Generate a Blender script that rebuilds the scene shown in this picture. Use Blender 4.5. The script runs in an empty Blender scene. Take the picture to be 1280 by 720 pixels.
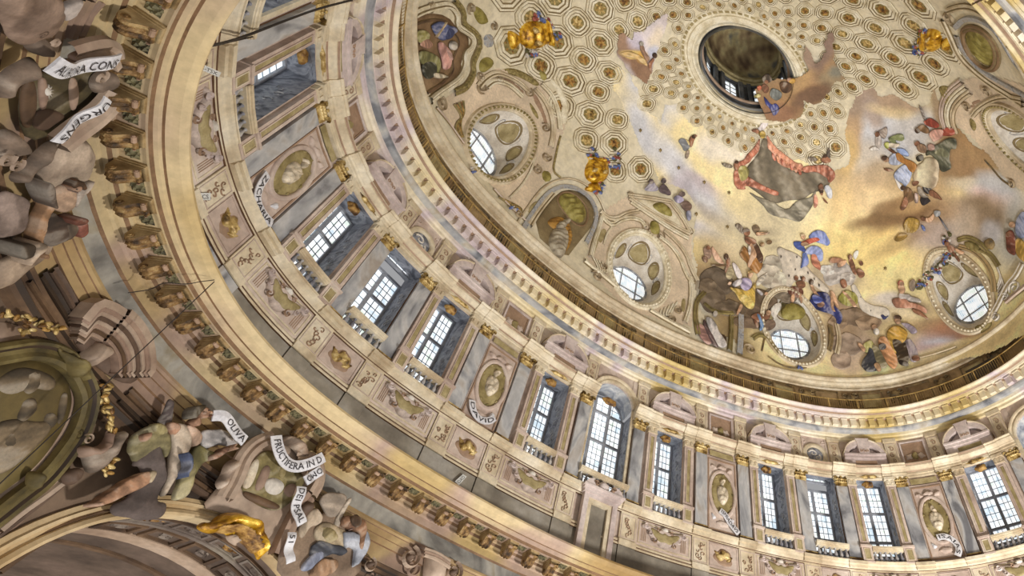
import bpy, math, random
import numpy as np
from mathutils import Matrix, Vector
from mathutils.geometry import delaunay_2d_cdt
rnd = random.Random(7)
C = bpy.context.scene.collection
sc = bpy.context.scene
# ------------------------------------------------------------------ camera, world, lights, exposure
FPX = 735.46; PP = (859.52, 306.34)
CAM = np.array([11.244, 9.597, 0.0])
RM = np.array([[-0.794097, 0.507917, 0.333812], [0.607123, 0.63714, 0.474819], [0.028484, 0.579718, -0.814319]])
cd = bpy.data.cameras.new('camera'); co = bpy.data.objects.new('camera', cd); C.objects.link(co)
co.matrix_world = Matrix([list(RM[0]) + [CAM[0]], list(RM[1]) + [CAM[1]], list(RM[2]) + [CAM[2]], [0, 0, 0, 1]])
cd.sensor_width = 36; cd.lens = FPX / 1280 * 36; cd.clip_start = .1; cd.clip_end = 400
cd.shift_x = (640 - PP[0]) / 1280; cd.shift_y = (PP[1] - 360) / 1280
sc.camera = co
w = bpy.data.worlds.new('sky'); sc.world = w; w.use_nodes = True
bg = w.node_tree.nodes['Background']; bg.inputs[0].default_value = (.98, .98, 1.0, 1); bg.inputs[1].default_value = .36
sc.view_settings.view_transform = 'Standard'; sc.view_settings.look = 'None'
sc.view_settings.exposure = 0.0; sc.view_settings.gamma = 1; sc.view_settings.use_curve_mapping = False
sc.cycles.max_bounces = 5; sc.cycles.diffuse_bounces = 3; sc.cycles.glossy_bounces = 2; sc.cycles.transmission_bounces = 2; sc.cycles.transparent_max_bounces = 4
sc.cycles.caustics_reflective = False; sc.cycles.caustics_refractive = False
# strong floodlight on the church floor for the far side of the drum; added fill sun imitates floor bounce onto the vault
pl_ = bpy.data.lights.new('floor_flood', 'POINT'); po = bpy.data.objects.new('floor_flood', pl_); C.objects.link(po)
po.location = (-10.5, 5.5, -1.2); pl_.energy = 21000; pl_.shadow_soft_size = 1.2; pl_.color = (1, .96, .9)
sd = bpy.data.lights.new('floor_bounce_fill', 'SUN'); so = bpy.data.objects.new('floor_bounce_fill', sd); C.objects.link(so)
sd.energy = 2.1; sd.angle = math.radians(60); sd.color = (1, .97, .93); so.rotation_euler = Vector((-.12, -.2, .97)).to_track_quat('-Z', 'Y').to_euler()
# ------------------------------------------------------------------ plan curve of the oval hall
A0, B0 = 18.66, 12.38
EM = (-0.01545474, 0.00384697, -0.00573348)
def modu(t): return EM[0] * np.cos(4 * t) + EM[1] * np.cos(8 * t) + EM[2] * np.cos(6 * t)
_t = np.radians(np.linspace(-360, 90, 9001)); _k = 1 + modu(_t)
_x = A0 * np.cos(_t) * _k; _y = B0 * np.sin(_t) * _k
_s = np.concatenate([[0], np.cumsum(np.hypot(np.diff(_x), np.diff(_y)))]); _s -= np.interp(math.radians(-90), _t, _s)
_nx = -np.gradient(_y, _s); _ny = np.gradient(_x, _s); _l = np.hypot(_nx, _ny); _nx /= _l; _ny /= _l
PER = np.interp(math.radians(90), _t, _s) - np.interp(math.radians(-270), _t, _s)
def W(s, d, z):
    """wall coordinates: s along the oval, d inward, z up"""
    s = np.asarray(s, float); d = np.asarray(d, float); z = np.asarray(z, float)
    s, d, z = np.broadcast_arrays(s, d, z)
    n1 = np.interp(s, _s, _nx); n2 = np.interp(s, _s, _ny)
    return np.stack([np.interp(s, _s, _x) + d * n1, np.interp(s, _s, _y) + d * n2, z], -1)
def th_s(s): return np.degrees(np.interp(s, _s, _t))
def s_th(th): return np.interp(np.radians(th), _t, _s)
DZ0, DH, DA, DB = 27.6, 15.0, 18.25, 11.97
def DM(th, ph, off):
    """dome coordinates: th, ph in degrees, off inward"""
    th, ph, off = np.broadcast_arrays(np.asarray(th, float), np.asarray(ph, float), np.asarray(off, float))
    t = np.radians(th); p = np.radians(ph); k = 1 + modu(t) * np.clip(1 - np.sin(p), 0, 1)
    c = np.cos(p) * k
    return np.stack([(DA - off) * c * np.cos(t), (DB - off) * c * np.sin(t), DZ0 + (DH - off) * np.sin(p)], -1)
def rays(px):
    px = np.atleast_2d(np.asarray(px, float))
    d = np.stack([(px[:, 0] - PP[0]) / FPX, -(px[:, 1] - PP[1]) / FPX, -np.ones(len(px))], 1) @ RM.T
    return d / np.linalg.norm(d, axis=1)[:, None]
_q = np.where((_t > math.radians(-305)) & (_t < math.radians(55)))[0][::12]; _jr = np.where((_t > math.radians(-306)) & (_t < math.radians(56)))[0]
def wp(px, d=0.):
    """points seen in the photograph -> (s, z) on the surface d inside the wall"""
    out = []
    ts = np.linspace(2, 45, 260); X = _x[_q]; Y = _y[_q]; NX = _nx[_q]; NY = _ny[_q]; S = _s[_q]
    for r in rays(px):
        P = CAM + ts[:, None] * r
        k = ((X[None] - P[:, 0:1]) ** 2 + (Y[None] - P[:, 1:2]) ** 2).argmin(1)
        dd = (P[:, 0] - X[k]) * NX[k] + (P[:, 1] - Y[k]) * NY[k]
        ok = np.where((dd[:-1] > d) & (dd[1:] <= d))[0]; i = ok[-1]
        f = (dd[i] - d) / (dd[i] - dd[i + 1]); Q = P[i] + (P[i + 1] - P[i]) * f
        j = _jr[((_x[_jr] - Q[0]) ** 2 + (_y[_jr] - Q[1]) ** 2).argmin()]
        s = _s[j] + ((Q[0] - _x[j]) * _ny[j] - (Q[1] - _y[j]) * _nx[j])
        out.append((s, Q[2]))
    return np.array(out)
def dp(px, off=0.):
    """points seen in the photograph -> (th, ph) on the dome"""
    ts = np.linspace(8, 75, 1400); out = []
    for r in rays(px):
        P = CAM + ts[:, None] * r
        s = (P[:, 2] - DZ0) / (DH - off); t = np.arctan2(P[:, 1] / (DB - off), P[:, 0] / (DA - off))
        rr = np.hypot(P[:, 0] / (DA - off), P[:, 1] / (DB - off)) / (1 + modu(t) * np.clip(1 - np.clip(s, 0, 1), 0, 1))
        v = rr ** 2 + np.clip(s, 0, 9) ** 2 - 1
        ok = np.where((v[:-1] < 0) & (v[1:] >= 0))[0]; i = ok[-1]
        f = v[i] / (v[i] - v[i + 1]); Q = P[i] + (P[i + 1] - P[i]) * f
        th = math.degrees(math.atan2(Q[1] / (DB - off), Q[0] / (DA - off)))
        if th > 60: th -= 360
        out.append((th, math.degrees(math.asin(max(-1, min(1, (Q[2] - DZ0) / (DH - off)))))))
    return np.array(out)
class Wall:
    """surface d metres inside the wall line, chart (s, z)"""
    def __init__(s, d=0.): s.d = d
    def p(s, a, b, off=0.): return W(a, s.d + np.asarray(off, float), b)
    def px(s, pts): return wp(pts, s.d)
    def sc(s, a, b): return 1., 1.
class Dome:
    def __init__(s, d=0.): s.d = d
    def p(s, a, b, off=0.): return DM(a, b, s.d + np.asarray(off, float))
    def px(s, pts): return dp(pts, s.d)
    def sc(s, a, b):
        P = DM(np.array([a, a + .5, a]), np.array([b, b, b + .5]), s.d)
        return np.linalg.norm(P[1] - P[0]) / .5, np.linalg.norm(P[2] - P[0]) / .5
WALL = Wall(0.); DOME = Dome(0.)
# ------------------------------------------------------------------ materials
MATS = {}
def lin(c): return tuple(((v / 255) / 12.92 if v / 255 <= .04045 else ((v / 255 + .055) / 1.055) ** 2.4) for v in c)
def material(name, cols, scale=1., rough=.7, metal=0., bump=.15, bscale=None, sharp=0., detail=4., dist=0., vcol=False, emit=0., stretch=None, wave=False):
    """cols: 1..5 sRGB colours spread over a noise"""
    m = bpy.data.materials.new(name); m.use_nodes = True; nt = m.node_tree; N = nt.nodes; L = nt.links
    b = N['Principled BSDF']; b.inputs['Roughness'].default_value = rough; b.inputs['Metallic'].default_value = metal
    g = N.new('ShaderNodeNewGeometry'); mp = N.new('ShaderNodeMapping'); L.new(g.outputs['Position'], mp.inputs['Vector'])
    if stretch: mp.inputs['Scale'].default_value = stretch
    n = N.new('ShaderNodeTexNoise'); n.inputs['Scale'].default_value = scale; n.inputs['Detail'].default_value = detail; n.inputs['Distortion'].default_value = dist
    L.new(mp.outputs[0], n.inputs['Vector'])
    r = N.new('ShaderNodeValToRGB'); L.new(n.outputs['Fac'], r.inputs['Fac'])
    cols = [lin(c) for c in cols]; e = r.color_ramp.elements
    if len(cols) == 1: cols = [tuple(v * .88 for v in cols[0]), tuple(min(1, v * 1.1) for v in cols[0])]
    k = len(cols); lo, hi = .34, .66
    for i, c in enumerate(cols):
        pos = lo + (hi - lo) * i / (k - 1)
        el = e[i] if i < 2 else e.new(pos)
        el.position = pos; el.color = (*c, 1)
    if sharp:
        r.color_ramp.interpolation = 'CONSTANT' if sharp > 1 else 'EASE'
    src = r.outputs['Color']
    if not emit:
        n3 = N.new('ShaderNodeTexNoise'); n3.inputs['Scale'].default_value = max(3., scale * 6); n3.inputs['Detail'].default_value = 6; n3.inputs['Roughness'].default_value = .65; L.new(mp.outputs[0], n3.inputs['Vector'])
        mr = N.new('ShaderNodeMapRange'); mr.inputs[1].default_value = .3; mr.inputs[2].default_value = .7; mr.inputs[3].default_value = .8; mr.inputs[4].default_value = 1.14; L.new(n3.outputs['Fac'], mr.inputs[0])
        m3 = N.new('ShaderNodeMix'); m3.data_type = 'RGBA'; m3.blend_type = 'MULTIPLY'; m3.inputs[0].default_value = 1; L.new(src, m3.inputs[6]); L.new(mr.outputs[0], m3.inputs[7]); src = m3.outputs[2]
    if vcol:
        a = N.new('ShaderNodeAttribute'); a.attribute_name = 'Col'
        mx = N.new('ShaderNodeMix'); mx.data_type = 'RGBA'; mx.blend_type = 'MULTIPLY'; mx.inputs[0].default_value = 1
        L.new(a.outputs['Color'], mx.inputs[6]); L.new(src, mx.inputs[7]); src = mx.outputs[2]
    L.new(src, b.inputs['Base Color'])
    if emit:
        L.new(src, b.inputs['Emission Color']); b.inputs['Emission Strength'].default_value = emit
    if bump:
        n2 = N.new('ShaderNodeTexNoise'); n2.inputs['Scale'].default_value = bscale or scale * 6; n2.inputs['Detail'].default_value = 3; L.new(g.outputs['Position'], n2.inputs['Vector'])
        bp = N.new('ShaderNodeBump'); bp.inputs['Strength'].default_value = bump; bp.inputs['Distance'].default_value = .05
        L.new(n2.outputs['Fac'], bp.inputs['Height']); L.new(bp.outputs[0], b.inputs['Normal'])
    MATS[name] = m; return m
# ------------------------------------------------------------------ mesh helpers
ORG = {}
def link(o, parent=None, kind=None, label=None, cat=None, group=None):
    C.objects.link(o)
    if parent is not None: o.parent = parent
    if kind: o['kind'] = kind
    if label: o['label'] = label
    if cat: o['category'] = cat
    if group: o['group'] = group
    return o
def empty(name, pos, label=None, cat=None, group=None, kind=None, parent=None):
    o = bpy.data.objects.new(name, None); o.empty_display_size = .2
    pos = Vector([float(v) for v in pos])
    base = ORG.get(parent.name, Vector((0, 0, 0))) if parent is not None else Vector((0, 0, 0))
    link(o, parent, kind, label, cat, group); o.location = pos - base; ORG[o.name] = pos
    return o
def cloudf(rgb, sd=0, dim=1., puff=6):
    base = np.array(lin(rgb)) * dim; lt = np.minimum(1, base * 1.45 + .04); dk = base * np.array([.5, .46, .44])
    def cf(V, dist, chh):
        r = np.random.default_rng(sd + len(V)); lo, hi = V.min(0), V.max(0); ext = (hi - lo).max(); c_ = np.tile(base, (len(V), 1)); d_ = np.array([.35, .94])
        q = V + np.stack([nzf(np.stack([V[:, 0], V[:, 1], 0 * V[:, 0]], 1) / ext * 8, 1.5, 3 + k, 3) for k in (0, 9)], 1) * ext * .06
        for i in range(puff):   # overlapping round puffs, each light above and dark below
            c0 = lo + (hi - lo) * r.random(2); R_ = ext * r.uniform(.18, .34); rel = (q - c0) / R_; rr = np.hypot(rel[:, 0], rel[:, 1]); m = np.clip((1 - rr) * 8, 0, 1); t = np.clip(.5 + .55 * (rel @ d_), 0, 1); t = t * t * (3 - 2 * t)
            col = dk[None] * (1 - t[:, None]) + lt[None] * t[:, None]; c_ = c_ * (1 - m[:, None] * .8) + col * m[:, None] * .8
        n = nzf(np.stack([V[:, 0], V[:, 1], 0 * V[:, 0]], 1), 14 / ext, 5 + sd, 4); return np.clip(c_ * (1 + .16 * n[:, None]), 0, 1)
    return cf
def mesh(name, V, F, mats, parent=None, smooth=False, mi=None, col=None, loc=None, **kw):
    V = np.asarray(V, float).reshape(-1, 3)
    base = ORG.get(parent.name, Vector((0, 0, 0))) if parent is not None else None
    if base is None:
        b = V.mean(0) if loc is None else np.asarray(loc, float); b = np.round(b, 3)
    else: b = V.mean(0)
    me = bpy.data.meshes.new(name); me.from_pydata((V - b).tolist(), [], [tuple(int(i) for i in f) for f in F])
    for m in (mats if isinstance(mats, (list, tuple)) else [mats]): me.materials.append(MATS[m] if isinstance(m, str) else m)
    if mi is not None: me.polygons.foreach_set('material_index', np.asarray(mi, np.int32))
    if smooth: me.polygons.foreach_set('use_smooth', np.ones(len(me.polygons), bool))
    if col is not None:
        ca = me.color_attributes.new('Col', 'FLOAT_COLOR', 'POINT'); c4 = np.ones((len(V), 4)); c4[:, :3] = col; ca.data.foreach_set('color', c4.ravel())
    o = bpy.data.objects.new(name, me)
    link(o, parent, **kw)
    o.location = Vector(b.tolist() if hasattr(b, 'tolist') else b) - (base if base is not None else Vector((0, 0, 0)))
    ORG[o.name] = Vector([float(v) for v in b])
    return o
class MB:
    """collects pieces for ONE mesh"""
    def __init__(s): s.V = []; s.F = []; s.M = []; s.n = 0
    def add(s, V, F, mi=0):
        V = np.asarray(V, float).reshape(-1, 3); s.V.append(V); s.F += [tuple(i + s.n for i in f) for f in F]; s.M += [mi] * len(F) if np.isscalar(mi) else list(mi); s.n += len(V)
        return s
    def box(s, s0, s1, d0, d1, z0, z1, surf=WALL, mi=0, step=1.2):
        """box in chart coordinates of a surface, bent along it"""
        n = max(1, int(math.ceil(abs(s1 - s0) / step))); a = np.linspace(s0, s1, n + 1)
        V = np.concatenate([surf.p(a, z0, d0), surf.p(a, z0, d1), surf.p(a, z1, d1), surf.p(a, z1, d0)]); m = n + 1; F = []
        for i in range(n):
            for j in range(4):
                k = (j + 1) % 4; F.append((j * m + i, k * m + i, k * m + i + 1, j * m + i + 1))
        F += [(0, 3 * m, 2 * m, m), (n, m + n, 2 * m + n, 3 * m + n)]
        return s.add(V, F, mi)
    def frame(s, s0, s1, z0, z1, wd, d0, d1, mi=0, surf=WALL, wv=None):
        wv = wv or wd
        s.box(s0, s1, d0, d1, z0, z0 + wv, surf, mi); s.box(s0, s1, d0, d1, z1 - wv, z1, surf, mi)
        s.box(s0, s0 + wd, d0, d1, z0 + wv, z1 - wv, surf, mi); s.box(s1 - wd, s1, d0, d1, z0 + wv, z1 - wv, surf, mi); return s
    def out(s, name, mats, parent=None, **kw):
        return mesh(name, np.concatenate(s.V), s.F, mats, parent, mi=s.M if isinstance(mats, (list, tuple)) else None, **kw)
def grid_faces(n, m, closed=False):
    """n rows of m points"""
    F = []
    for i in range(n - 1):
        for j in range(m - 1 if not closed else m):
            k = (j + 1) % m; F.append((i * m + j, i * m + k, (i + 1) * m + k, (i + 1) * m + j))
    return F
def sweep(name, prof, s0, s1, mats, ds=.6, parent=None, mi=None, cap=False, **kw):
    """prof [(d,z)...] swept along the wall"""
    prof = np.array(prof, float); n = max(2, int(abs(s1 - s0) / ds) + 1); a = np.linspace(s0, s1, n)
    V = W(a[:, None], prof[None, :, 0], prof[None, :, 1]); m = len(prof); F = grid_faces(n, m)
    fm = None
    if mi is not None: fm = [mi[j] for i in range(n - 1) for j in range(m - 1)]
    if cap: F += [tuple(range(m)), tuple((n - 1) * m + m - 1 - j for j in range(m))]; fm = fm and fm + [fm[0]] * 2
    return mesh(name, V.reshape(-1, 3), F, mats, parent, mi=fm, **kw)
def smooth_poly(P, it=2, closed=True):
    P = np.asarray(P, float)
    for _ in range(it):
        if closed:
            Q = np.roll(P, -1, 0); P = np.stack([.75 * P + .25 * Q, .25 * P + .75 * Q], 1).reshape(-1, P.shape[1])
        else:
            a, b = P[:-1], P[1:]; M = np.stack([.75 * a + .25 * b, .25 * a + .75 * b], 1).reshape(-1, P.shape[1]); P = np.concatenate([P[:1], M, P[-1:]])
    return P
def inside(P, poly):
    x, y = P[:, 0:1], P[:, 1:2]; x0, y0 = poly[:, 0], poly[:, 1]; x1, y1 = np.roll(x0, -1), np.roll(y0, -1)
    dy = np.where(y1 == y0, 1e-12, y1 - y0)
    return ((((y0 > y) != (y1 > y)) & (x < (x1 - x0) * (y - y0) / dy + x0)).sum(1) % 2) == 1
def segdist(P, poly, closed=True):
    a = poly if closed else poly[:-1]; b = np.roll(poly, -1, 0) if closed else poly[1:]
    ab = b - a; l = (ab ** 2).sum(1) + 1e-12
    t = np.clip(((P[:, None] - a[None]) * ab[None]).sum(2) / l, 0, 1)
    return np.linalg.norm(P[:, None] - (a[None] + t[..., None] * ab[None]), axis=2).min(1)
def cdt(poly, h, cap=1500):
    """poly in metres -> verts, tris, with inner points about h apart"""
    lo, hi = poly.min(0), poly.max(0); h = max(h, math.sqrt(max(1e-9, (hi - lo).prod()) / cap))
    gx = np.arange(lo[0], hi[0], h); gy = np.arange(lo[1], hi[1], h * .87); G = np.array([(x + (h / 2 if j % 2 else 0), y) for j, y in enumerate(gy) for x in gx]).reshape(-1, 2)
    if len(G):
        G = G[inside(G, poly)]
        if len(G): G = G[segdist(G, poly) > h * .45]
    n = len(poly); pts = [Vector(p) for p in poly.tolist()] + [Vector(p) for p in G.tolist()]
    v, e, f, *_ = delaunay_2d_cdt(pts, [(i, (i + 1) % n) for i in range(n)], [list(range(n))], 1, 1e-5)
    return np.array([tuple(p) for p in v]), [tuple(t) for t in f]
def relief(name, surf, poly, hgt, mats, parent=None, width=None, step=None, base=0., smooth=True, it=2, colf=None, rough=0., folds=None, skirt=.03, cap=1500, **kw):
    """raised ornament or painted patch: outline in chart coordinates of a surface, cushioned to hgt; colf(P metres, dist) -> colour"""
    poly = smooth_poly(poly, it) if it else np.asarray(poly, float)
    c = poly.mean(0); sx, sy = surf.sc(*c); S = np.array([sx, sy]); Q = (poly - c) * S
    ext = Q.max(0) - Q.min(0); step = step or max(.05, min(ext) / 7); width = width or min(ext) * .4
    # drop nearly coincident points
    keep = [0]
    for i in range(1, len(Q)):
        if np.linalg.norm(Q[i] - Q[keep[-1]]) > step * .12: keep.append(i)
    Q = Q[keep]
    V, F = cdt(Q, step, cap)
    if len(F) == 0: return None
    dist = segdist(V, Q); u = np.clip(dist / width, 0, 1); h = hgt * np.sqrt(np.clip(1 - (1 - u) ** 2, 0, 1))
    if folds:
        ang, fr, am = folds; q = V[:, 0] * math.cos(ang) + V[:, 1] * math.sin(ang); q2 = -V[:, 0] * math.sin(ang) + V[:, 1] * math.cos(ang)
        h = h + np.where(dist > 1e-4, am * np.sin(q * fr + 1.3 * np.sin(q2 * fr * .35)) * np.clip(dist / (width * .5), 0, 1), 0)
    if rough: h = h + np.where(dist > 1e-4, rough * (rng.random(len(V)) - .5), 0)
    ch = V / S + c; P = surf.p(ch[:, 0], ch[:, 1], base + h)
    if isinstance(mats, tuple): colf = paintf(mats, sd=len(name), **(kw.pop('pk', {}))); mats = 'paint'
    # outer skirt goes back into the wall so the piece has a body
    edge = np.where(dist < 1e-4)[0]
    from collections import Counter
    ec = Counter(); orient = {}
    for f in F:
        for i in range(3):
            a, b = f[i], f[(i + 1) % 3]; ec[(min(a, b), max(a, b))] += 1; orient[(min(a, b), max(a, b))] = (a, b)
    be = [orient[k] for k, v in ec.items() if v == 1]; bv = sorted({i for e in be for i in e}); m = {v: len(P) + i for i, v in enumerate(bv)}
    Pb = surf.p(ch[bv, 0], ch[bv, 1], base - skirt); F = list(F) + [(b, a, m[a], m[b]) for a, b in be]
    P = np.concatenate([P, Pb])
    col = None
    if colf is not None:
        cc = colf(V, dist, ch); col = np.concatenate([cc, cc[bv]])
    return mesh(name, P, F, mats, parent, smooth=smooth, col=col, **kw)
rng = np.random.default_rng(3)
def nzf(P, f, seed, oc=4):
    r = np.random.default_rng(seed); o = np.zeros(len(P)); w_ = 1.; tot = 0
    for k in range(oc):
        for _ in range(3): v = r.normal(size=3); v /= np.linalg.norm(v); o += w_ * np.sin(P @ v * f + r.random() * 6.3 + o * .5); tot += w_
        f *= 1.9; w_ *= .62
    return o / tot * 1.6
def paintf(rgb, sh=.42, fr=12., an=.7, sd=0, wall=True, dim=1.):
    base = np.array(lin(rgb)) * dim
    def cf(V, dist, chh):
        u = V[:, 0] * math.cos(an) + V[:, 1] * math.sin(an); v = -V[:, 0] * math.sin(an) + V[:, 1] * math.cos(an)
        Z = 0 * u; q_ = fr / 9. * (3.2 if wall else 1.8)
        na_ = np.clip(nzf(np.stack([u * 3.2 * q_, v * .8 * q_, Z], 1), 1.5, 50 + sd, 4) * 2.6, -1, 1); nb_ = np.clip(nzf(np.stack([u, v, Z], 1), 2.4, 90 + sd, 3) * 2, -1, 1)
        k = 1 + sh * (.95 * na_ + .5 * nb_); k *= np.where(dist < .015, .75 if fr > 4 else 1., 1.); g_ = base.mean() * np.array([1.08, .98, .86]); c_ = (base[None] * .86 + g_[None] * .14) * np.clip(k, .3, 1.6)[:, None]
        hl = np.clip(na_ - .35, 0, 1)[:, None] * sh * 1.1; return np.clip(c_ * (1 - hl) + np.array([.75, .7, .6])[None] * hl * min(1., dim if np.isscalar(dim) else .6), 0, 1)
    return cf
def ell(cx, cy, rx, ry, n=24, rot=0., wav=()):
    t = np.linspace(0, 2 * math.pi, n, endpoint=False); r = np.ones(n)
    for k, a, ph in wav: r = r + a * np.cos(k * t + ph)
    x = rx * r * np.cos(t); y = ry * r * np.sin(t); c, s_ = math.cos(rot), math.sin(rot)
    return np.stack([cx + x * c - y * s_, cy + x * s_ + y * c], 1)
def moulding(name, surf, path, prof, mats, parent=None, closed=True, mi=None, smooth=False, **kw):
    """prof [(side, height)] swept along a chart path; side to the left of travel, in metres"""
    path = np.asarray(path, float); c = path.mean(0); S = np.array(surf.sc(*c)); M = path * S
    t = (np.roll(M, -1, 0) - np.roll(M, 1, 0)) if closed else np.gradient(M, axis=0)
    t /= np.linalg.norm(t, axis=1)[:, None] + 1e-9; nrm = np.stack([-t[:, 1], t[:, 0]], 1)
    prof = np.array(prof, float); Q = (M[:, None] + nrm[:, None] * prof[None, :, 0:1]) / S
    P = surf.p(Q[..., 0], Q[..., 1], prof[None, :, 1]); n, m = len(path), len(prof)
    F = grid_faces(n, m)
    if closed: F += [((n - 1) * m + j, (n - 1) * m + j + 1, j + 1, j) for j in range(m - 1)]
    fm = None
    if mi is not None: fm = [mi[f[0] % m] for f in F]
    return mesh(name, P.reshape(-1, 3), F, mats, parent, mi=fm, smooth=smooth, **kw)
def frame_at(s, d, z):
    P = W(s, d, z); n = np.array([np.interp(s, _s, _nx), np.interp(s, _s, _ny)]); n /= np.linalg.norm(n)
    return Matrix(((n[1], n[0], 0, P[0]), (-n[0], n[1], 0, P[1]), (0, 0, 1, P[2]), (0, 0, 0, 1)))
def shared(name, V, F, mats, mi=None, smooth=False):
    me = bpy.data.meshes.new(name); me.from_pydata([tuple(map(float, v)) for v in V], [], [tuple(f) for f in F])
    for m in (mats if isinstance(mats, (list, tuple)) else [mats]): me.materials.append(MATS[m])
    if mi is not None: me.polygons.foreach_set('material_index', np.asarray(mi, np.int32))
    if smooth: me.polygons.foreach_set('use_smooth', np.ones(len(me.polygons), bool))
    return me
def put(me, name, M, parent=None, scale=1., **kw):
    """one more object on shared mesh data"""
    o = bpy.data.objects.new(name, me); link(o, parent, **kw)
    b = ORG.get(parent.name, Vector((0, 0, 0))) if parent is not None else Vector((0, 0, 0))
    M = M.copy(); 
    M.translation = M.translation - b; o.matrix_local = M @ Matrix.Scale(scale, 4) if scale != 1. else M
    ORG[o.name] = M.translation + b
    return o
def cube(x0, x1, y0, y1, z0, z1):
    return [(x0, y0, z0), (x1, y0, z0), (x1, y1, z0), (x0, y1, z0), (x0, y0, z1), (x1, y0, z1), (x1, y1, z1), (x0, y1, z1)], [(0, 3, 2, 1), (4, 5, 6, 7), (0, 1, 5, 4), (1, 2, 6, 5), (2, 3, 7, 6), (3, 0, 4, 7)]
def lathe(prof, n=10):
    V = []; 
    for r, z in prof:
        for i in range(n): a = 2 * math.pi * i / n; V.append((r * math.cos(a), r * math.sin(a), z))
    F = grid_faces(len(prof), n, True); F.append(tuple(range(n - 1, -1, -1))); F.append(tuple((len(prof) - 1) * n + i for i in range(n)))
    return V, F

# ------------------------------------------------------------------ the colours of the place
CREAM = (226, 205, 168); PINK = (212, 184, 162)
material('cream', [(188, 168, 138), (214, 198, 168), (228, 216, 192)], .8, bump=.1)
material('cream_band', [(206, 182, 120), (230, 214, 176), (238, 226, 202), (208, 192, 194), (232, 218, 190)], .22, bump=.12, sharp=1, detail=1, stretch=(1, 1, .6))
material('cornice_gold', [(154, 124, 76), (190, 164, 114), (204, 182, 140), (174, 148, 130), (184, 158, 106)], .2, bump=.12, sharp=1, detail=1.5)
material('stucco_pink', [(180, 158, 144), (202, 182, 168), (216, 200, 186)], .7, bump=.1)
material('pediment_pink', [(184, 166, 160), (206, 190, 184), (220, 206, 200)], .9, bump=.1)
material('panel_ochre', [(140, 124, 82), (162, 146, 102), (180, 164, 122)], 2.2, bump=.1)
material('marble_grey', [(116, 116, 120), (162, 162, 164), (188, 186, 184), (170, 160, 150)], .55, rough=.45, bump=.03, dist=2.5, detail=8, stretch=(1, 1, .45))
material('marble_band', [(110, 112, 118), (160, 160, 162), (190, 186, 178), (176, 162, 140)], .5, rough=.5, bump=.05, dist=1.5, detail=7)
material('plinth_grey', [(116, 108, 96), (146, 138, 124), (166, 160, 150)], .6, bump=.06, detail=6)
material('reveal_blue', [(92, 94, 104), (134, 136, 146), (164, 166, 174), (116, 118, 128)], 1.1, rough=.6, bump=.12, dist=3., detail=7)
material('reveal_light', [(120, 124, 134), (168, 170, 176), (204, 202, 198)], 1., bump=.1, dist=2.)
material('window_frame', [(142, 144, 152), (170, 172, 178)], 1.5, bump=.02)
material('lead', [(168, 178, 188)], 2, bump=0)
material('pane', [(206, 224, 236), (240, 246, 250), (255, 255, 255), (226, 238, 228)], 2.2, rough=.3, bump=0, emit=.95, detail=2)
material('baluster_stone', [(112, 112, 122), (160, 158, 162), (196, 190, 182)], 2, bump=.1)
material('gold', [(88, 64, 28), (160, 130, 72), (208, 180, 118), (228, 204, 146)], 3.4, rough=.42, metal=.25, bump=.35, bscale=16, detail=6)
material('gold_bright', [(120, 78, 10), (206, 152, 26), (246, 206, 84)], 3., rough=.35, metal=.3, bump=.3, bscale=14)
material('gold_brown', [(70, 44, 16), (124, 86, 38), (170, 128, 64), (196, 156, 88)], 4, rough=.5, metal=.1, bump=.5, bscale=18, detail=6)
material('coffer_dark', [(38, 34, 24), (84, 78, 56), (140, 130, 92)], 7, bump=.5, bscale=20)
material('bracket_side', [(128, 102, 64), (160, 134, 92), (182, 158, 116)], 2.5, bump=.2)
material('shade_brown', [(112, 84, 58), (138, 106, 76)], 2, bump=0)  # dark tone that paints shade between moulding steps and above the pediments
material('line_brown', [(96, 66, 42)], 2, bump=0)  # brown for painted shade lines at pilaster edges and dado mouldings
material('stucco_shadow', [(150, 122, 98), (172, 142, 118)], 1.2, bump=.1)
material('stucco_white', [(200, 190, 176), (220, 212, 200), (232, 226, 216)], 1.5, bump=.2)
material('cameo', [(196, 178, 152), (222, 206, 180), (236, 224, 200)], 2.5, bump=.3, bscale=8)
material('ochre_ground', [(124, 108, 66), (150, 134, 88), (170, 154, 108)], 1.6, bump=.15)
material('dome_cream', [(212, 200, 170), (222, 211, 184), (230, 220, 196)], .5, bump=.08)
material('dome_frame', [(206, 192, 160), (226, 215, 188), (238, 230, 208)], 2., bump=.06)
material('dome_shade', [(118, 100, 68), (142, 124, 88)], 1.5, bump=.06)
material('rosette_gold', [(104, 92, 50), (142, 126, 76), (168, 152, 100)], 6, bump=.5, bscale=20)
material('gallery_shadow', [(112, 88, 60), (146, 120, 84), (172, 146, 106)], .8, bump=.1)  # brown with the shade behind the railing put into the colour
material('gallery_ornament', [(84, 74, 60), (120, 100, 66), (152, 128, 84)], 2.2, bump=.4, bscale=12)
material('rail_metal', [(150, 118, 62), (206, 174, 110)], 3, rough=.4, metal=.2, bump=0)
material('brown_mould', [(66, 46, 30), (96, 72, 50), (122, 94, 68)], 1., bump=.1, stretch=(1, 1, 1))
material('stucco_lower', [(150, 124, 102), (176, 150, 126), (192, 168, 146)], .8, bump=.1)
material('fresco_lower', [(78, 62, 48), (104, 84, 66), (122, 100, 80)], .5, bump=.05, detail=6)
material('architrave', [(132, 106, 66), (162, 134, 92), (178, 152, 108), (148, 122, 104)], .35, bump=.1, sharp=1, detail=1.5)
material('frieze_marble', [(104, 100, 94), (140, 136, 128), (168, 162, 150), (150, 136, 108)], .42, rough=.5, bump=.05, dist=2., detail=8)
material('olive_frame', [(92, 80, 42), (128, 114, 66), (156, 140, 90)], 1.4, bump=.15)
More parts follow.
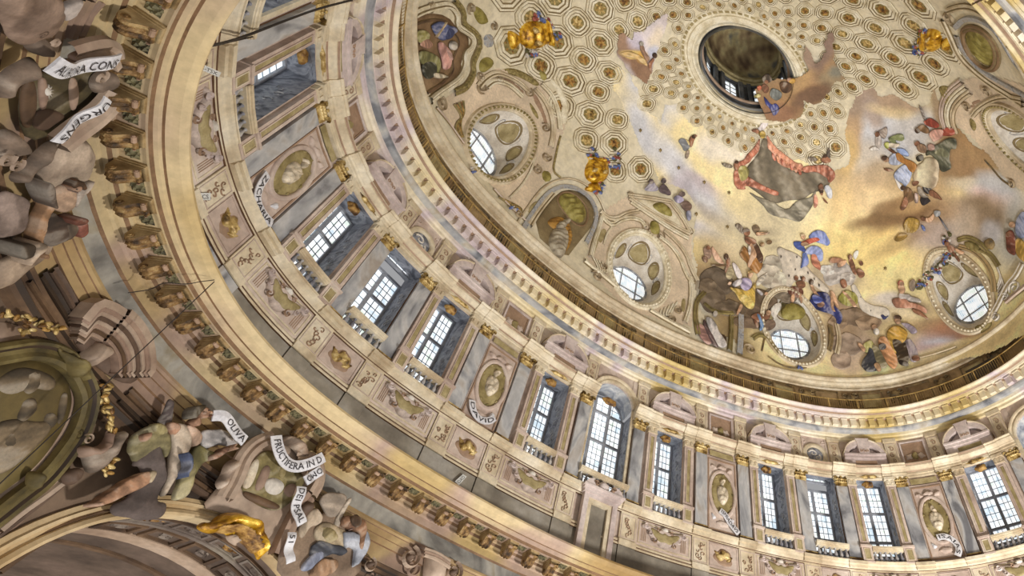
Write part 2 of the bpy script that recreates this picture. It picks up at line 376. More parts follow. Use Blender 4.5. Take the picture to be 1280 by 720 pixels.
material('paint', [(226, 226, 226), (255, 255, 255)], 3., rough=.8, bump=.12, bscale=9, vcol=True, detail=6)
material('paint_soft', [(240, 240, 240), (255, 255, 255)], 1.2, rough=.8, bump=.04, vcol=True)
material('banner', [(206, 204, 208), (226, 224, 226)], 2, bump=.05)
material('ink', [(38, 32, 34)], 2, bump=0)
material('cable', [(46, 36, 28)], 2, bump=0)
material('iron', [(70, 62, 54)], 2, bump=0)
material('sign_white', [(214, 214, 210)], 2, bump=0)
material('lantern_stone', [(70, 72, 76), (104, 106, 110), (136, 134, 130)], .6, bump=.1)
material('dark_mould', [(40, 26, 14), (62, 44, 26)], 1, bump=0)
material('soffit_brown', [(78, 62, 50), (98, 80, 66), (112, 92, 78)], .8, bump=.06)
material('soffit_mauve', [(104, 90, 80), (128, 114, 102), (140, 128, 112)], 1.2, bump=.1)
material('arch_cream', [(168, 138, 96), (196, 168, 124), (208, 184, 144)], .6, bump=.08)
material('slab_pink', [(132, 106, 90), (156, 130, 112), (170, 146, 126)], .8, bump=.08)
material('slab_light', [(150, 126, 108), (174, 152, 132), (188, 166, 146)], .8, bump=.08)
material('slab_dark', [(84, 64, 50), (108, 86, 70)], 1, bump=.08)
material('olive_ground', [(62, 50, 22), (92, 76, 38), (110, 94, 52)], .8, bump=.05)
material('cameo_brown', [(112, 90, 62), (146, 122, 90), (166, 144, 110)], 1.5, bump=.15)
material('olive_brown', [(66, 56, 28), (98, 84, 44), (124, 110, 66)], 1.4, bump=.15)
material('coffer_light', [(84, 78, 56), (128, 120, 86)], 7, bump=.4, bscale=20)
material('lead_dark', [(110, 118, 128)], 2, bump=0)
material('bracket_leaf', [(54, 36, 14), (98, 70, 34), (142, 108, 62), (176, 146, 96)], 5, rough=.6, bump=.6, bscale=26, detail=6)

# ------------------------------------------------------------------ where the bays stand (s along the wall)
E = 24.64
def mir(l): return sorted(set([round(v, 2) for v in l] + [round(-v, 2) for v in l]))
PIERS = [v for v in mir([1.62, 5.29, 7.73, 11.17, 13.54, 16.9, 19.3, 22.95, 26.33, 29.98]) if -27 < v < 29]
BAYS = {24.64: ('A', 'arched end window'), 21.1: ('W', 'window beyond ZACHARIA medallion'), 18.1: ('M', 'ZACHARIA medallion'), 15.22: ('N', 'window between ZACHARIA medallion and first lunette'),
        12.35: ('T', 'first lunette window'), 9.45: ('N', 'window between first lunette and DAVID medallion'), 6.5: ('M', 'DAVID medallion'),
        3.44: ('N', 'window between DAVID medallion and arched window'), 0.: ('A', 'arched window over the door'), -3.44: ('N', 'window between arched window and writer medallion'),
        -6.5: ('M', 'writer medallion'), -9.45: ('N', 'window between writer medallion and second lunette'), -12.35: ('T', 'second lunette window'),
        -15.22: ('N', 'window between second lunette and ISAIAS medallion'), -18.1: ('M', 'ISAIAS medallion'), -21.1: ('W', 'wide window beyond ISAIAS medallion'), -24.64: ('A', 'arch at the frame edge'), 28.18: ('W', 'window by the black cable')}
HW = {'A': 1.3, 'W': .78, 'N': .78, 'T': .87}
ZO = {'A': 19.95, 'W': 19.4, 'N': 19.4, 'T': 19.4}
# ------------------------------------------------------------------ drum wall shell with its openings
def wall_cells(name, s0, s1, z0, z1, holes, d, mat, parent=None, **kw):
    cs = sorted({s0, s1, *[h[0] for h in holes if s0 < h[0] < s1], *[h[1] for h in holes if s0 < h[1] < s1]})
    cz = sorted({z0, z1, *[h[2] for h in holes if z0 < h[2] < z1], *[h[3] for h in holes if z0 < h[3] < z1]})
    V, F = [], []
    for i in range(len(cs) - 1):
        for j in range(len(cz) - 1):
            a, b, e, f = cs[i], cs[i + 1], cz[j], cz[j + 1]; ms, mz = (a + b) / 2, (e + f) / 2
            if any(h[0] < ms < h[1] and h[2] < mz < h[3] for h in holes): continue
            n = max(1, int((b - a) / .5)); x = np.linspace(a, b, n + 1); P = np.concatenate([W(x, d, e), W(x, d, f)]); k = sum(len(v) for v in V); V.append(P)
            F += [(k + q, k + q + 1, k + n + 2 + q, k + n + 1 + q) for q in range(n)]
    return mesh(name, np.concatenate(V), F, mat, parent, **kw)
holes = [(c - HW[k], c + HW[k], 14.75, ZO[k] if k != 'A' else 21.5) for c, (k, _) in BAYS.items() if k in HW]
wall_cells('wall_drum', -30.2, 31, 11.2, 22.3, holes, 0., 'stucco_pink', kind='structure', label='pink stuccoed wall of the oval drum between the two cornices')
def prism(name, poly, d0, d1, mat, parent=None, surf=WALL, step=.5, **kw):
    """flat-faced slab with the given outline, bent along the surface"""
    poly = np.asarray(poly, float); S = np.array(surf.sc(*poly.mean(0))); Q = poly * S
    pts = []
    for i in range(len(Q)):
        a, b = Q[i], Q[(i + 1) % len(Q)]; n = max(1, int(np.linalg.norm(b - a) / step))
        pts += [a + (b - a) * j / n for j in range(n)]
    Q = np.array(pts); V, F = cdt(Q, step); V = V / S; n = len(V); m = len(Q)
    P = np.concatenate([surf.p(V[:, 0], V[:, 1], d1), surf.p((Q / S)[:, 0], (Q / S)[:, 1], d1), surf.p((Q / S)[:, 0], (Q / S)[:, 1], d0)])
    F = list(F) + [(n + i, n + m + i, n + m + (i + 1) % m, n + (i + 1) % m) for i in range(m)]
    return mesh(name, P, F, mat, parent, **kw)
def arc(cx, cz, r, a0, a1, n=14, ry=None):
    t = np.radians(np.linspace(a0, a1, n)); return np.stack([cx + r * np.cos(t), cz + (ry or r) * np.sin(t)], 1)
for c, (k, nm) in BAYS.items():
    if k == 'A' and c - 1.3 > -31:
        pts = np.concatenate([[(c - 1.3, 21.5), (c - 1.3, 19.95)], arc(c, 19.95, 1.12, 180, 0, 18)[:], [(c + 1.3, 19.95), (c + 1.3, 21.5)]])
        sp = prism('wall_arch_spandrel', pts, -.1, 0., 'stucco_pink', kind='structure', label='pink spandrels round the head of the ' + nm)
        for q in (-1, 1):
            b = MB(); b.box(c + q * 1.12, c + q * 1.3, -.1, 0, 14.75, 19.95); b.out('jamb', 'cream', sp)
        moulding('archivolt', WALL, arc(c, 19.95, 1.12, 0, 180, 22), [(0, -.05), (0, .12), (-.08, .14), (-.12, .1), (-.2, .1), (-.24, .16), (-.32, .18), (-.34, 0)], 'cream', sp, closed=False)
# ------------------------------------------------------------------ windows
BAL = shared('baluster', *lathe([(.07, 0), (.07, .05), (.04, .07), (.045, .1), (.085, .2), (.09, .26), (.06, .36), (.035, .46), (.035, .5), (.06, .53), (.06, .58)], 8), 'baluster_stone', smooth=True)
wn = 0
def bar(b, s0, s1, z0, z1, d, t=.05, dd=.06, mi=0): b.box(s0, s1, d - dd / 2, d + dd / 2, z0, z1, WALL, mi, 3)
for c, (k, nm) in sorted(BAYS.items(), key=lambda q: -q[0]):
    if k not in HW: continue
    wn += 1; hw = HW[k]; zt = ZO[k]; gd = -1.25
    t = empty('window_%d' % wn, W(c, gd, 15.6), kind='structure', label='leaded window with blue-grey reveals, the ' + nm)
    ow = hw + .02; gz0, gz1 = 15.75, zt + (.35 if k != 'A' else .0)
    # reveals (painted blue-grey marble)
    for q in (-1, 1):
        b = MB(); g0 = c + q * ow; g1 = c + q * (hw - .02)
        P = np.array([W(g0, .0, 14.75), W(g0, .0, zt), W(g1, gd, gz1), W(g1, gd, 14.75)]); b.add(P, [(0, 1, 2, 3)])
        P2 = np.array([W(g0 + q * .1, .0, 14.75), W(g0 + q * .1, .0, zt), W(g1 + q * .1, gd, gz1), W(g1 + q * .1, gd, 14.75)]); b.add(P2, [(3, 2, 1, 0)])
        rv = b.out('reveal', 'reveal_blue', t)
        # painted scroll relief on the reveal
        for zz in (16.6, 17.9) if k != 'A' else (16.6, 18.2):
            bb = MB()
            for u in range(3):
                a = np.linspace(0, 5.2, 14); rr = .2 * np.exp(-a * .28); pz = zz + (u - 1) * .42; x0 = -.55 + .12 * (u % 2)
                pd = x0 + rr * np.cos(a + u); qz = pz + rr * np.sin(a + u)
                s_in = g0 + (g1 - g0) * (-pd / 1.25) - q * .02
                w_ = .035; V = np.concatenate([np.array([W(si, di, zi - w_) for si, di, zi in zip(s_in, pd, qz)]), np.array([W(si - q * .03, di, zi) for si, di, zi in zip(s_in, pd, qz)]), np.array([W(si, di, zi + w_) for si, di, zi in zip(s_in, pd, qz)])])
                n = 14; bb.add(V, [(i, i + 1, n + i + 1, n + i) for i in range(n - 1)] + [(n + i, n + i + 1, 2 * n + i + 1, 2 * n + i) for i in range(n - 1)])
            bb.out('painted_scroll', 'reveal_light', t)
    b = MB(); b.add(np.array([W(c - ow, 0, 14.75), W(c + ow, 0, 14.75), W(c + ow, gd - .1, 14.75), W(c - ow, gd - .1, 14.75)]), [(0, 1, 2, 3)])
    b.add(np.array([W(c - ow, gd, 14.75), W(c + ow, gd, 14.75), W(c + ow, gd, gz0 - .1), W(c - ow, gd, gz0 - .1)]), [(0, 1, 2, 3)]); b.out('sill', 'reveal_blue', t)
    if k == 'A':
        rows = []
        for d_, r_ in ((0., 1.12), (-.5, 1.14), (gd, 1.16)):
            a = arc(c, 19.95, r_, 0, 180, 20); rows.append(W(a[:, 0], d_, a[:, 1]))
        mesh('vaulted_head', np.concatenate(rows), grid_faces(3, 20), 'reveal_light', t, smooth=True)
        relief('gilded_shell', WALL, ell(c, 20.3, .42, .22, 16, 0, [(5, .12, 0)]), .1, 'gold_brown', t, base=-.5, skirt=.05)
        cols = 3
    else:
        n = 8; x = np.linspace(-1, 1, n); mid = .18 * np.sqrt(np.clip(1 - x * x, 0, 1))
        rows = [W(c + x * ow, 0., zt + 0 * x), W(c + x * ow, -.45, zt + .1 + mid), W(c + x * (hw - .02), gd, gz1 + mid * .3)]
        mesh('coved_head', np.concatenate(rows), grid_faces(3, n), 'reveal_blue', t, smooth=True)
        if k != 'T': relief('gilded_shell', Wall(-.42), ell(c, zt + .05, .3, .2, 18, 0, [(5, .14, 0)]), .14, 'gold_brown', t, skirt=.08)
        cols = 2
    # frame, panes, leads
    x0, x1 = c - hw + .04, c + hw - .04; f = MB(); l = MB(); top = gz1 if k != 'A' else 19.95
    rows_z = [gz0, gz0 + .78, gz0 + .78 + (top - gz0 - .78) / 2, top] if k != 'T' else [gz0, gz0 + .7, gz0 + 2.15, 19.25]
    xs = np.linspace(x0, x1, cols + 1)
    for i in range(cols + 1): bar(f, xs[i] - .07, xs[i] + .07, gz0, rows_z[-1] + (.05 if k != 'A' or i in (0, cols) else .95), gd, dd=.16)
    for z in rows_z: bar(f, x0, x1, z - .06, z + .06, gd, dd=.14)
    for i in range(cols):
        for j in range(3):
            a, b_, z0, z1 = xs[i] + .07, xs[i + 1] - .07, rows_z[j] + .06, rows_z[j + 1] - .06
            p = MB(); p.add(np.array([W(a, gd - .02, z0), W(b_, gd - .02, z0), W(b_, gd - .02, z1), W(a, gd - .02, z1), W(a, gd - .05, z0), W(b_, gd - .05, z0), W(b_, gd - .05, z1), W(a, gd - .05, z1)]), [(0, 1, 2, 3), (7, 6, 5, 4), (0, 4, 5, 1), (1, 5, 6, 2), (2, 6, 7, 3), (3, 7, 4, 0)])
            p.out('pane', 'pane', t)
            nr = max(2, round((z1 - z0) / .34)); nc = 3 if k != 'A' else 3
            for q in range(1, nr): bar(l, a, b_, z0 + (z1 - z0) * q / nr - .012, z0 + (z1 - z0) * q / nr + .012, gd, dd=.03)
            for q in range(1, nc): bar(l, a + (b_ - a) * q / nc - .012, a + (b_ - a) * q / nc + .012, z0, z1, gd, dd=.03)
    if k in 'AT':
        r = hw - .08; zc = 19.98 if k == 'A' else 19.5; ry = 1.0 if k == 'A' else .42
        a = arc(c, zc, r, 0, 180, 18, ry); dz = gd if k == 'A' else -.8
        P = np.concatenate([W(a[:, 0], dz - .02, a[:, 1]), [W(c, dz - .02, zc)], W(a[:, 0], dz - .06, a[:, 1])])
        mesh('arched_pane' if k == 'A' else 'lunette_pane', P, [(18, i, i + 1) for i in range(17)] + [(i, 19 + i, 20 + i, i + 1) for i in range(17)], 'pane', t)
        moulding('arched_frame', Wall(dz), np.concatenate([a, [(c - r, zc)], [(c + r, zc)]])[:18], [(.0, -.06), (0., .08), (.09, .08), (.09, -.06)], 'window_frame', t, closed=False)
        for q in (1, 2, 3, 4, 5):
            an = math.radians(180 * q / 6); bar(l, c + r * math.cos(an) * .99 - .012, c + r * math.cos(an) * .99 + .012, zc, zc + ry * math.sin(an) * .98, dz, dd=.03)
        bar(l, c - r, c + r, zc + ry * .45, zc + ry * .45 + .025, dz, dd=.03); bar(f, c - r, c + r, zc - .05, zc + .05, dz, dd=.14)
    f.out('window_frame', 'window_frame', t); l.out('leading', 'lead', t, kind='stuff')
    # balustrade
    bt = empty('balustrade', W(c, .1, 14.75), label='small stone balustrade before the ' + nm, cat='balustrade', group='balustrades under the drum windows')
    b = MB(); b.box(c - hw, c + hw, .0, .34, 15.36, 15.43); b.box(c - hw, c + hw, -.03, .38, 15.43, 15.53); b.box(c - hw, c + hw, .02, .3, 15.32, 15.36); b.out('rail', 'cream', bt)
    b = MB(); b.box(c - hw, c + hw, .0, .36, 14.74, 14.79); b.out('plinth', 'cream', bt)
    nb = 6 if k != 'A' else 9
    for i in range(nb): put(BAL, 'baluster', frame_at(c - hw + 2 * hw * (i + .5) / nb, .17, 14.77), bt)
# ------------------------------------------------------------------ marble pilasters with gilded capitals
def capital_mesh(wd, dp_, h):
    V, F, M = [], [], []
    def add(v, f, m):
        k = len(V); V.extend(v); F.extend([tuple(i + k for i in q) for q in f]); M.extend([m] * len(f))
    # bell
    P = [(wd * .92, dp_ * .9, 0), (wd * .95, dp_ * .95, h * .5), (wd * 1.2, dp_ * 1.3, h * .86)]
    rows = [[(-a, 0, z), (-a, b, z), (a, b, z), (a, 0, z)] for a, b, z in P]; add([p for r in rows for p in r], grid_faces(3, 4), 0)
    add(*cube(-wd * 1.32, wd * 1.32, -.02, dp_ * 1.55, h * .88, h), 1)
    def leaf(x, y, z, s, nx):
        n = 5; vv = []
        for i in range(n):
            u = i / (n - 1); ww = s * .36 * math.sin(math.pi * (.18 + .72 * u)) ; out = y + s * .42 * u ** 2.2; zz = z + s * math.sin(u * 1.9) * .95
            vv += [(x - ww, out, zz), (x, out + s * .09, zz + .01), (x + ww, out, zz)]
        if nx: vv = [((nx * (wd * .9 + (p[1] - y))), p[0] + dp_ * .5, p[2]) for p in vv]
        add(vv, grid_faces(n, 3), 0)
    for r_, (z, s, off) in enumerate(((0., h * .42, 0), (h * .3, h * .42, .5))):
        for i in range(5 - r_): leaf(-wd + 2 * wd * (i + .5 * (1 + r_)) / 5, dp_ * .95, z, s, 0)
        leaf(0, dp_, z, s, 1); leaf(0, dp_, z, s, -1)
    for sx in (-1, 1):
        a = np.linspace(0, 8.5, 16); rr = h * .23 * np.exp(-a * .17)
        cx, cz = sx * wd * .95, h * .68; x = cx + sx * rr * np.cos(a); z = cz + rr * np.sin(a)
        vv = [(x[i], dp_ * 1.1, z[i]) for i in range(16)] + [(x[i], dp_ * 1.6 + .06, z[i]) for i in range(16)]; add(vv, [(i, i + 1, 17 + i, 16 + i) for i in range(15)], 0)
    b = lathe([(0.001, 0), (h * .12, .02), (h * .1, .05), (.001, .07)], 8); add([(v[0], dp_ * 1.45 + v[2], h * .86 + v[1]) for v in b[0]], b[1], 0)
    return V, F, M
cv, cf, cm = capital_mesh(.3, .16, .6)
CAP = shared('capital', cv, cf, ['gold', 'cream'], cm)
def nbay(s): return [BAYS[b][1] for b in sorted(BAYS, key=lambda q: abs(q - s))[:2]]
SH = {'arched window over the little door': 'arched window over the door'}
def short(c): 
    t_ = {24.64: 'arched end window', 21.1: 'first tall window', 18.1: 'ZACHARIA medallion', 15.22: 'next window', 12.35: 'first lunette window', 9.45: 'next window', 6.5: 'DAVID medallion', 3.44: 'next window', 0.: 'big arched window',
          -3.44: 'next window', -6.5: 'writer medallion', -9.45: 'next window', -12.35: 'second lunette window', -15.22: 'next window', -18.1: 'ISAIAS medallion', -21.1: 'widest window', -24.64: 'edge arch', 28.18: 'cable window'}
    return t_[c]
BK = sorted(BAYS)
def between(s):
    a = max([b for b in BK if b < s], default=BK[0]); b = min([b for b in BK if b > s], default=BK[-1])
    if abs(b) < abs(a): a, b = b, a
    if a == b: return 'at the far side of the edge arch'
    # name the landmark first
    la, lb = short(a), short(b)
    if la == 'next window' and lb == 'next window': return 'flanking windows'
    if la == 'next window': la, lb = lb, la
    if lb == 'next window':
        nb_ = [q for q in BK]; i = nb_.index(b if short(b) == 'next window' else a); o1 = nb_[i - 1] if nb_[i - 1] not in (a, b) else nb_[i + 1]
        return 'by the %s, towards the %s' % (la, short(o1))
    return 'between the %s and the %s' % (la, lb)
for s in PIERS:
    t = empty('marble_pilaster', W(s, 0, 14.72), label='grey marble pilaster ' + between(s), cat='pilaster', group='grey marble pilasters with gilded capitals round the drum')
    b = MB(); b.box(s - .31, s + .31, 0, .16, 14.98, 18.86); b.out('shaft', 'marble_grey', t)
    b = MB(); b.box(s - .355, s - .31, 0, .02, 14.98, 18.86); b.box(s + .31, s + .355, 0, .02, 14.98, 18.86); b.out('painted_shadow_line', 'line_brown', t)  # thin dark strips paint the shadow lines either side of the shaft
    b = MB(); b.box(s - .4, s + .4, 0, .26, 14.72, 14.8); b.box(s - .37, s + .37, 0, .23, 14.83, 14.9, mi=1); b.box(s - .35, s + .35, 0, .2, 14.93, 14.98); b.box(s - .35, s + .35, 0, .18, 14.8, 14.93, mi=1); b.out('base', ['gold', 'line_brown'], t)
    put(CAP, 'capital', frame_at(s, 0, 18.86), t, label='gilded composite capital')
# ------------------------------------------------------------------ pink pilasters either side of the windows
for c, (k, nm) in BAYS.items():
    if k not in 'NW': continue
    for q in (-1, 1):
        s = c + q * (.78 + .3)
        t = empty('window_pilaster', W(s, 0, 14.72), label='pink pilaster on the %s edge of the %s' % ('upper-left' if q > 0 else 'lower-right', nm), cat='pilaster', group='pink pilasters flanking the windows')
        b = MB(); b.box(s - .27, s + .27, 0, .3, 14.72, 15.5); b.box(s - .31, s + .31, 0, .35, 15.5, 15.6); b.box(s - .3, s + .3, 0, .34, 14.72, 14.8)
        b.out('pedestal', 'stucco_pink', t)
        b = MB(); b.box(s - .12, s + .12, .3, .315, 14.92, 15.38); b.out('pedestal_panel', 'panel_ochre', t)
        b = MB(); b.frame(s - .17, s + .17, 14.87, 15.43, .035, .3, .33); b.out('pedestal_frame', 'cream', t)
        b = MB(); b.box(s - .24, s + .24, 0, .2, 15.6, 18.95); b.box(s - .28, s + .28, 0, .24, 15.6, 15.7); b.out('shaft', 'stucco_pink', t)
        b = MB(); b.box(s - .08, s + .08, .2, .212, 15.85, 18.75); b.out('inset_panel', 'panel_ochre', t)
        b = MB(); b.frame(s - .13, s + .13, 15.8, 18.8, .035, .2, .235); b.out('panel_frame', 'stucco_pink', t)
        b = MB(); b.box(s - .27, s + .27, 0, .24, 18.95, 19.02); b.box(s - .25, s + .25, 0, .22, 19.02, 19.28); b.box(s - .31, s + .31, 0, .3, 19.28, 19.45)
        for u in (-.13, .13): b.box(s + u - .06, s + u + .06, .22, .27, 19.06, 19.24)
        b.out('capital', 'cream', t)
# ------------------------------------------------------------------ entablature of the drum order
ENT = [(0, 19.43), (.16, 19.43), (.16, 19.55), (.2, 19.56), (.2, 19.68), (.25, 19.72), (.27, 19.76), (.38, 19.84), (.44, 19.9), (.44, 19.97), (.5, 20.02), (.5, 20.06), (0, 20.12)]
tn = 0
def trim(label, **kw):
    global tn; tn += 1
    return dict(kind='structure', label=label, **kw)
arcs = sorted([c for c, (k, _) in BAYS.items() if k == 'A'])
cuts = [-30.2] + [v for c in arcs for v in (c - 1.28, c + 1.28)] + [30.9]
segs = [(cuts[i], cuts[i + 1]) for i in range(0, len(cuts), 2) if cuts[i + 1] - cuts[i] > .5]
for i, (a, b_) in enumerate(segs):
    o = sweep('trim_%d' % (i + 1), ENT, a, b_, ['cream', 'stucco_shadow'], mi=[0, 0, 0, 0, 1, 0, 0, 0, 0, 1, 0, 0], cap=True, **trim('cream moulded entablature over the pilasters, stretch %s' % ['past the ISAIAS arch', 'from the arched window to the ISAIAS arch', 'from the end arch to the arched window', 'above the cable'][min(i, 3)]))
    for s in PIERS + [c + q * 1.08 for c, (k, _) in BAYS.items() if k in 'NW' for q in (-1, 1)]:
        if a < s < b_:
            w_ = .43 if s in PIERS else .34; b = MB(); e_ = .13 if s in PIERS else .09
            n = len(ENT); P = np.array([[*W(s - w_, d + e_ if d > 0 else 0, z)] for d, z in ENT] + [[*W(s + w_, d + e_ if d > 0 else 0, z)] for d, z in ENT])
            F = [(j, j + 1, n + j + 1, n + j) for j in range(n - 1)] + [tuple(range(n))[::-1], tuple(range(n, 2 * n))]
            mesh('projecting_block', P, F, 'cream', o)
# gilded ornament on the architrave soffit above the windows
for c, (k, nm) in BAYS.items():
    if k in 'NW':
        for q in (-.28, 0, .28): pass
        relief('gilded_ornament', Wall(.17), ell(c, 19.53, .5, .11, 20, 0, [(6, .18, 0), (2, .1, 1)]), .09, 'gold', None, label='small gilded leaf ornament over the ' + nm, cat='ornament', group='gilded ornaments over the windows')
# ------------------------------------------------------------------ dado
DADOB = [(0, 12.9), (.14, 12.9), (.14, 12.97), (.1, 13.02), (.12, 13.05), (.12, 13.13), (.06, 13.2), (.04, 13.2)]
DADOC = [(.04, 14.36), (.1, 14.38), (.1, 14.44), (.13, 14.46), (.2, 14.54), (.22, 14.6), (.3, 14.66), (.32, 14.74), (0, 14.76)]
o = sweep('trim_5', DADOB, -30.2, 31, ['cream', 'line_brown'], mi=[1, 0, 0, 1, 0, 0, 1], **trim('cream base moulding of the dado just above the grey stone band'))
for s in PIERS: b = MB(); b.box(s - .43, s + .43, .1, .19, 12.9, 13.16); b.out('projecting_block', 'cream', o)
o = sweep('trim_6', DADOC, -30.2, 31, ['cream', 'line_brown'], mi=[1, 0, 1, 0, 0, 0, 0, 0], **trim('cream dado cornice that carries the balustrades and pilaster bases'))
for s in PIERS:
    b = MB(); b.box(s - .46, s + .46, .1, .28, 14.46, 14.6); b.box(s - .48, s + .48, .1, .38, 14.6, 14.755); b.out('projecting_block', 'cream', o)
# scroll ornament, an S of relief strips
def scroll(b, cx, cz, sx, sy, turns=1.3, w_=.03, h=.04, surf=WALL, ph=0., mi=0):
    a = np.linspace(0, turns * 2 * math.pi, 18); r = np.linspace(1, .22, 18)
    x = cx + sx * r * np.cos(a + ph); z = cz + sy * r * np.sin(a + ph); t = np.stack([np.gradient(x), np.gradient(z)], 1); t /= np.linalg.norm(t, axis=1)[:, None] + 1e-9; n_ = np.stack([-t[:, 1], t[:, 0]], 1) * w_ * np.linspace(1, .6, 18)[:, None]
    V = np.concatenate([surf.p(x - n_[:, 0], z - n_[:, 1], 0.), surf.p(x, z, h), surf.p(x + n_[:, 0], z + n_[:, 1], 0.)])
    b.add(V, [(i, i + 1, 19 + i, 18 + i) for i in range(17)] + [(18 + i, 19 + i, 37 + i, 36 + i) for i in range(17)], mi)
for s in PIERS:
    t = empty('scroll_tablet', W(s, .05, 13.2), label='cream scrollwork dado tablet ' + between(s), cat='panel', group='narrow scroll panels of the dado')
    b = MB(); b.box(s - .42, s + .42, 0, .1, 13.18, 14.4); b.out('slab', 'cream', t)
    b = MB(); b.frame(s - .36, s + .36, 13.26, 14.3, .03, .1, .12); b.out('frame', 'stucco_pink', t)
    b = MB(); S_ = Wall(.1)
    r9 = random.Random(int(s * 50))
    for q9 in range(7): scroll(b, s + r9.uniform(-.17, .17), 13.42 + .11 * q9, r9.uniform(.07, .15), r9.uniform(.07, .13), r9.uniform(.7, 1.2), .022, .05, S_, r9.uniform(0, 6))
    b.out('rinceau', 'stucco_shadow', t)
ROC = np.array([(-1, .72), (-.78, .98), (-.5, .8), (-.2, .7), (0, .92), (.2, .7), (.5, .8), (.78, .98), (1, .72), (.95, .4), (.72, .42), (.66, .0), (.5, -.45), (.28, -.62), (.14, -.95), (-.14, -.95), (-.28, -.62), (-.5, -.45), (-.66, 0.), (-.72, .42), (-.95, .4)])
ROI = np.array([(-.55, .5), (-.3, .4), (-.1, .2), (.0, .4), (.1, .2), (.3, .4), (.55, .5), (.42, .0), (.18, -.42), (0, -.3), (-.18, -.42), (-.42, 0)])
def bnds(c):
    ps = sorted(PIERS, key=lambda q: abs(q - c))[:2]; return min(ps) + .44, max(ps) - .44
for c, (k, nm) in BAYS.items():
    a, b_ = bnds(c)
    if b_ - a < .4 or c > 27: continue
    cz = 13.78
    if k in 'NW' or (k == 'A' and c != 0):
        t = empty('rocaille_cartouche', W(c, 0, 13.2), label='pink shell-work cartouche under the ' + nm, cat='panel', group='rocaille cartouches of the dado')
        b = MB(); b.box(a, b_, 0, .05, 13.2, 14.38); b.out('slab', 'stucco_pink', t)
        b = MB(); b.frame(a + .08, b_ - .08, 13.3, 14.28, .05, .05, .07); b.out('frame', 'cream', t)
        for q in (-1, 1):
            b = MB()
            for u in range(4): b.box(c + q * (b_ - a) * .36 + (u - 1.5) * .07, c + q * (b_ - a) * .36 + (u - 1.5) * .07 + .03, .05, .065, 13.45, 14.1)
            b.out('fluting', 'stucco_shadow', t)
        hx = (b_ - a) * .43
        relief('cartouche', Wall(.05), ROC * (hx, .47) + (c, cz + .04), .14, (206, 186, 174), t, width=.13, step=.06, it=2, cap=2500, pk=dict(sh=.14, fr=8))
        relief('ochre_field', Wall(.19), ROI * (hx * 1.2, .62) + (c, cz + .02), .02, 'panel_ochre', t, step=.12, skirt=.015)
        for q in (-1, 1):
            for x9, z9, a9, b9, t9, w9 in ((.8, .34, .13 * q, .13, 1.6, .035), (.3, .3, .12 * q, .1, 1.2, .03), (.42, -.2, .14 * q, .14, 1.1, .03), (.62, .05, .1 * q, .12, 1., .03)):
                b = MB(); scroll(b, c + q * hx * x9, cz + z9, a9, b9, t9, w9, .06, Wall(.16), x9 * 4); b.out('volute', 'stucco_shadow' if x9 < .5 else 'pediment_pink', t)
        relief('crest_shell', Wall(.17), ell(c, cz + .4, .16, .1, 20, 0, [(7, .15, 0)]), .08, 'stucco_white', t)
    elif k in 'TM':
        t = empty('mask_tablet', W(c, 0, 13.2), label='gilded mask on pink tablet under the ' + nm, cat='panel', group='gilded mask panels of the dado')
        b = MB(); b.box(a, b_, 0, .05, 13.2, 14.38); b.out('slab', 'stucco_pink', t)
        b = MB(); b.frame(a + .06, b_ - .06, 13.28, 14.3, .03, .05, .075); b.out('frame', 'stucco_pink', t)
        relief('hollow', Wall(.05), ell(c, cz - .02, .5, .4, 24, 0, [(3, .1, .6), (5, .06, 0)]), .012, 'stucco_shadow', t, step=.15)
        relief('mask', Wall(.06), ell(c, cz + .05, .32, .24, 22, 0, [(2, .2, 1), (3, .2, 2), (5, .15, 0)]), .13, 'gold', t, rough=.06, step=.05)
        for q in (-1, 1): relief('leaf', Wall(.06), ell(c + q * .3, cz - .06 + .14 * (q > 0), .2, .09, 14, q * .7, [(4, .2, 0)]), .08, 'gold', t, rough=.03, step=.05)
# little door under the arched window
t = empty('door_1', W(0, 0, 11.3), kind='structure', label='small doorway in a pink moulded surround under the big arched window')
b = MB(); b.box(-.42, .42, .1, .14, 11.2, 14.1); b.out('door_leaf', 'plinth_grey', t)
b = MB(); b.box(-.62, -.42, .1, .26, 11.2, 14.3); b.box(.42, .62, .1, .26, 11.2, 14.3); b.box(-.42, .42, .1, .26, 14.1, 14.3); b.out('architrave', 'cream', t)
b = MB(); b.box(-.86, -.62, .08, .32, 11.2, 14.45); b.box(.62, .86, .08, .32, 11.2, 14.45); b.box(-.62, .62, .08, .32, 14.3, 14.45); b.out('surround', 'pediment_pink', t)
b = MB(); b.box(-.95, .95, .1, .42, 14.45, 14.55); b.box(-1.02, 1.02, .1, .5, 14.55, 14.64); b.box(-1.08, 1.08, .1, .58, 14.64, 14.72); b.out('door_cornice', 'pediment_pink', t)
for q in (-1, 1):
    b = MB(); pts = arc(q * .95, 14.72, .75, 90 if q < 0 else 90, 90 - q * -1 * 0, 2)
    prism('broken_pediment', [(q * 1.05, 14.72), (q * .35, 14.72), (q * .42, 15.02), (q * .62, 15.08), (q * .85, 14.98)][::q], .12, .5, 'pediment_pink', t)
    b = MB(); scroll(b, q * .45, 14.9, .12 * q, .12, 1.4, .04, .08, Wall(.5)); b.out('volute', 'stucco_shadow', t)
relief('shell', Wall(.2), ell(0, 14.98, .3, .26, 24, 0, [(9, .12, 0)]), .3, 'pediment_pink', t, rough=.04)
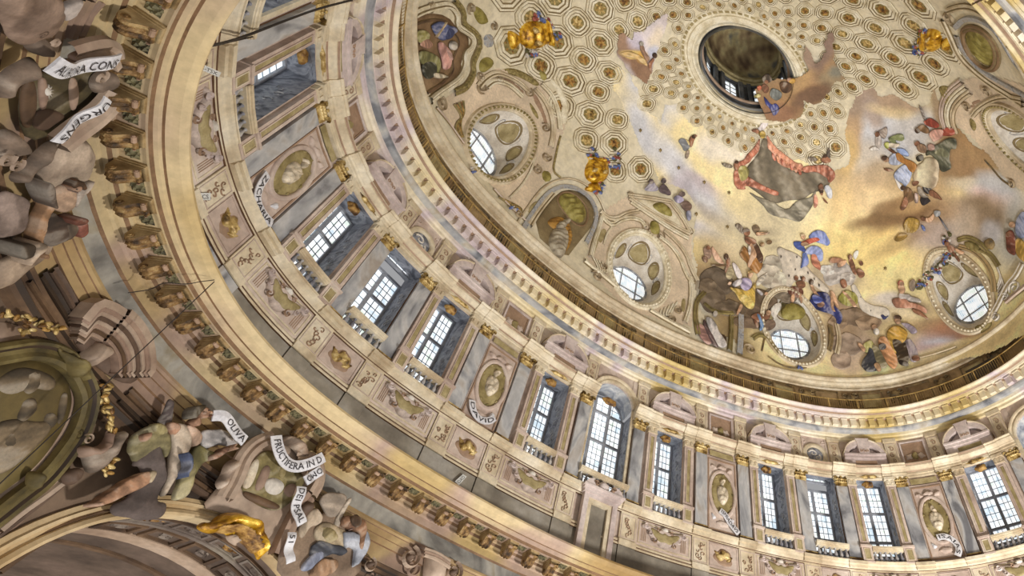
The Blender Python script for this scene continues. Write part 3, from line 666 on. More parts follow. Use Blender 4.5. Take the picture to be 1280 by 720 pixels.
# ------------------------------------------------------------------ stone band behind the main cornice
t = empty('trim_7', W(0, 0, 11.3), **trim('plain grey stone band of large slabs at the foot of the drum'))
js = sorted([v + q for v in PIERS for q in (-.43, .43)]); js = [v for v in js if -20 < v < 31]; js = [-20] + js + [31]
for i in range(len(js) - 1):
    b = MB(); b.box(js[i] + .012, js[i + 1] - .012, -.05, .08 + (.05 if js[i + 1] - js[i] < .9 else 0), 11.1, 12.89); b.out('stone_slab', 'plinth_grey' if js[i] < 14 else 'marble_grey', t)  # darker slabs carry the ledge's shadow in their colour, the rest stay lighter

# ------------------------------------------------------------------ lettering on ribbons
def glyphs(txt):
    cu = bpy.data.curves.new('t', 'FONT'); cu.body = txt; cu.size = 1.; cu.resolution_u = 2; o = bpy.data.objects.new('t', cu); C.objects.link(o)
    dg = bpy.context.evaluated_depsgraph_get(); me = o.evaluated_get(dg).to_mesh()
    V = np.array([tuple(v.co) for v in me.vertices]).reshape(-1, 3); F = [tuple(p.vertices) for p in me.polygons]; o.evaluated_get(dg).to_mesh_clear()
    bpy.data.objects.remove(o); return V, F
def ribbon(name, surf, path, width, txt, label, u0=.06, u1=.94, parent=None, flip=False, off=.12, cat='banner', group=None, wave=.04, tz=.62, mats=('banner', 'ink'), ends=True):
    """inscribed band along a chart path (first to last letter); letters stand on the band with their tops to the left of travel, or right when flip"""
    P = smooth_poly(np.asarray(path, float), 3, False); c = P.mean(0); S = np.array(surf.sc(*c)); M = P * S
    L = np.concatenate([[0], np.cumsum(np.linalg.norm(np.diff(M, axis=0), axis=1))]); Lt = L[-1]
    t = np.gradient(M, axis=0); t /= np.linalg.norm(t, axis=1)[:, None] + 1e-9; nr = np.stack([-t[:, 1], t[:, 0]], 1) * (-1 if flip else 1)
    def at(u, v, h):
        l = np.clip(u, 0, 1) * Lt; x = np.stack([np.interp(l, L, M[:, i]) for i in (0, 1)], -1); n = np.stack([np.interp(l, L, nr[:, i]) for i in (0, 1)], -1)
        q = (x + n * (np.asarray(v) * width)[..., None]) / S
        return surf.p(q[..., 0], q[..., 1], off + h + wave * np.sin(u * 9))
    n = 30; u = np.linspace(0, 1, n); V = []
    for v, h in ((-.5, 0.), (-.5, .03), (0., .05), (.5, .03), (.5, 0.)): V.append(at(u, np.full(n, v), np.full(n, h)))
    V = np.stack(V, 1).reshape(-1, 3); F = grid_faces(n, 5) + [tuple(range(5)), tuple(range((n - 1) * 5 + 4, (n - 1) * 5 - 1, -1))]
    kw = dict(label=label, cat=cat, group=group) if parent is None else {}
    o = mesh(name, V, F, mats[0], parent, **kw)
    if txt:
        gv, gf = glyphs(txt)
        if len(gv):
            x0, x1 = gv[:, 0].min(), gv[:, 0].max(); U = u0 + (gv[:, 0] - x0) / (x1 - x0) * (u1 - u0); cap_h = .73
            v_ = (gv[:, 1] / cap_h - .5) * tz; P_ = at(U, v_, np.full(len(U), .062)); mesh('lettering', P_, gf, mats[1], o)
    return o
# ------------------------------------------------------------------ oval medallions with prophets
MED = {18.1: ('ZACHARIA', 'prophet with heart-shaped drapery'), 6.5: ('DAVID', 'seated crowned figure'), -6.5: ('ISMIADAVS', 'bearded writer over a tablet'), -18.1: ('ISAIAS', 'hooded seated prophet')}
def blob(surf, pts, h, mat, t, name, **kw): return relief(name, surf, pts, h, mat, t, **kw)
for c, (word, what) in MED.items():
    t = empty('oval_medallion', W(c, 0, 14.9), label='oval medallion, %s, ribbon %s' % (what, 'in small capitals' if c == -6.5 else 'lettered ' + word), cat='medallion', group='prophet medallions of the drum')
    cz = 16.95; S0 = Wall(.065)
    b = MB(); b.box(c - .86, c + .86, 0, .06, 14.78, 18.95); b.out('back_slab', 'stucco_pink', t)
    b = MB(); b.frame(c - .8, c + .8, 14.95, 18.8, .06, .06, .1); b.out('slab_frame', 'stucco_shadow', t)
    b = MB(); b.box(c - .7, c + .7, .06, .09, 19., 19.3); b.out('ochre_strip', 'panel_ochre', t)
    out = ell(c, cz, .72, 1.22, 40, 0, [(2, .0, 0), (8, .015, 0)])
    moulding('oval_frame', S0, ell(c, cz, .69, 1.2, 40), [(.08, 0), (.07, .06), (.02, .11), (-.03, .08), (-.07, .1), (-.1, .05), (-.11, 0)], 'stucco_pink', t, smooth=True)
    relief('ochre_ground', S0, ell(c, cz, .64, 1.15, 30, 0, [(7, .02, 1)]), .03, 'ochre_ground', t, step=.2)
    r_ = random.Random(int(c * 10))
    for i in range(9):
        a = i / 9 * 2 * math.pi + .3; relief('leaf', Wall(.09), ell(c + .58 * math.cos(a), cz + 1.04 * math.sin(a), .1, .05, 12, a + 1.2, [(3, .2, i)]), .06, 'ochre_ground' if i % 2 else 'olive_frame', t, step=.05)
    for x, z, rx, rz in ((-.45, 1.35, .2, .12), (.45, 1.35, .2, .12), (0, 1.42, .26, .15)): relief('crest_scroll', Wall(.08), ell(c + x, cz + z, rx, rz, 16, x, [(4, .18, 1)]), .12, 'stucco_pink', t, rough=.03, step=.06)
    # figure in relief
    F_ = Wall(.09); sg = 1 if c > 10 else -1
    relief('body', F_, np.array([(-.3, -.15), (-.34, .2), (-.16, .42), (.08, .44), (.3, .3), (.36, 0), (.3, -.3), (.05, -.62), (-.1, -.5), (-.26, -.4)]) * (sg, 1) + (c, cz - .02), .12, (214, 196, 166), t, step=.05, folds=(.6 * sg, 22, .02), pk=dict(sh=.4, fr=16))
    relief('head', F_, ell(c - .02 * sg, cz + .58, .13, .17, 14), .16, (216, 196, 164), t, step=.045, pk=dict(sh=.35, fr=20))
    relief('beard' if c < -10 else 'hair', F_, ell(c + .05 * sg, cz + (.66 if c > -10 else .44), .13, .09, 12, 0, [(5, .1, 0)]), .19, 'cameo', t, step=.05, rough=.03)
    relief('arm', F_, np.array([(-.28, .3), (-.2, .36), (0, .12), (.16, .1), (.16, .0), (-.04, -.02), (-.2, .12)]) * (sg, 1) + (c, cz), .17, (216, 196, 164), t, step=.05)
    relief('drapery', F_, np.array([(-.26, -.1), (0, -.02), (.3, -.14), (.24, -.42), (.02, -.7), (-.2, -.44)]) * (sg, 1) + (c, cz), .16, (220, 204, 176), t, step=.045, folds=(1.2, 26, .02), pk=dict(sh=.45, fr=18))
    # ribbon: reads left to right for someone facing the wall = decreasing s
    if c == 18.1: pa = [(c + .62, 15.72), (c + .52, 15.25), (c + .2, 14.98), (c - .2, 14.9), (c - .62, 14.95), (c - .8, 15.05)]
    elif c == 6.5: pa = [(c + .62, 15.62), (c + .5, 15.3), (c + .2, 15.1), (c - .15, 15.08), (c - .45, 15.25), (c - .58, 15.5)]
    elif c == -6.5: pa = [(c + .2, 15.95), (c - .05, 15.8), (c - .3, 15.5), (c - .55, 15.2), (c - .78, 15.0)]
    else: pa = [(c + .25, 15.95), (c - .1, 15.98), (c - .42, 15.8), (c - .6, 15.5), (c - .6, 15.2), (c - .42, 14.95)]
    ribbon('name_ribbon', Wall(.08), pa, .3, word, None, parent=t, flip=True, off=.1, wave=.02)
    for q in (-1, 1): relief('ribbon_end', Wall(.08), ell(c + q * .5, 15.62, .16, .1, 12, q, [(3, .25, 0)]), .08, 'banner', t, step=.06)
    relief('lower_shell', Wall(.06), ell(c, 15.35, .34, .16, 20, 0, [(5, .1, 0)]), .1, 'stucco_pink', t, rough=.03)
# ------------------------------------------------------------------ attic: strips, pediments, roundels, busts
for s in PIERS:
    t = empty('scroll_strip', W(s, 0, 20.1), label='cream scroll strip of the attic ' + between(s), cat='panel', group='scroll strips of the attic')
    b = MB(); b.box(s - .34, s + .34, 0, .12, 20.1, 22.0); b.box(s - .38, s + .38, 0, .17, 21.75, 22.0); b.out('slab', 'cream', t)
    b = MB(); b.frame(s - .26, s + .26, 20.22, 21.65, .03, .12, .14); b.out('frame', 'stucco_pink', t)
    b = MB(); S_ = Wall(.12); scroll(b, s, 21.3, .15, .17, 1.2, .035, .04, S_, .5); scroll(b, s + .02, 20.9, .15, .15, -1.2, .035, .04, S_, 2.); scroll(b, s, 20.52, .12, .13, 1.2, .03, .04, S_, 1.); b.out('rinceau', 'stucco_shadow', t)
for c, (k, nm) in BAYS.items():
    a, b_ = bnds(c) if c < 28 else (26.8, 29.5)
    if k in 'NW':
        t = empty('segmental_pediment', W(c, 0, 20.1), label='pale mauve broken pediment above the ' + nm, cat='pediment', group='segmental pediments of the attic')
        hw = min(1.32, (b_ - a) / 2)
        prism('painted_pediment_shadow', np.concatenate([[(c - hw - .02, 20.12)], arc(c, 20.55, hw + .06, 176, 4, 16, 1.4), [(c + hw + .02, 20.12)]]), 0, .03, 'shade_brown', t)  # flat dark slab, the shadow over the pediment arc painted in
        b = MB(); b.box(c - hw * .98, c + hw * .98, 0, .34, 20.12, 20.55); b.box(c - hw * .98, c + hw * .98, 0, .42, 20.55, 20.72); b.box(c - hw, c + hw, 0, .5, 20.72, 20.82); b.out('base_block', 'pediment_pink', t)
        b = MB(); b.box(c - hw * .5, c + hw * .5, .34, .36, 20.2, 20.42); b.out('inset', 'panel_ochre' if k == 'W' else 'stucco_shadow', t)
        for q in (-1, 1):
            a0, a1 = (170, 108) if q < 0 else (10, 72)
            o_ = arc(c, 20.6, hw, a0, a1, 9, 1.14); i_ = arc(c, 20.6, hw * .8, a1, a0, 9, .84)
            prism('raking_cornice', np.concatenate([o_, i_])[::-q], .05, .46, 'pediment_pink', t)
            o2 = arc(c, 20.6, hw * 1.03, a0, a1, 9, 1.2); prism('raking_lip', np.concatenate([o2, o_[::-1]])[::-q], .05, .52, 'cream', t)
            i2 = arc(c, 20.6, hw * .76, a0 - q * -4, a1, 7, .82)
            prism('tympanum_wing', np.concatenate([[(c + q * hw * .84, 20.84)], i2[1:], [(c + q * .3, 20.84)]])[::-q], .02, .16, 'pediment_pink', t)
        prism('keystone', [(c - .3, 20.84), (c + .3, 20.84), (c + .36, 21.72), (c + .42, 21.84), (c - .42, 21.84), (c - .36, 21.72)], .05, .5, 'pediment_pink', t)
        b = MB(); S_ = Wall(.5)
        for u in (-.2, 0, .2): scroll(b, c + u, 20.98, .1, .09, 1., .03, .04, S_, u * 5)
        b.out('guilloche', 'stucco_shadow', t)
    elif k == 'T':
        t = empty('roundel', W(c, 0, 20.7), label='painted roundel above the ' + nm, cat='roundel', group='attic roundels')
        moulding('ring', WALL, ell(c, 20.75, .62, .62, 30), [(.12, 0), (.1, .08), (.02, .12), (-.05, .08), (-.1, .1), (-.16, 0)], 'cream', t, smooth=True)
        relief('painted_disc', WALL, ell(c, 20.75, .52, .52, 24), .02, 'reveal_blue', t, step=.15)
        b = MB(); scroll(b, c + .1, 20.85, .28, .22, 1.1, .05, .04, Wall(.02)); scroll(b, c - .15, 20.6, .2, .2, 1.1, .05, .04, Wall(.02), 2); b.out('painted_figure', 'stucco_white', t)
        b = MB(); b.frame(a, b_, 20.12, 21.95, .06, 0, .05); b.out('surround', 'stucco_pink', t)
        for q in (-1, 1):
            for zz in (20.3, 21.6):
                b = MB(); scroll(b, c + q * .62, zz, .16, .14, 1.2, .035, .05, WALL, q); b.out('corner_scroll', 'stucco_pink', t)
    elif k == 'M':
        t = empty('bust_relief', W(c, 0, 20.1), label='square bust relief above the ' + nm, cat='panel', group='bust panels of the attic')
        b = MB(); b.box(a + .1, b_ - .1, 0, .03, 20.2, 21.6); b.out('ground', 'stucco_shadow', t)
        b = MB(); b.frame(a + .05, b_ - .05, 20.15, 21.7, .09, 0, .1); b.out('frame', 'pediment_pink', t)
        b = MB(); b.frame(a + .16, b_ - .16, 20.26, 21.58, .04, 0, .07); b.out('inner_frame', 'stucco_shadow', t)
        relief('bust', Wall(.03), ell(c, 20.75, .2, .24, 16, 0, [(3, .12, 0)]), .12, 'ochre_ground', t, rough=.03, step=.06)
        for q in (-1, 1): relief('foliage', Wall(.03), ell(c + q * .34, 20.72, .18, .22, 16, q, [(4, .25, 1)]), .07, 'stucco_pink', t, rough=.05, step=.06)
    elif k == 'A':
        for q in (-1, 1):
            if c == 24.64 and q > 0: continue
            b = MB(); b.box(c + q * .98, c + q * 1.22, 0, .04, 21.0, 21.85); b.out('trim_infill', 'stucco_pink', None, kind='structure', label='small pink infill %s of the arch head, %s' % ('up-left' if q > 0 else 'down-right', nm))
# ------------------------------------------------------------------ main upper cornice with dentils (all round)
SP = -PER / 2 + .05; SQ = PER / 2 - .05
UP = [(0, 21.9), (.12, 21.95), (.12, 22.1), (.2, 22.16), (.22, 22.25), (.24, 22.32)]
wall_cells('wall_attic', SP, -30.2, 20.2, 22.3, [], 0., 'stucco_pink', kind='structure', label='pink attic wall on the near side under the great cornice')
wall_cells('wall_attic', 31, SQ, 20.2, 22.3, [], 0., 'stucco_pink', kind='structure', label='pink attic wall on the camera side under the great cornice')
sweep('trim_8', UP, SP, SQ, 'cream_band', **trim('cream and ochre mouldings directly below the grey marble roll'))
sweep('trim_9', [(.24, 22.3), (.34, 22.34), (.42, 22.44), (.45, 22.54), (.42, 22.6)], SP, SQ, 'marble_band', ds=.4, **trim('grey marble roll moulding under the dentils'))
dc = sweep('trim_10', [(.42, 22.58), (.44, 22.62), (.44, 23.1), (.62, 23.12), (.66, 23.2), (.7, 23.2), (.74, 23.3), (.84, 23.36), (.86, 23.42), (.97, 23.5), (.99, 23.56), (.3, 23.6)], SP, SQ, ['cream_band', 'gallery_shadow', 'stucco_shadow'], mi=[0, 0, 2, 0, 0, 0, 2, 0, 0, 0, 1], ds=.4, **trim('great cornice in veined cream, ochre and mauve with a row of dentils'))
V, F = cube(-.17, .17, 0, .2, 0, .4); V2, F2 = cube(-.19, .19, 0, .23, .4, .46)
DEN = shared('dentil', V + V2, F + [tuple(i + 8 for i in f) for f in F2], 'cream_band')
nd = int(PER / .575)
for i in range(nd):
    s = SP + PER * (i + .5) / nd; put(DEN, 'dentil', frame_at(s, .44, 22.64), dc)
# gallery wall, ledge
sweep('wall_gallery', [(.3, 23.55), (.3, 25.95)], SP, SQ, 'gallery_shadow', kind='structure', label='wall behind the gallery railing, its shade painted in as brown')
gl = sweep('trim_11', [(.3, 25.55), (.36, 25.6), (.36, 25.7), (.3, 25.75), (.32, 25.95), (.5, 26.0), (.52, 26.12), (.62, 26.2), (.66, 26.3), (.62, 26.42), (.56, 26.5), (.4, 26.58), (-.3, 26.6)], SP, SQ, 'cream', ds=.4, **trim('smooth cream ledge at the springing of the dome'))
# painted ornaments of the gallery wall
gs = np.arange(-44, 44, 1.0); G_ = Wall(.3)
for i, s in enumerate(sorted(BAYS)):
    t = empty('gallery_ornament', W(s, .3, 23.6), label='x', cat='ornament', group='brown ornaments behind the gallery railing')
    t['label'] = 'dark brown shell ornament behind the railing, above the ' + BAYS[s][1]
    b = MB(); b.frame(s + .75, s + 2.3 + .25 * (s > 100), 24.0, 25.4, .07, .3, .36); b.out('panel_frame', 'gallery_ornament', t)
    b = MB(); b.box(s + .95, s + 2.1, .3, .315, 24.2, 25.2); b.out('panel_field', 'gallery_shadow' if i % 2 else 'panel_ochre', t)
    b = MB(); S_ = Wall(.31)
    for q in (-1, 1): scroll(b, s + q * .35, 25.15, .22, .2, 1.3, .06, .09, S_, 1.6 + q); scroll(b, s + q * .28, 24.55, .17, .3, 1.1, .05, .08, S_, q)
    b.out('volute', 'gallery_ornament', t)
    relief('shell', S_, ell(s, 24.95, .34, .3, 20, 0, [(7, .15, 0), (3, .1, 1)]), .16, 'gallery_ornament', t, rough=.05)
b = MB(); b.box(-24.4, -22.6, .28, .34, 23.7, 25.0); b.out('dark_grille_field', 'iron', None, label='dark doorway of the gallery with vertical bars below the garlanded oval window', cat='doorway')
# railing
t = empty('gallery_railing', W(0, .88, 23.56), label='long thin metal railing along the gallery on top of the great cornice', cat='railing')
b = MB(); b.box(SP, SQ, .87, .91, 24.32, 24.36, step=.6); b.out('handrail', 'rail_metal', t)
b = MB(); b.box(SP, SQ, .88, .9, 23.66, 23.68, step=.6); b.out('bottom_rail', 'rail_metal', t)
PO = shared('post', *cube(-.03, .03, -.03, .03, 0, .82), 'rail_metal')
n = int(PER / 1.9)
for i in range(n): put(PO, 'post', frame_at(SP + PER * (i + .5) / n, .89, 23.55), t)
n = int(PER / .15); s = SP + PER * (np.arange(n) + .5) / n; w_ = .009
V = np.stack([W(s - w_, .89, 23.56), W(s + w_, .89, 23.56), W(s, .872, 23.56), W(s - w_, .89, 24.33), W(s + w_, .89, 24.33), W(s, .872, 24.33)], 1).reshape(-1, 3)
F = [(6 * i + a, 6 * i + b_, 6 * i + c, 6 * i + d) for i in range(n) for a, b_, c, d in ((0, 1, 4, 3), (1, 2, 5, 4), (2, 0, 3, 5))]
mesh('thin_bars', V, F, 'rail_metal', t, kind='stuff')

# ------------------------------------------------------------------ main lower cornice with scrolled brackets
L0, L1 = -12, 31
CP = [(.1, 10.35), (.16, 10.4), (.16, 10.62), (.22, 10.66), (.22, 10.74), (.3, 10.78), (.34, 10.86), (.4, 10.88), (.4, 10.95), (.95, 10.95), (.97, 10.9), (1.02, 10.9), (1.04, 11.0), (1.12, 11.02), (1.14, 11.1), (1.2, 11.1), (1.3, 11.14), (1.42, 11.18), (1.5, 11.24), (1.54, 11.3), (1.52, 11.38), (1.4, 11.42), (0, 11.45)]
mc = sweep('trim_12', CP, L0, L1, ['cornice_gold', 'stucco_lower', 'shade_brown'], ds=.35, mi=[2, 0, 0, 0, 0, 2, 0, 0, 0, 0, 0, 2, 0, 0, 2, 0, 0, 0, 0, 0, 0, 0], **trim('great lower cornice, broad cream, ochre and mauve mouldings with scrolled brackets'))
# bracket: S-scroll console, shared mesh
def bracket():
    V, F, M = [], [], []
    def add(v, f, m): k = len(V); V.extend(v); F.extend([tuple(i + k for i in q) for q in f]); M.extend([m] * len(f))
    # side outline in (y=d, z) : from wall, big scroll at the back, small at the front
    o = [(0, .38), (0, .04), (.06, -.05), (.16, -.09), (.27, -.06), (.34, .02), (.4, .1), (.48, .14), (.54, .13), (.56, .2), (.56, .38)]
    hw = .165; n = len(o)
    v = [(-hw, y, z) for y, z in o] + [(hw, y, z) for y, z in o]
    add(v, [tuple(range(n)), tuple(range(2 * n - 1, n - 1, -1))], 1)
    for i in range(n - 1):
        pass
    # leaf under side, ribbed
    m = 7; vv = []
    for i, (y, z) in enumerate(o[1:10]):
        for j in range(m):
            x = -hw * 1.02 + 2 * hw * 1.02 * j / (m - 1); rib = (.03 if j % 2 else -.005) * (1 if 0 < i < 8 else .3)
            vv.append((x, y + (rib * .4 if i > 4 else -rib * .2), z - rib - (.02 if j == 3 else 0)))
    add(vv, grid_faces(9, m), 0)
    add(*cube(-hw - .04, hw + .04, -.02, .6, .32, .37), 2); add(*cube(-hw - .02, hw + .02, -.02, .58, .27, .32), 2)
    # front roll
    b = lathe([(.05, .02), (.05, hw)], 10); add([(v[2], .52 + v[0], .13 + v[1]) for v in b[0]], b[1], 3)
    for sx in (-1, 1):
        b = lathe([(.05, 0), (.045, .02), (.02, .025), (.015, .035)], 10); add([(sx * (hw + v[2]), .14 + v[0] * 1.6, .02 + v[1] * 1.6) for v in b[0]], b[1], 0)
        b = lathe([(.035, 0), (.03, .02), (.01, .025)], 8); add([(sx * (hw + v[2]), .52 + v[0], .13 + v[1]) for v in b[0]], b[1], 3)
    return V, F, M
bv, bf, bm_ = bracket()
BR = shared('bracket', bv, bf, ['bracket_leaf', 'bracket_side', 'bracket_side', 'stucco_shadow'], bm_)
# carved square between the brackets
V, F = cube(-.16, .16, .03, .31, .0, .03); v2 = []; f2 = []
for i, (x, y, r) in enumerate(((0, .17, .09), (-.09, .1, .06), (.09, .1, .06), (-.09, .25, .06), (.09, .25, .06), (0, .06, .04), (0, .29, .04), (-.13, .17, .04), (.13, .17, .04))):
    k = len(v2); v2 += [(x - r, y, 0), (x, y - r, 0), (x + r, y, 0), (x, y + r, 0), (x, y, -.07)]; f2 += [(k, k + 1, k + 4), (k + 1, k + 2, k + 4), (k + 2, k + 3, k + 4), (k + 3, k, k + 4)]
CP_ = shared('carved_square', V + v2, F + [tuple(i + 8 for i in f) for f in f2], ['coffer_dark', 'coffer_light'], [0] * 6 + [1] * len(f2))
FRM = MB()
b0 = 19.91; sp = .962
for i in range(-32, 12):
    s = b0 + i * sp * (1 if i > 0 else .983)
    if s < L0 + .5 or s > L1 - .5: continue
    put(BR, 'bracket', frame_at(s, .38, 10.57), mc)
    s2 = s + .48 * sp
    put(CP_, 'carved_square', frame_at(s2, .5, 10.94), mc)
# ------------------------------------------------------------------ frieze and architrave
FR0, FR1 = -2, 31
sweep('wall_lower', [(.1, 10.4), (.1, 9.85)], FR0, FR1, 'frieze_marble', kind='structure', label='veined grey marble frieze under the great lower cornice')
sweep('trim_13', [(.1, 9.87), (.16, 9.86), (.24, 9.82), (.26, 9.74), (.2, 9.7), (.18, 9.68), (.18, 9.5), (.15, 9.49), (.15, 9.3), (.1, 9.28), (.1, 8.86), (.2, 8.8), (.2, 8.7), (.14, 8.66), (.14, 8.56), (.2, 8.5), (.16, 8.4), (.1, 8.34), (.1, 8.24), (0, 8.2)], FR0, FR1, ['architrave', 'shade_brown', 'brown_mould', 'dark_mould'], mi=[1, 0, 0, 0, 1, 0, 1, 0, 1, 0, 3, 2, 3, 2, 2, 3, 2, 2, 2], **trim('ochre and mauve banded architrave below the marble frieze'))
# fresco wall with the big arch cut out
AC, AZ, AR = 11.95, 3.56, 4.42
t_ = np.radians(np.linspace(0, 180, 40)); poly = [(FR1, 9.0), (FR0, 9.0), (FR0, 1.5), (AC - AR, 1.5)] + [(AC - AR * math.cos(a), AZ + AR * math.sin(a)) for a in t_][0:] + [(AC + AR, 1.5), (FR1, 1.5)]
prism('wall_fresco', poly, -.1, 0, 'fresco_lower', step=.8, kind='structure', label='brown painted wall of the pendentives between the great arches')
ap = [(AC - AR * math.cos(a), AZ + AR * math.sin(a)) for a in np.radians(np.linspace(0, 180, 40))]
arch = moulding('trim_14', WALL, ap, [(.3, 0), (.3, .1), (.2, .14), (.17, .2), (.1, .2), (.08, .14), (0, .16), (-.02, .24), (-.1, .3), (-.16, .3), (-.18, 0), (-.18, -.1)], 'arch_cream', closed=False, **trim('cream moulded archivolt of the great side arch, lower left'))
# soffit vault of the arch with coffers
rows = []
for d in (0, -.6, -1.2, -2.4, -3.6, -6, -9, -12): 
    a = arc(AC, AZ, AR + .02, 190, -10, 40); rows.append(W(a[:, 0], d, a[:, 1]))
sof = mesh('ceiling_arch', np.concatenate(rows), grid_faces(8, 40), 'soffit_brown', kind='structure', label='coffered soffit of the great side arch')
def sofp(a, d, off):
    r = AR + .02 - off; t_ = np.radians(a); return W(AC + r * np.cos(t_), -d, AZ + r * np.sin(t_))
class Sof:
    def p(s, a, b, off=0.): return sofp(np.asarray(a, float), np.asarray(b, float), np.asarray(off, float))
    def sc(s, a, b): return math.radians(AR), 1.
SF = Sof()
for d0, d1, m_ in ((.25, .3, 'olive_frame'), (.75, .8, 'brown_mould'), (1.35, 1.5, 'soffit_mauve'), (2.5, 3.1, 'stucco_lower'), (4.2, 4.4, 'brown_mould')):
    b = MB(); b.box(20, 160, 0, .06, d0, d1, SF, 0, 6)
    b.out('soffit_band', m_, sof)
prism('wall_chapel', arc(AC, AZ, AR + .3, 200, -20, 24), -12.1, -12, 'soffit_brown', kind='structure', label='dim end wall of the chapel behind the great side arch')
for i in range(9):
    a0 = 40 + i * 12.5
    b = MB(); b.frame(a0, a0 + 10.5, .88, 1.28, .9, 0, .05, 0, SF, .05); b.out('coffer_frame', 'soffit_mauve', sof)
    b = MB(); scroll(b, a0 + 5.2, 1.08, 2.6, .13, 1.3, .03, .05, SF, i); scroll(b, a0 + 7.6, 1.0, 1.3, .08, 1.1, .03, .04, SF, i); b.out('coffer_rosette', 'soffit_mauve' if i % 2 else 'gold_brown', sof)
    b = MB(); b.frame(a0 - 2, a0 + 8.5, 1.62, 2.4, 1.2, 0, .07, 0, SF, .08); b.out('coffer_frame', 'brown_mould', sof)
    b = MB(); scroll(b, a0 + 3.2, 2., 2.4, .2, 1.4, .05, .06, SF, i + 1); b.out('coffer_rosette', 'soffit_mauve', sof)

# ------------------------------------------------------------------ dome shell with oval openings
OC = [-50.3, -89.7, -129., -180.5, -230., -309.7, -270., 0.]
OPH, ORT, ORP = 10.9, 6.4, 11.6
OSC = {-180.5: 1.25, -129.: 1.12, -89.7: 1.06}
def ovl(th, k=1., n=48, dp_=0., kt=None): return ell(th, OPH + dp_, ORT * (kt or k) * OSC.get(th, 1.), ORP * k * (1.06 if th == -180.5 else 1), n)
ths = np.arange(-300, 60.1, .8); phs = np.concatenate([np.arange(-4.5, 60, .8), np.arange(60, 74.9, 1.)]); phs = np.append(phs, 74.6)
P = DM(ths[:, None], phs[None, :], 0.); n, m = len(ths), len(phs); F = []
tc = (ths[:-1] + ths[1:]) / 2; pc = (phs[:-1] + phs[1:]) / 2
for i in range(n - 1):
    for j in range(m - 1):
        if any((((tc[i] - o) / (ORT * OSC.get(o, 1.))) ** 2 + ((pc[j] - OPH) / ORP) ** 2) < 1.06 or (((tc[i] + 360 - o) / ORT) ** 2 + ((pc[j] - OPH) / ORP) ** 2) < 1.06 for o in OC): continue
        F.append((i * m + j, i * m + j + 1, (i + 1) * m + j + 1, (i + 1) * m + j))
dome = mesh('ceiling', P.reshape(-1, 3), F, 'dome_cream', smooth=True, kind='structure', label='cream inner shell of the great oval dome, coffered above')
# everything that hides coffers
def ppoly(p): return np.array(p, float)
R1 = ppoly([(768, 82), (788, 90), (800, 112), (812, 140), (826, 150), (830, 130), (848, 128), (862, 152), (880, 158), (892, 172), (915, 185), (930, 190), (950, 200), (1000, 200), (1040, 212), (1060, 205), (1056, 165), (1060, 140), (1072, 118), (1085, 104), (1097, 118), (1120, 118), (1147, 135), (1163, 126), (1166, 104), (1174, 120), (1190, 150), (1211, 171), (1238, 196), (1256, 222), (1290, 245), (1290, 420), (1262, 436), (1240, 445), (1200, 450), (1120, 468), (1040, 475), (985, 468), (925, 452), (915, 425), (880, 405), (868, 360), (870, 330), (866, 300), (872, 265), (858, 240), (845, 232), (822, 225), (815, 205), (800, 190), (792, 165), (778, 140), (766, 112)])
R2 = ppoly([(771, 42), (778, 38), (788, 48), (790, 38), (803, 38), (815, 25), (834, 16), (835, 32), (825, 60), (818, 75), (812, 90), (808, 107), (798, 100), (780, 85), (770, 70)])
R3 = ppoly([(948, 128), (944, 112), (955, 100), (970, 95), (985, 96), (998, 95), (1012, 86), (1006, 68), (1004, 50), (1016, 62), (1022, 78), (1030, 52), (1042, 32), (1047, 48), (1040, 70), (1050, 84), (1060, 97), (1046, 100), (1040, 112), (1026, 130), (1008, 126), (1003, 145), (975, 152), (956, 148)])
AED = [ppoly(p) for p in ([(575, 95), (640, 84), (684, 108), (704, 150), (696, 215), (690, 250), (640, 300), (540, 190), (530, 140)], [(640, 245), (700, 200), (745, 215), (765, 270), (740, 350), (640, 300)], [(745, 265), (790, 235), (835, 232), (875, 290), (880, 350), (880, 430), (740, 360)],
       [(505, -20), (570, -20), (596, 10), (612, 40), (636, 80), (575, 130), (540, 150), (500, 60)], [(1150, 20), (1150, -10), (1215, -10), (1300, 60), (1300, 200), (1240, 210), (1190, 150), (1180, 100), (1200, 70)])]
def pproj(P):
    q = (P - CAM) @ RM; return np.stack([PP[0] - FPX * q[..., 0] / q[..., 2], PP[1] + FPX * q[..., 1] / q[..., 2]], -1)
rows = [(27.5, 0, 1.), (34, 1, .95), (40.2, 0, .88), (46.2, 1, .8), (51.8, 0, .74), (57., 1, .62), (61.4, 0, .56), (65.4, 1, .45), (68.6, 0, .4), (71.3, 1, .3)]
def polyrel(surf, ca, cb, r, n, rot, off, sy=1.):
    S = surf.sc(ca, cb); a = rot + np.arange(n) * 2 * math.pi / n
    return surf.p(ca + r * np.cos(a) / S[0], cb + r * sy * np.sin(a) / S[1], off)
ncof = 0
KS = 7 if True else 0
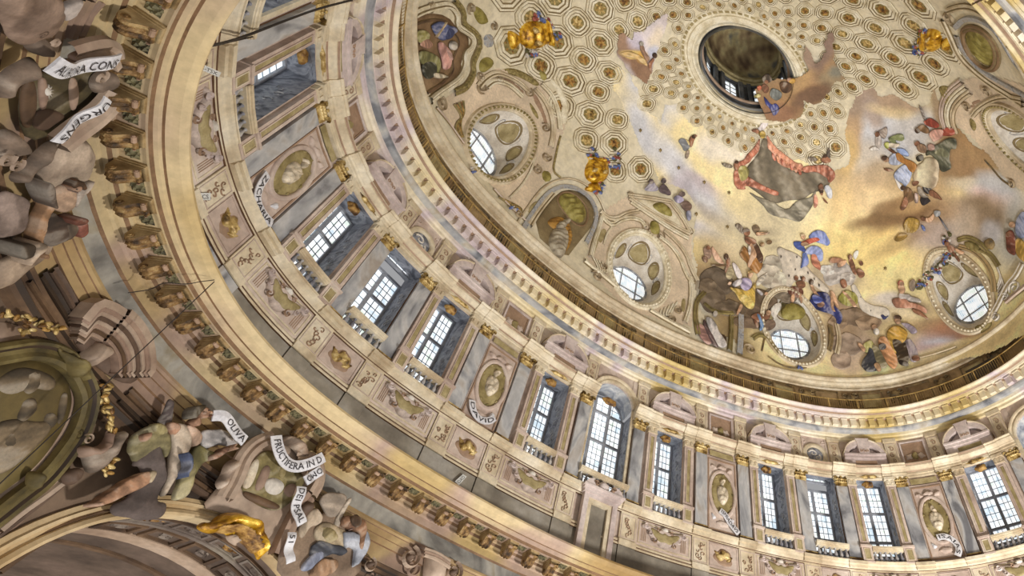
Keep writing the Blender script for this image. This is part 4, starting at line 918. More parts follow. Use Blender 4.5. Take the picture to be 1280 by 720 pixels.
for ph, odd, R_ in rows:
    for k in range(-14, 14):
        s = (k + .5 * odd) * E / 7; th = th_s(s) if s > -46 else -180 - (th_s(-2 * E - s) + 0) if False else (th_s(s))
        c = DM(th, ph, 0.); q = pproj(c[None])[0]; e = pproj(DM(np.array([th - .5, th + .5]), ph, 0.))
        if (c - CAM) @ RM[:, 2] > 0: continue
        if not (-20 < q[0] < 1300 and -20 < q[1] < 740): continue
        if any(inside(q[None], p)[0] for p in AED + [R1, R2]): continue
        if ph < 74 and inside(q[None], R3)[0] and q[0] < 1030: continue
        S = DOME.sc(th, ph); S0_ = DOME.sc(th, 0)[0]; hw_ = E / 7 * .5 * (S[0] / S0_); i_ = [q[0] for q in rows].index(ph); gap = (rows[min(i_ + 1, 9)][0] - rows[max(i_ - 1, 0)][0]) / (min(i_ + 1, 9) - max(i_ - 1, 0)) * S[1]
        dist = math.hypot(hw_, gap); r = dist * (.5 if odd else .53); sy = min(1.15, max(.85, gap / hw_)); sides = 8; rot = math.pi / 8
        ncof += 1
        # stepped frame, one mesh; the rosette is a sub-part
        steps = [(1.0, .0), (1., .012), (.955, .014), (.94, .07), (.85, .07), (.83, .02), (.79, .02), (.77, .06), (.64, .06), (.61, .02), (.57, .02), (.55, .04), (.44, .04), (.43, .03)]
        if odd: # four-pointed frame with cut corners
            def ring(f, h):
                S_ = DOME.sc(th, ph); a = np.array([0, .16, math.pi / 2 - .16, math.pi / 2]); pts = []
                for qd in range(4):
                    for x, y in ((.92, -.2), (.92, .2), (.62, .62)):
                        ca, sa = math.cos(qd * math.pi / 2), math.sin(qd * math.pi / 2); pts.append(((x * ca - y * sa) * r * f, (x * sa + y * ca) * r * f * sy))
                pts = np.array(pts); return DOME.p(th + pts[:, 0] / S_[0], ph + pts[:, 1] / S_[1], h)
            V = np.concatenate([ring(f, h) for f, h in steps]); ns = 12
        else:
            V = np.concatenate([polyrel(DOME, th, ph, r * f, 8, rot, h, sy) for f, h in steps]); ns = 8
        m_ = len(steps); F = []; mi = []
        for i in range(m_ - 1):
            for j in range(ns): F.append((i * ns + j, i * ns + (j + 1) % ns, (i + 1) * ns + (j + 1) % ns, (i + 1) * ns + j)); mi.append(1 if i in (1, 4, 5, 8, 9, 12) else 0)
        F.append(tuple((m_ - 1) * ns + j for j in range(ns))); mi.append(2)
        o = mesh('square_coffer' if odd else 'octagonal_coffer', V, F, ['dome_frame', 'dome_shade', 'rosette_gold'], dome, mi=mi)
        V = []; F = []; np_ = 12; rr = r * .4
        S_ = DOME.sc(th, ph); a = np.arange(np_) * 2 * math.pi / np_; w_ = np.where(np.arange(np_) % 2, .55, 1.)
        V = np.concatenate([DOME.p(th + rr * w_ * np.cos(a) / S_[0], ph + rr * w_ * sy * np.sin(a) / S_[1], .035), DOME.p(th + .3 * rr * np.cos(a) / S_[0], ph + .3 * rr * sy * np.sin(a) / S_[1], .04), DOME.p(th, ph, .11)[None]])
        F = [(i, (i + 1) % np_, np_ + (i + 1) % np_, np_ + i) for i in range(np_)] + [(np_ + i, np_ + (i + 1) % np_, 2 * np_) for i in range(np_)]
        mesh('rosette', V, F, 'gold_brown' if (k + odd) % 3 else 'gold', o)
print('coffers', ncof)
# ------------------------------------------------------------------ rim of the central eye and the lantern above
RIM = 75.2; E0 = np.stack([np.linspace(-300, 60, 97)[:-1], np.full(96, RIM)], 1)
V = []; prof = [(-2.6, 0), (-2.4, .12), (-1.6, .14), (-1.4, .05), (-.9, .05), (-.8, .2), (-.2, .25), (.2, .3), (.4, .2), (.9, .22), (1.6, .1), (2.0, .12), (2.4, -.1), (2.6, -.5)]
V = np.stack([DM(E0[:, 0], E0[:, 1] + a, h) for a, h in prof], 1); F = grid_faces(96, 14) + [(95 * 14 + j, 95 * 14 + j + 1, j + 1, j) for j in range(13)]
rim = mesh('trim_15', V.reshape(-1, 3), F, ['dome_frame', 'panel_ochre'], mi=None, smooth=False, **trim('broad moulded ring round the central eye of the dome'))
for i in range(64):
    th = -300 + i * 360 / 64; b = MB(); b.box(th - 1.9, th + 1.9, .13, .17, RIM - 2.3, RIM - 1.7, DOME, 0, 9); b.out('rim_block', 'panel_ochre', rim)
LZ = 41.9
def LW(th, r_, z): t = np.radians(th); return np.stack([(3.75 + r_) * np.cos(t), (2.65 + r_) * np.sin(t), z + 0 * t], -1)
class Lan:
    def __init__(s, d=0.): s.d = d
    def p(s, a, b, off=0.): a, b, off = np.broadcast_arrays(np.asarray(a, float), np.asarray(b, float), np.asarray(off, float)); return LW(a, -(s.d + off), b)
    def sc(s, a, b): return .056, 1.
LN = Lan(); th = np.linspace(-300, 60, 73)
LH = [(0., 41.7), (.1, 42.3), (-.1, 42.4), (-.1, 42.6), (.15, 42.7), (.15, 43.6), (.0, 43.7), (.2, 43.8), (.2, 47.6), (-.1, 47.8), (-.3, 48.1), (0, 48.2)]
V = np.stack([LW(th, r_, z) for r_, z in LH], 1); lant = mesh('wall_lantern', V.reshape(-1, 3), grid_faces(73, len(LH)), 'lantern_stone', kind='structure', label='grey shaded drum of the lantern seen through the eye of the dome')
rows_ = [LW(th, -.1 - 3.6 * (1 - math.cos(math.radians(a))), 48.2 + 2.9 * math.sin(math.radians(a))) for a in range(0, 91, 9)]
class LC:
    def p(s, a, b, off=0.):
        a, b, off = np.broadcast_arrays(np.asarray(a, float), np.asarray(b, float), np.asarray(off, float)); q = np.radians(b); t = np.radians(a)
        return np.stack([(3.6 - off) * np.cos(q) * np.cos(t), (2.55 - off) * np.cos(q) * np.sin(t), 48.2 + (2.9 - off) * np.sin(q)], -1)
    def sc(s, a, b): return .05 * math.cos(math.radians(b)), .05
V = np.stack([LW(th, r_, z) for r_, z in ((-.1, 47.3), (-.25, 47.4), (-.3, 47.7), (-.45, 47.8), (-.5, 48.1), (-.3, 48.25))], 1); mesh('lantern_cornice', V.reshape(-1, 3), grid_faces(73, 6), 'panel_ochre', lant)
V = np.stack([LW(th, r_, z) for r_, z in ((-.05, 43.4), (-.2, 43.45), (-.22, 43.6), (-.05, 43.7))], 1); mesh('lantern_cornice', V.reshape(-1, 3), grid_faces(73, 4), 'stucco_lower', lant)
a_ = np.linspace(-300, 60, 121); b_ = np.linspace(0, 90, 30); P = LC().p(a_[:, None], b_[None, :]); rr = rng.random(6) * 6
X = P.reshape(-1, 3); nz = sum(np.sin(X @ (rng.normal(size=3) * f_) + q_) * w_ for f_, w_ in ((1.2, 1), (2.5, .7), (5, .4)) for q_ in rr[:3]) / 3
t_ = np.clip((nz + 1) / 2, 0, 1)[:, None]; pal = np.array([lin(c) for c in ((96, 76, 56), (150, 128, 92), (188, 172, 124), (120, 118, 112))]); ix = np.clip(t_ * 3, 0, 2.999); i0 = ix.astype(int)[:, 0]; cc = pal[i0] * (1 - (ix - i0[:, None])) + pal[i0 + 1] * (ix - i0[:, None])
mesh('ceiling_lantern', P.reshape(-1, 3), grid_faces(121, 30), 'paint', kind='structure', label='frescoed cap of the lantern with brown and olive clouds', col=cc, smooth=True)
wn_ = wn
for i, tq in enumerate((-22, -62, -102, -142, -182, -222)):
    wn_ += 1
    w_ = MB(); t = empty('window_%d' % wn_, LW(np.array(tq, float), .15, 44.), kind='structure', label='small bright arched window of the lantern, number %d clockwise from the urn of blue flowers' % (i + 1))
    L_ = Lan(-.18); pts = np.concatenate([[(tq - 8, 44.2), (tq + 8, 44.2), (tq + 8, 46.4)], [(tq + 8 * math.cos(a), 46.4 + .6 * math.sin(a)) for a in np.linspace(0, math.pi, 9)[1:]]])
    mesh('pane', np.concatenate([L_.p(pts[:, 0], pts[:, 1], .03), L_.p(pts[:, 0], pts[:, 1], 0.)]), [tuple(range(11))] + [(j, 11 + j, 11 + (j + 1) % 11, (j + 1) % 11) for j in range(11)], 'pane', t)
    b = MB(); b.frame(tq - 9, tq + 9, 44.1, 47.1, 1.2, .0, .1, 0, L_, .1); b.box(tq - .6, tq + .6, .03, .08, 44.2, 46.9, L_); b.box(tq - 8, tq + 8, .03, .08, 45.1, 45.2, L_); b.box(tq - 8, tq + 8, .03, .08, 46., 46.1, L_); b.out('window_frame', 'lantern_stone', t)
    for q in (-14, 14): b = MB(); b.box(tq + q - 3, tq + q + 3, 0, .22, 43.7, 47.6, LN); b.out('lantern_pilaster', 'lantern_stone', t)
# ------------------------------------------------------------------ oval windows of the dome
onames = {-50.3: 'beside the ledge above the first lunette window', -89.7: 'under the triangular pediment', -129.: 'below the angel in yellow', -180.5: 'hung with the dark garland', -230.: 'at the frame edge past the violoncello player'}
def outw(th): n_ = np.array([math.cos(math.radians(th)) / DA, math.sin(math.radians(th)) / DB, 0]); n_ /= np.linalg.norm(n_); return n_, np.array([-n_[1], n_[0], 0])
for th in OC:
    kk = [k for k in onames if abs(k - th) < 1]
    if not kk: continue
    nm = onames[kk[0]]; wn_ += 1
    n_, tt = outw(th); c0 = DM(th, 9.8, 0.); c1 = c0 + n_ * 1.15 + np.array([0, 0, -.1]); R_ = 1.34
    t = empty('window_%d' % wn_, c0, kind='structure', label='big oval dome window with leaded pane, ' + nm)
    N_ = 48; op = ovl(th, 1., N_); P0 = DOME.p(op[:, 0], op[:, 1], -.02)
    # order the outer circle like the oval
    u = (P0 - P0.mean(0)) @ tt; v = (P0 - P0.mean(0))[:, 2]; ang = np.arctan2(v / np.abs(v).max(), u / np.abs(u).max())
    C1 = c1 + R_ * (np.cos(ang)[:, None] * tt + np.sin(ang)[:, None] * np.array([0, 0, 1.])); Cm = P0 * .5 + C1 * .5 + n_ * .28 * 1.; 
    C2 = c1 - n_ * .06 + (R_ + .16) * (np.cos(ang)[:, None] * tt + np.sin(ang)[:, None] * np.array([0, 0, 1.]))
    V = np.concatenate([P0, Cm, C2, C1 - n_ * .1, C1 + n_ * .05]); F = [(i * N_ + j, i * N_ + (j + 1) % N_, (i + 1) * N_ + (j + 1) % N_, (i + 1) * N_ + j) for i in range(4) for j in range(N_)]
    mesh('reveal', V, F, ['stucco_white', 'reveal_light'], t, smooth=True, mi=[0 if i < 2 else 1 for i in range(4) for j in range(N_)])
    a = np.linspace(0, 2 * math.pi, 40, endpoint=False); D = lambda r, off: c1 - n_ * off + r * (np.cos(a)[:, None] * tt + np.sin(a)[:, None] * np.array([0, 0, 1.]))
    mesh('round_pane', np.concatenate([D(R_, .0), D(R_, -.04)]), [tuple(range(40)), tuple(range(79, 39, -1))] + [(j, 40 + j, 40 + (j + 1) % 40, (j + 1) % 40) for j in range(40)], 'pane', t)
    b = MB(); lb = MB()
    for q in (-.45, .45, -.45j, .45j):
        h = math.sqrt(R_ ** 2 - (.45 * R_) ** 2); w1 = .035
        for bb, ws in ((b, w1),):
            if isinstance(q, complex): z_ = q.imag * R_; pts = [(-h, z_ - w1), (h, z_ - w1), (h, z_ + w1), (-h, z_ + w1)]
            else: x_ = q * R_; pts = [(x_ - w1, -h), (x_ + w1, -h), (x_ + w1, h), (x_ - w1, h)]
            Vq = [c1 - n_ * o_ + x * tt + np.array([0, 0, z]) for o_ in (.02, .09) for x, z in pts]; bb.add(Vq, [(4, 5, 6, 7), (0, 1, 5, 4), (1, 2, 6, 5), (2, 3, 7, 6), (3, 0, 4, 7)])
    for i in range(-9, 10):
        for vert in (0, 1):
            x_ = i * .14; h = math.sqrt(max(0, R_ ** 2 - x_ ** 2)); w1 = .009; pts = [(x_ - w1, -h), (x_ + w1, -h), (x_ + w1, h), (x_ - w1, h)] if vert else [(-h, x_ - w1), (h, x_ - w1), (h, x_ + w1), (-h, x_ + w1)]
            lb.add([c1 - n_ * .015 + x * tt + np.array([0, 0, z]) for x, z in pts], [(0, 1, 2, 3)])
    b.out('glazing_bar', 'window_frame', t); lb.out('leading', 'lead_dark', t, kind='stuff')
    # painted panels of the reveal
    def RV(f, w): # f around (angle index), w across 0..1 from opening to pane
        A = [P0, Cm, C2]; x = np.clip(w, 0, 1) * 2; i = np.clip(x.astype(int), 0, 1); fr = x - i; ii = (np.asarray(f) * N_) % N_; j0 = ii.astype(int); g = ii - j0; j1 = (j0 + 1) % N_
        L = [k[j0] * (1 - g)[:, None] + k[j1] * g[:, None] for k in A]; L = np.stack(L, 1); ar = np.arange(len(f)); return L[ar, i] * (1 - fr)[:, None] + L[ar, i + 1] * fr[:, None]
    cen = (P0.mean(0) + C1.mean(0)) / 2
    class RS:
        def p(s, a, b_, off=0.):
            a, b_, off = [np.atleast_1d(x) for x in np.broadcast_arrays(np.asarray(a, float), np.asarray(b_, float), np.asarray(off, float))]
            sh = a.shape; a, b_, off = a.ravel(), b_.ravel(), off.ravel()
            P_ = RV(a / 12., b_ / 2.); d_ = cen - P_; d_ /= np.linalg.norm(d_, axis=1)[:, None]; return (P_ + d_ * off[:, None]).reshape(sh + (3,))
        def sc(s, a, b_): return 1., 1.
    rs = RS()
    for f0, w0, ra, rb, mt in ((3., .85, .75, .48, 'panel_ochre'), (4.7, .8, .4, .34, 'panel_ochre'), (1.3, .8, .4, .34, 'panel_ochre'), (.1, .8, .4, .3, 'ochre_ground'), (5.9, .8, .4, .3, 'ochre_ground')):
        relief('painted_panel', rs, ell(f0, w0, ra, rb, 20, 0, [(4, .06, 0)]), .02, mt, t, step=.12)
        moulding('panel_frame', rs, ell(f0, w0, ra * 1.12, rb * 1.15, 24), [(.05, 0), (.02, .04), (-.03, .04), (-.06, 0)], 'dome_shade', t)
    b = MB()
    for f0 in (2.1, 3.9, 5.3, .7): scroll(b, f0, .75, .16, .3, 1.2, .03, .03, rs, f0)
    b.out('painted_scroll', 'marble_grey', t)
    # frame
    fm_ = 'dome_frame' if abs(th + 89.7) < 2 else 'cream'
    fr = moulding('oval_frame', DOME, ovl(th, 1.0, 64), [(.12, -.08), (.1, .06), (.02, .1), (-.06, .08), (-.1, .16), (-.2, .2), (-.28, .14), (-.3, .2), (-.38, .18), (-.42, 0)], fm_, t)
    # carved bead garland round the frame
    pts = ovl(th, 1., 56); S_ = DOME.sc(*pts.mean(0)); g = MB()
    for i, (x, y) in enumerate(pts):
        nx_, ny_ = (x - th) * S_[0], (y - OPH) * S_[1]; l_ = math.hypot(nx_, ny_); x2, y2 = x + nx_ / l_ * .19 / S_[0], y + ny_ / l_ * .19 / S_[1]
        V = np.concatenate([polyrel(DOME, x2, y2, .1, 6, 0, .16), polyrel(DOME, x2, y2, .05, 6, 0, .27)]); g.add(V, [(j, (j + 1) % 6, 6 + (j + 1) % 6, 6 + j) for j in range(6)] + [tuple(range(6, 12))])
    g.out('carved_leaf_band', 'rosette_gold' if abs(th + 50) < 2 or abs(th + 230) < 2 else 'dome_frame', t, kind='stuff')

# ------------------------------------------------------------------ fresco painting
def mixc(c, col, w): return c * (1 - w[:, None]) + np.array(lin(col))[None] * w[:, None]
def blobs(P, c, lst, surf=DOME, warp=.35, seed=5, wf=1.1):
    """lst: (cx, cy, rx, ry, rot deg, colour, softness, strength) picked on the photo, laid out on the surface in 3D"""
    D = np.stack([nzf(P, wf, seed + i, 4) for i in range(3)], 1) * warp; Q = P + D
    for i, (cx, cy, rx, ry, rot, col, soft, k) in enumerate(lst):
        a = math.radians(rot); pp = surf.px([(cx, cy), (cx + rx * math.cos(a), cy + rx * math.sin(a)), (cx - ry * math.sin(a), cy + ry * math.cos(a))]); X = surf.p(pp[:, 0], pp[:, 1], 0.)
        u, v = X[1] - X[0], X[2] - X[0]; G = np.array([[u @ u, u @ v], [u @ v, v @ v]]); d = Q - X[0]; ab = np.stack([d @ u, d @ v], 1) @ np.linalg.inv(G)
        r = np.hypot(ab[:, 0], ab[:, 1]); far = np.linalg.norm(d, axis=1) > 3.5 * max(np.linalg.norm(u), np.linalg.norm(v))
        w = np.clip((1 + soft - r) / (2 * soft), 0, 1); w = w * w * (3 - 2 * w) * k; w[far] = 0
        c = mixc(c, col, w)
    return c
def gridpatch(name, polypx, step, off, base, lst, parent=None, rag=.25, surf=DOME, seed=4, warp=.35, wf=1.1, extra=None, holes=False, bright=1., **kw):
    pc = surf.px(polypx); lo, hi = pc.min(0), pc.max(0); S = surf.sc(*pc.mean(0)); na = int((hi[0] - lo[0]) * S[0] / step) + 2; nb = int((hi[1] - lo[1]) * S[1] / step) + 2
    A, B = np.meshgrid(np.linspace(lo[0] - .3, hi[0] + .3, na), np.linspace(lo[1] - .3, hi[1] + .3, nb), indexing='ij'); X = surf.p(A, B, off).reshape(-1, 3)
    d1 = nzf(X, 2.2, seed, 4) * rag; d2 = nzf(X, 2.2, seed + 9, 4) * rag; q = np.stack([A.ravel() + d1 / S[0], B.ravel() + d2 / S[1]], 1)
    ins = np.zeros(len(q), bool)
    for i in range(0, len(q), 20000): ins[i:i + 20000] = inside(q[i:i + 20000], pc)
    I = ins.reshape(na, nb); ok = I[:-1, :-1] & I[1:, :-1] & I[:-1, 1:] & I[1:, 1:]; ii, jj = np.where(ok); f = np.stack([ii * nb + jj, ii * nb + jj + 1, (ii + 1) * nb + jj + 1, (ii + 1) * nb + jj], 1)
    if holes:
        cA = (A[:-1, :-1] + A[1:, 1:]) / 2; cB = (B[:-1, :-1] + B[1:, 1:]) / 2; cA, cB = cA[ii, jj], cB[ii, jj]; kp = np.ones(len(f), bool)
        for o_ in OC: kp &= (((cA - o_) / (ORT * 1.1 * OSC.get(o_, 1.))) ** 2 + ((cB - OPH) / (ORP * 1.1)) ** 2) > 1
        f = f[kp]
    used = np.unique(f); m = -np.ones(na * nb, int); m[used] = np.arange(len(used)); X = X[used]; f = m[f]
    c = np.tile(np.array(lin(base)), (len(X), 1)) * bright; n1 = nzf(X, .7, seed + 20, 5)
    c = c * (1 + .16 * n1[:, None]); c = blobs(X, c, lst, surf, warp, seed, wf)
    n2 = nzf(X, 5., seed + 30, 3); n3 = nzf(X, 1.6, seed + 40, 5); c = c * (1 + .09 * n2[:, None] + .13 * n3[:, None])
    if extra: c = extra(X, c)
    c = c * 1.24
    return mesh(name, X, f.tolist(), 'paint_soft', parent, smooth=True, col=np.clip(c, 0, 1), **kw)
W_, Y_, B_, G_, T_, D_, N_, Q_, K_ = (226, 216, 198), (232, 214, 164), (196, 198, 208), (178, 160, 140), (158, 130, 98), (112, 90, 66), (238, 222, 176), (216, 184, 178), (128, 118, 104)
BL = [(800, 105, 26, 16, 50, B_, .5, .9), (800, 160, 45, 14, 62, B_, .6, .9), (850, 215, 60, 16, 55, B_, .6, .9), (838, 142, 14, 14, 0, B_, .5, .9), (868, 175, 40, 16, 50, Y_, .5, 1), (900, 190, 34, 16, 30, W_, .5, 1), (928, 180, 30, 12, 40, W_, .5, .9),
      (905, 225, 26, 22, 30, Y_, .5, 1), (850, 235, 22, 16, 0, (180, 172, 180), .6, .9), (888, 240, 44, 8, 38, (176, 164, 168), .6, .9), (905, 265, 40, 12, 35, B_, .6, .8), (930, 262, 34, 14, 30, Y_, .6, .9), (880, 290, 40, 14, 20, (190, 188, 196), .6, .9), (900, 275, 46, 7, 32, (150, 138, 130), .6, .6),
      (885, 312, 34, 20, 10, (206, 186, 136), .7, .9), (878, 345, 26, 18, 0, (186, 158, 112), .7, .9), (915, 318, 34, 16, 20, (176, 156, 132), .6, .9), (925, 345, 40, 22, 10, (134, 112, 86), .5, .9), (895, 365, 38, 26, 0, (128, 110, 88), .5, .9), (885, 378, 16, 22, -20, (176, 176, 168), .5, .8),
      (940, 375, 42, 24, 10, (120, 100, 76), .5, .9), (955, 400, 34, 16, 20, (104, 86, 66), .5, .9), (965, 340, 30, 30, 0, (216, 200, 160), .5, .9), (968, 350, 18, 20, 0, (226, 210, 168), .5, .9), (975, 330, 20, 14, 0, (200, 196, 204), .5, .8), (972, 368, 24, 14, 0, (120, 110, 96), .4, .9),
      (975, 300, 60, 60, 0, N_, .8, .9), (1000, 290, 34, 34, 0, (242, 228, 184), .9, 1), (960, 285, 44, 30, 0, (184, 172, 146), .9, .7), (1060, 300, 46, 34, 0, (236, 212, 148), .7, 1), (1075, 330, 60, 26, -10, (238, 212, 140), .6, 1), (1110, 320, 54, 26, -20, (240, 216, 148), .6, 1), (1120, 350, 40, 16, 0, (236, 220, 160), .6, 1), (1105, 285, 30, 16, -10, (228, 196, 130), .6, .8),
      (1075, 250, 38, 34, 0, (232, 208, 158), .5, 1), (1090, 240, 34, 26, 0, (226, 200, 156), .4, .9), (1060, 225, 26, 22, 0, (198, 172, 134), .6, .8), (1052, 250, 16, 26, 0, (220, 192, 140), .5, .8),
      (1080, 150, 40, 44, 20, (190, 190, 196), .5, .95), (1110, 170, 46, 34, 20, (196, 196, 200), .5, 1), (1150, 160, 30, 30, 0, (198, 194, 192), .6, .9), (1085, 195, 26, 20, 0, (196, 184, 168), .6, .8), (1062, 170, 14, 50, 15, (178, 148, 112), .5, .95), (1056, 190, 14, 26, 0, (206, 176, 120), .5, .8), (1075, 120, 16, 26, 20, (160, 140, 122), .5, .95), (1098, 122, 26, 12, 20, (164, 142, 124), .5, .95), (1125, 128, 30, 11, 15, (172, 148, 124), .45, .95), (1092, 140, 10, 22, -20, (164, 146, 134), .5, .9), (1115, 138, 26, 6, 10, (218, 196, 150), .6, .7),
      (1172, 130, 10, 36, -8, (160, 138, 112), .5, .95), (1190, 165, 22, 22, 10, (168, 140, 106), .5, .95), (1210, 190, 40, 34, 30, (164, 132, 94), .45, 1), (1225, 205, 34, 20, 20, (172, 142, 104), .5, .9), (1195, 215, 36, 20, 0, (158, 128, 94), .5, .9), (1220, 232, 34, 10, 5, (226, 214, 188), .5, .8), (1255, 250, 36, 24, 30, (192, 192, 194), .6, .95), (1238, 245, 24, 12, 10, (220, 192, 188), .6, .8), (1265, 300, 26, 40, 0, (172, 170, 162), .6, .95), (1250, 230, 24, 14, 30, (196, 198, 204), .6, .8),
      (1210, 262, 44, 16, -8, (176, 150, 122), .5, .9), (1225, 272, 34, 26, 0, (138, 118, 94), .4, .95), (1205, 285, 26, 24, 0, (158, 134, 108), .5, .9), (1240, 290, 14, 16, 0, (188, 186, 190), .5, .8), (1180, 290, 40, 34, -30, (200, 184, 166), .5, .9), (1160, 290, 30, 26, 0, (176, 158, 150), .5, .8), (1155, 262, 40, 16, 0, (172, 140, 104), .5, .9), (1128, 270, 46, 14, -22, (128, 98, 66), .5, .95), (1100, 272, 40, 8, -18, (132, 104, 70), .5, .95), (1140, 250, 34, 12, -20, (184, 150, 104), .5, .9), (1110, 258, 26, 8, -20, (140, 110, 76), .6, .8), (1150, 235, 40, 14, 10, (196, 164, 124), .6, .8), (1100, 215, 26, 14, 0, (182, 158, 128), .6, .8),
      (1125, 305, 40, 10, -25, (150, 120, 84), .6, .6), (1060, 350, 34, 14, 10, (210, 192, 150), .6, .8), (1040, 345, 36, 20, 0, (178, 162, 138), .5, .9), (1055, 340, 14, 14, 0, (206, 206, 210), .5, .9), (1032, 360, 20, 14, 0, (196, 176, 150), .5, .8), (1095, 380, 36, 18, 10, (236, 218, 164), .6, .9), (1075, 400, 46, 20, 0, (152, 130, 104), .5, .9), (1100, 420, 30, 14, 0, (172, 150, 124), .5, .9), (1120, 395, 26, 8, -10, (226, 210, 176), .6, .9), (1115, 375, 24, 10, 0, (206, 200, 204), .6, .7),
      (1060, 430, 30, 22, 0, (186, 164, 146), .5, .9), (1050, 415, 26, 16, 0, (160, 136, 108), .5, .9), (1060, 455, 20, 14, 0, (204, 180, 160), .5, .8), (1150, 415, 50, 14, -10, (220, 200, 150), .6, .95), (1170, 405, 34, 12, -10, (162, 136, 104), .5, .9), (1165, 430, 30, 16, -20, (190, 168, 172), .6, .95), (1185, 420, 26, 8, -15, (196, 200, 214), .6, .9), (1195, 408, 34, 12, -15, (166, 120, 92), .5, .9), (1215, 415, 26, 8, -20, (160, 118, 92), .5, .9), (1175, 445, 40, 10, -20, (222, 206, 166), .5, .9), (1235, 430, 40, 10, -32, (206, 186, 140), .5, .9),
      (1148, 380, 22, 8, 20, (160, 138, 112), .6, .8), (915, 400, 30, 22, 0, (146, 122, 84), .5, .9), (905, 430, 40, 20, 20, (150, 128, 92), .5, .95), (985, 395, 16, 20, 0, (200, 196, 186), .5, .6), (1045, 388, 20, 14, 0, (168, 140, 112), .5, .9)]
def rays_extra(X, c):
    # rays of the glory: fan of light painted round the seated woman
    p0 = DOME.px([(1000, 292), (1040, 292)]); A = DOME.p(p0[:, 0], p0[:, 1], 0.); C0 = A[0]; u = A[1] - A[0]; R0 = np.linalg.norm(u); u /= R0; n_ = np.array([0, 0, 1.]); n_ -= (n_ @ u) * u; n_ /= np.linalg.norm(n_)
    d = X - C0; r = np.linalg.norm(d, axis=1) / R0; a = np.arctan2(d @ n_, d @ u); w = np.clip(1 - np.abs(r - .95) / .55, 0, 1) * (np.sin(a * 24 + 2 * np.sin(a * 7)) * .5 + .5) * np.clip(-np.cos(a - .3), 0, 1)
    return mixc(c, (164, 152, 128), w * .75)
main = gridpatch('painted_sky', R1, .1, .03, Y_, BL, None, seed=4, extra=rays_extra, holes=True, label='large painted sky of golden light and grey clouds covering half the dome', cat='fresco')
gridpatch('painted_cloud', R2, .08, .12, (196, 184, 184), [(785, 60, 16, 20, 0, (150, 118, 96), .3, 1), (776, 52, 10, 16, 0, (156, 126, 104), .3, 1), (800, 82, 12, 20, -20, (140, 108, 84), .3, 1), (815, 45, 22, 20, -40, (214, 204, 206), .3, 1), (822, 50, 10, 16, 0, (226, 210, 180), .5, .7), (818, 62, 8, 8, 0, (180, 186, 208), .5, .8), (795, 50, 10, 10, 0, (198, 190, 204), .4, .9), (808, 95, 10, 14, 0, (146, 114, 90), .3, 1), (790, 66, 16, 5, 5, (222, 192, 120), .3, 1), (803, 70, 8, 7, 30, (216, 170, 90), .3, 1)], None, rag=.3, warp=.2, wf=2, seed=8, label='pale mauve cloud with brown lower edge drifting over the coffers, angel in its folds', cat='fresco', group='clouds drifting over the coffers')
gridpatch('painted_cloud', R3, .08, .34, (150, 122, 90), [(990, 120, 40, 22, -20, (150, 116, 80), .4, 1), (1015, 105, 30, 16, -30, (164, 130, 92), .4, 1), (1040, 98, 16, 14, 0, (150, 132, 104), .4, 1), (975, 140, 20, 12, 0, (140, 104, 78), .4, 1), (1015, 118, 26, 12, -30, (112, 86, 66), .35, 1), (1030, 62, 10, 34, 20, (130, 108, 94), .4, 1), (1010, 60, 8, 26, -10, (150, 128, 112), .4, .9), (1042, 50, 7, 24, 10, (134, 112, 100), .4, .9), (1000, 100, 22, 8, -30, (178, 146, 104), .5, .9), (1048, 88, 10, 8, 0, (128, 128, 116), .5, .8)], None, rag=.22, warp=.2, wf=2, seed=12, label='dark brown storm cloud with ragged wisps over the rim of the central eye', cat='fresco', group='clouds drifting over the coffers')
# figures -----------------------------------------------------------
SK, SKD, HR, HRG = (206, 160, 122), (150, 100, 70), (84, 58, 40), (176, 168, 156)
def eph(cx, cy, rx, ry, rot=0, n=12):
    return [tuple(p) for p in ell(cx, cy, rx, ry, n, math.radians(rot))]
def figure(name, label, cat, parts, surf=DOME, off=.05, group=None, lift=.02, sm=1):
    """parts (name, colour, outline as seen in the photograph, options) laid one over the other on the painted surface"""
    al = np.array([p for q in parts for p in q[2]]); c = surf.px([al.mean(0)])[0]; t = empty(name, surf.p(c[0], c[1], off), label=label, cat=cat, group=group)
    for i, q in enumerate(parts):
        nm, col, pts = q[:3]; o = q[3] if len(q) > 3 else {}
        ch = surf.px(pts); S_ = np.array(surf.sc(*ch.mean(0)))
        if len(pts) != 12 and not o.get('it') == 0:
            ch = smooth_poly(ch, 1); ext = np.ptp(ch * S_, axis=0).min(); X_ = np.stack([ch[:, 0] * S_[0], ch[:, 1] * S_[1], 0 * ch[:, 0]], 1)
            ch = ch + np.stack([nzf(X_, 7 / max(.4, ext), 7 + i, 3), nzf(X_, 7 / max(.4, ext), 77 + i, 3)], 1) * ext * .09 / S_
        isw = isinstance(surf, Wall); sd = i
        cf = paintf(col, o.get('sh', .42), o.get('fr', 12.), o.get('a', (i * 1.3) % 3.1), i, isw, np.array([.88, .8, .7]) if isw else 1.15)
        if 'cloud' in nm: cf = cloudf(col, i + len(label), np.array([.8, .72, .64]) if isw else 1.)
        w_ = np.ptp(ch * np.array(surf.sc(*ch.mean(0))), axis=0).min()
        relief(nm, surf, ch, o.get('h', min(.05, .12 * w_)), 'paint', t, base=off + lift * i + o.get('b', 0), step=max(.04, w_ / 18), cap=3500, colf=cf, skirt=.02 + lift * i, it=o.get('it', sm))
    return t
def P(*a): return list(zip(a[::2], a[1::2]))

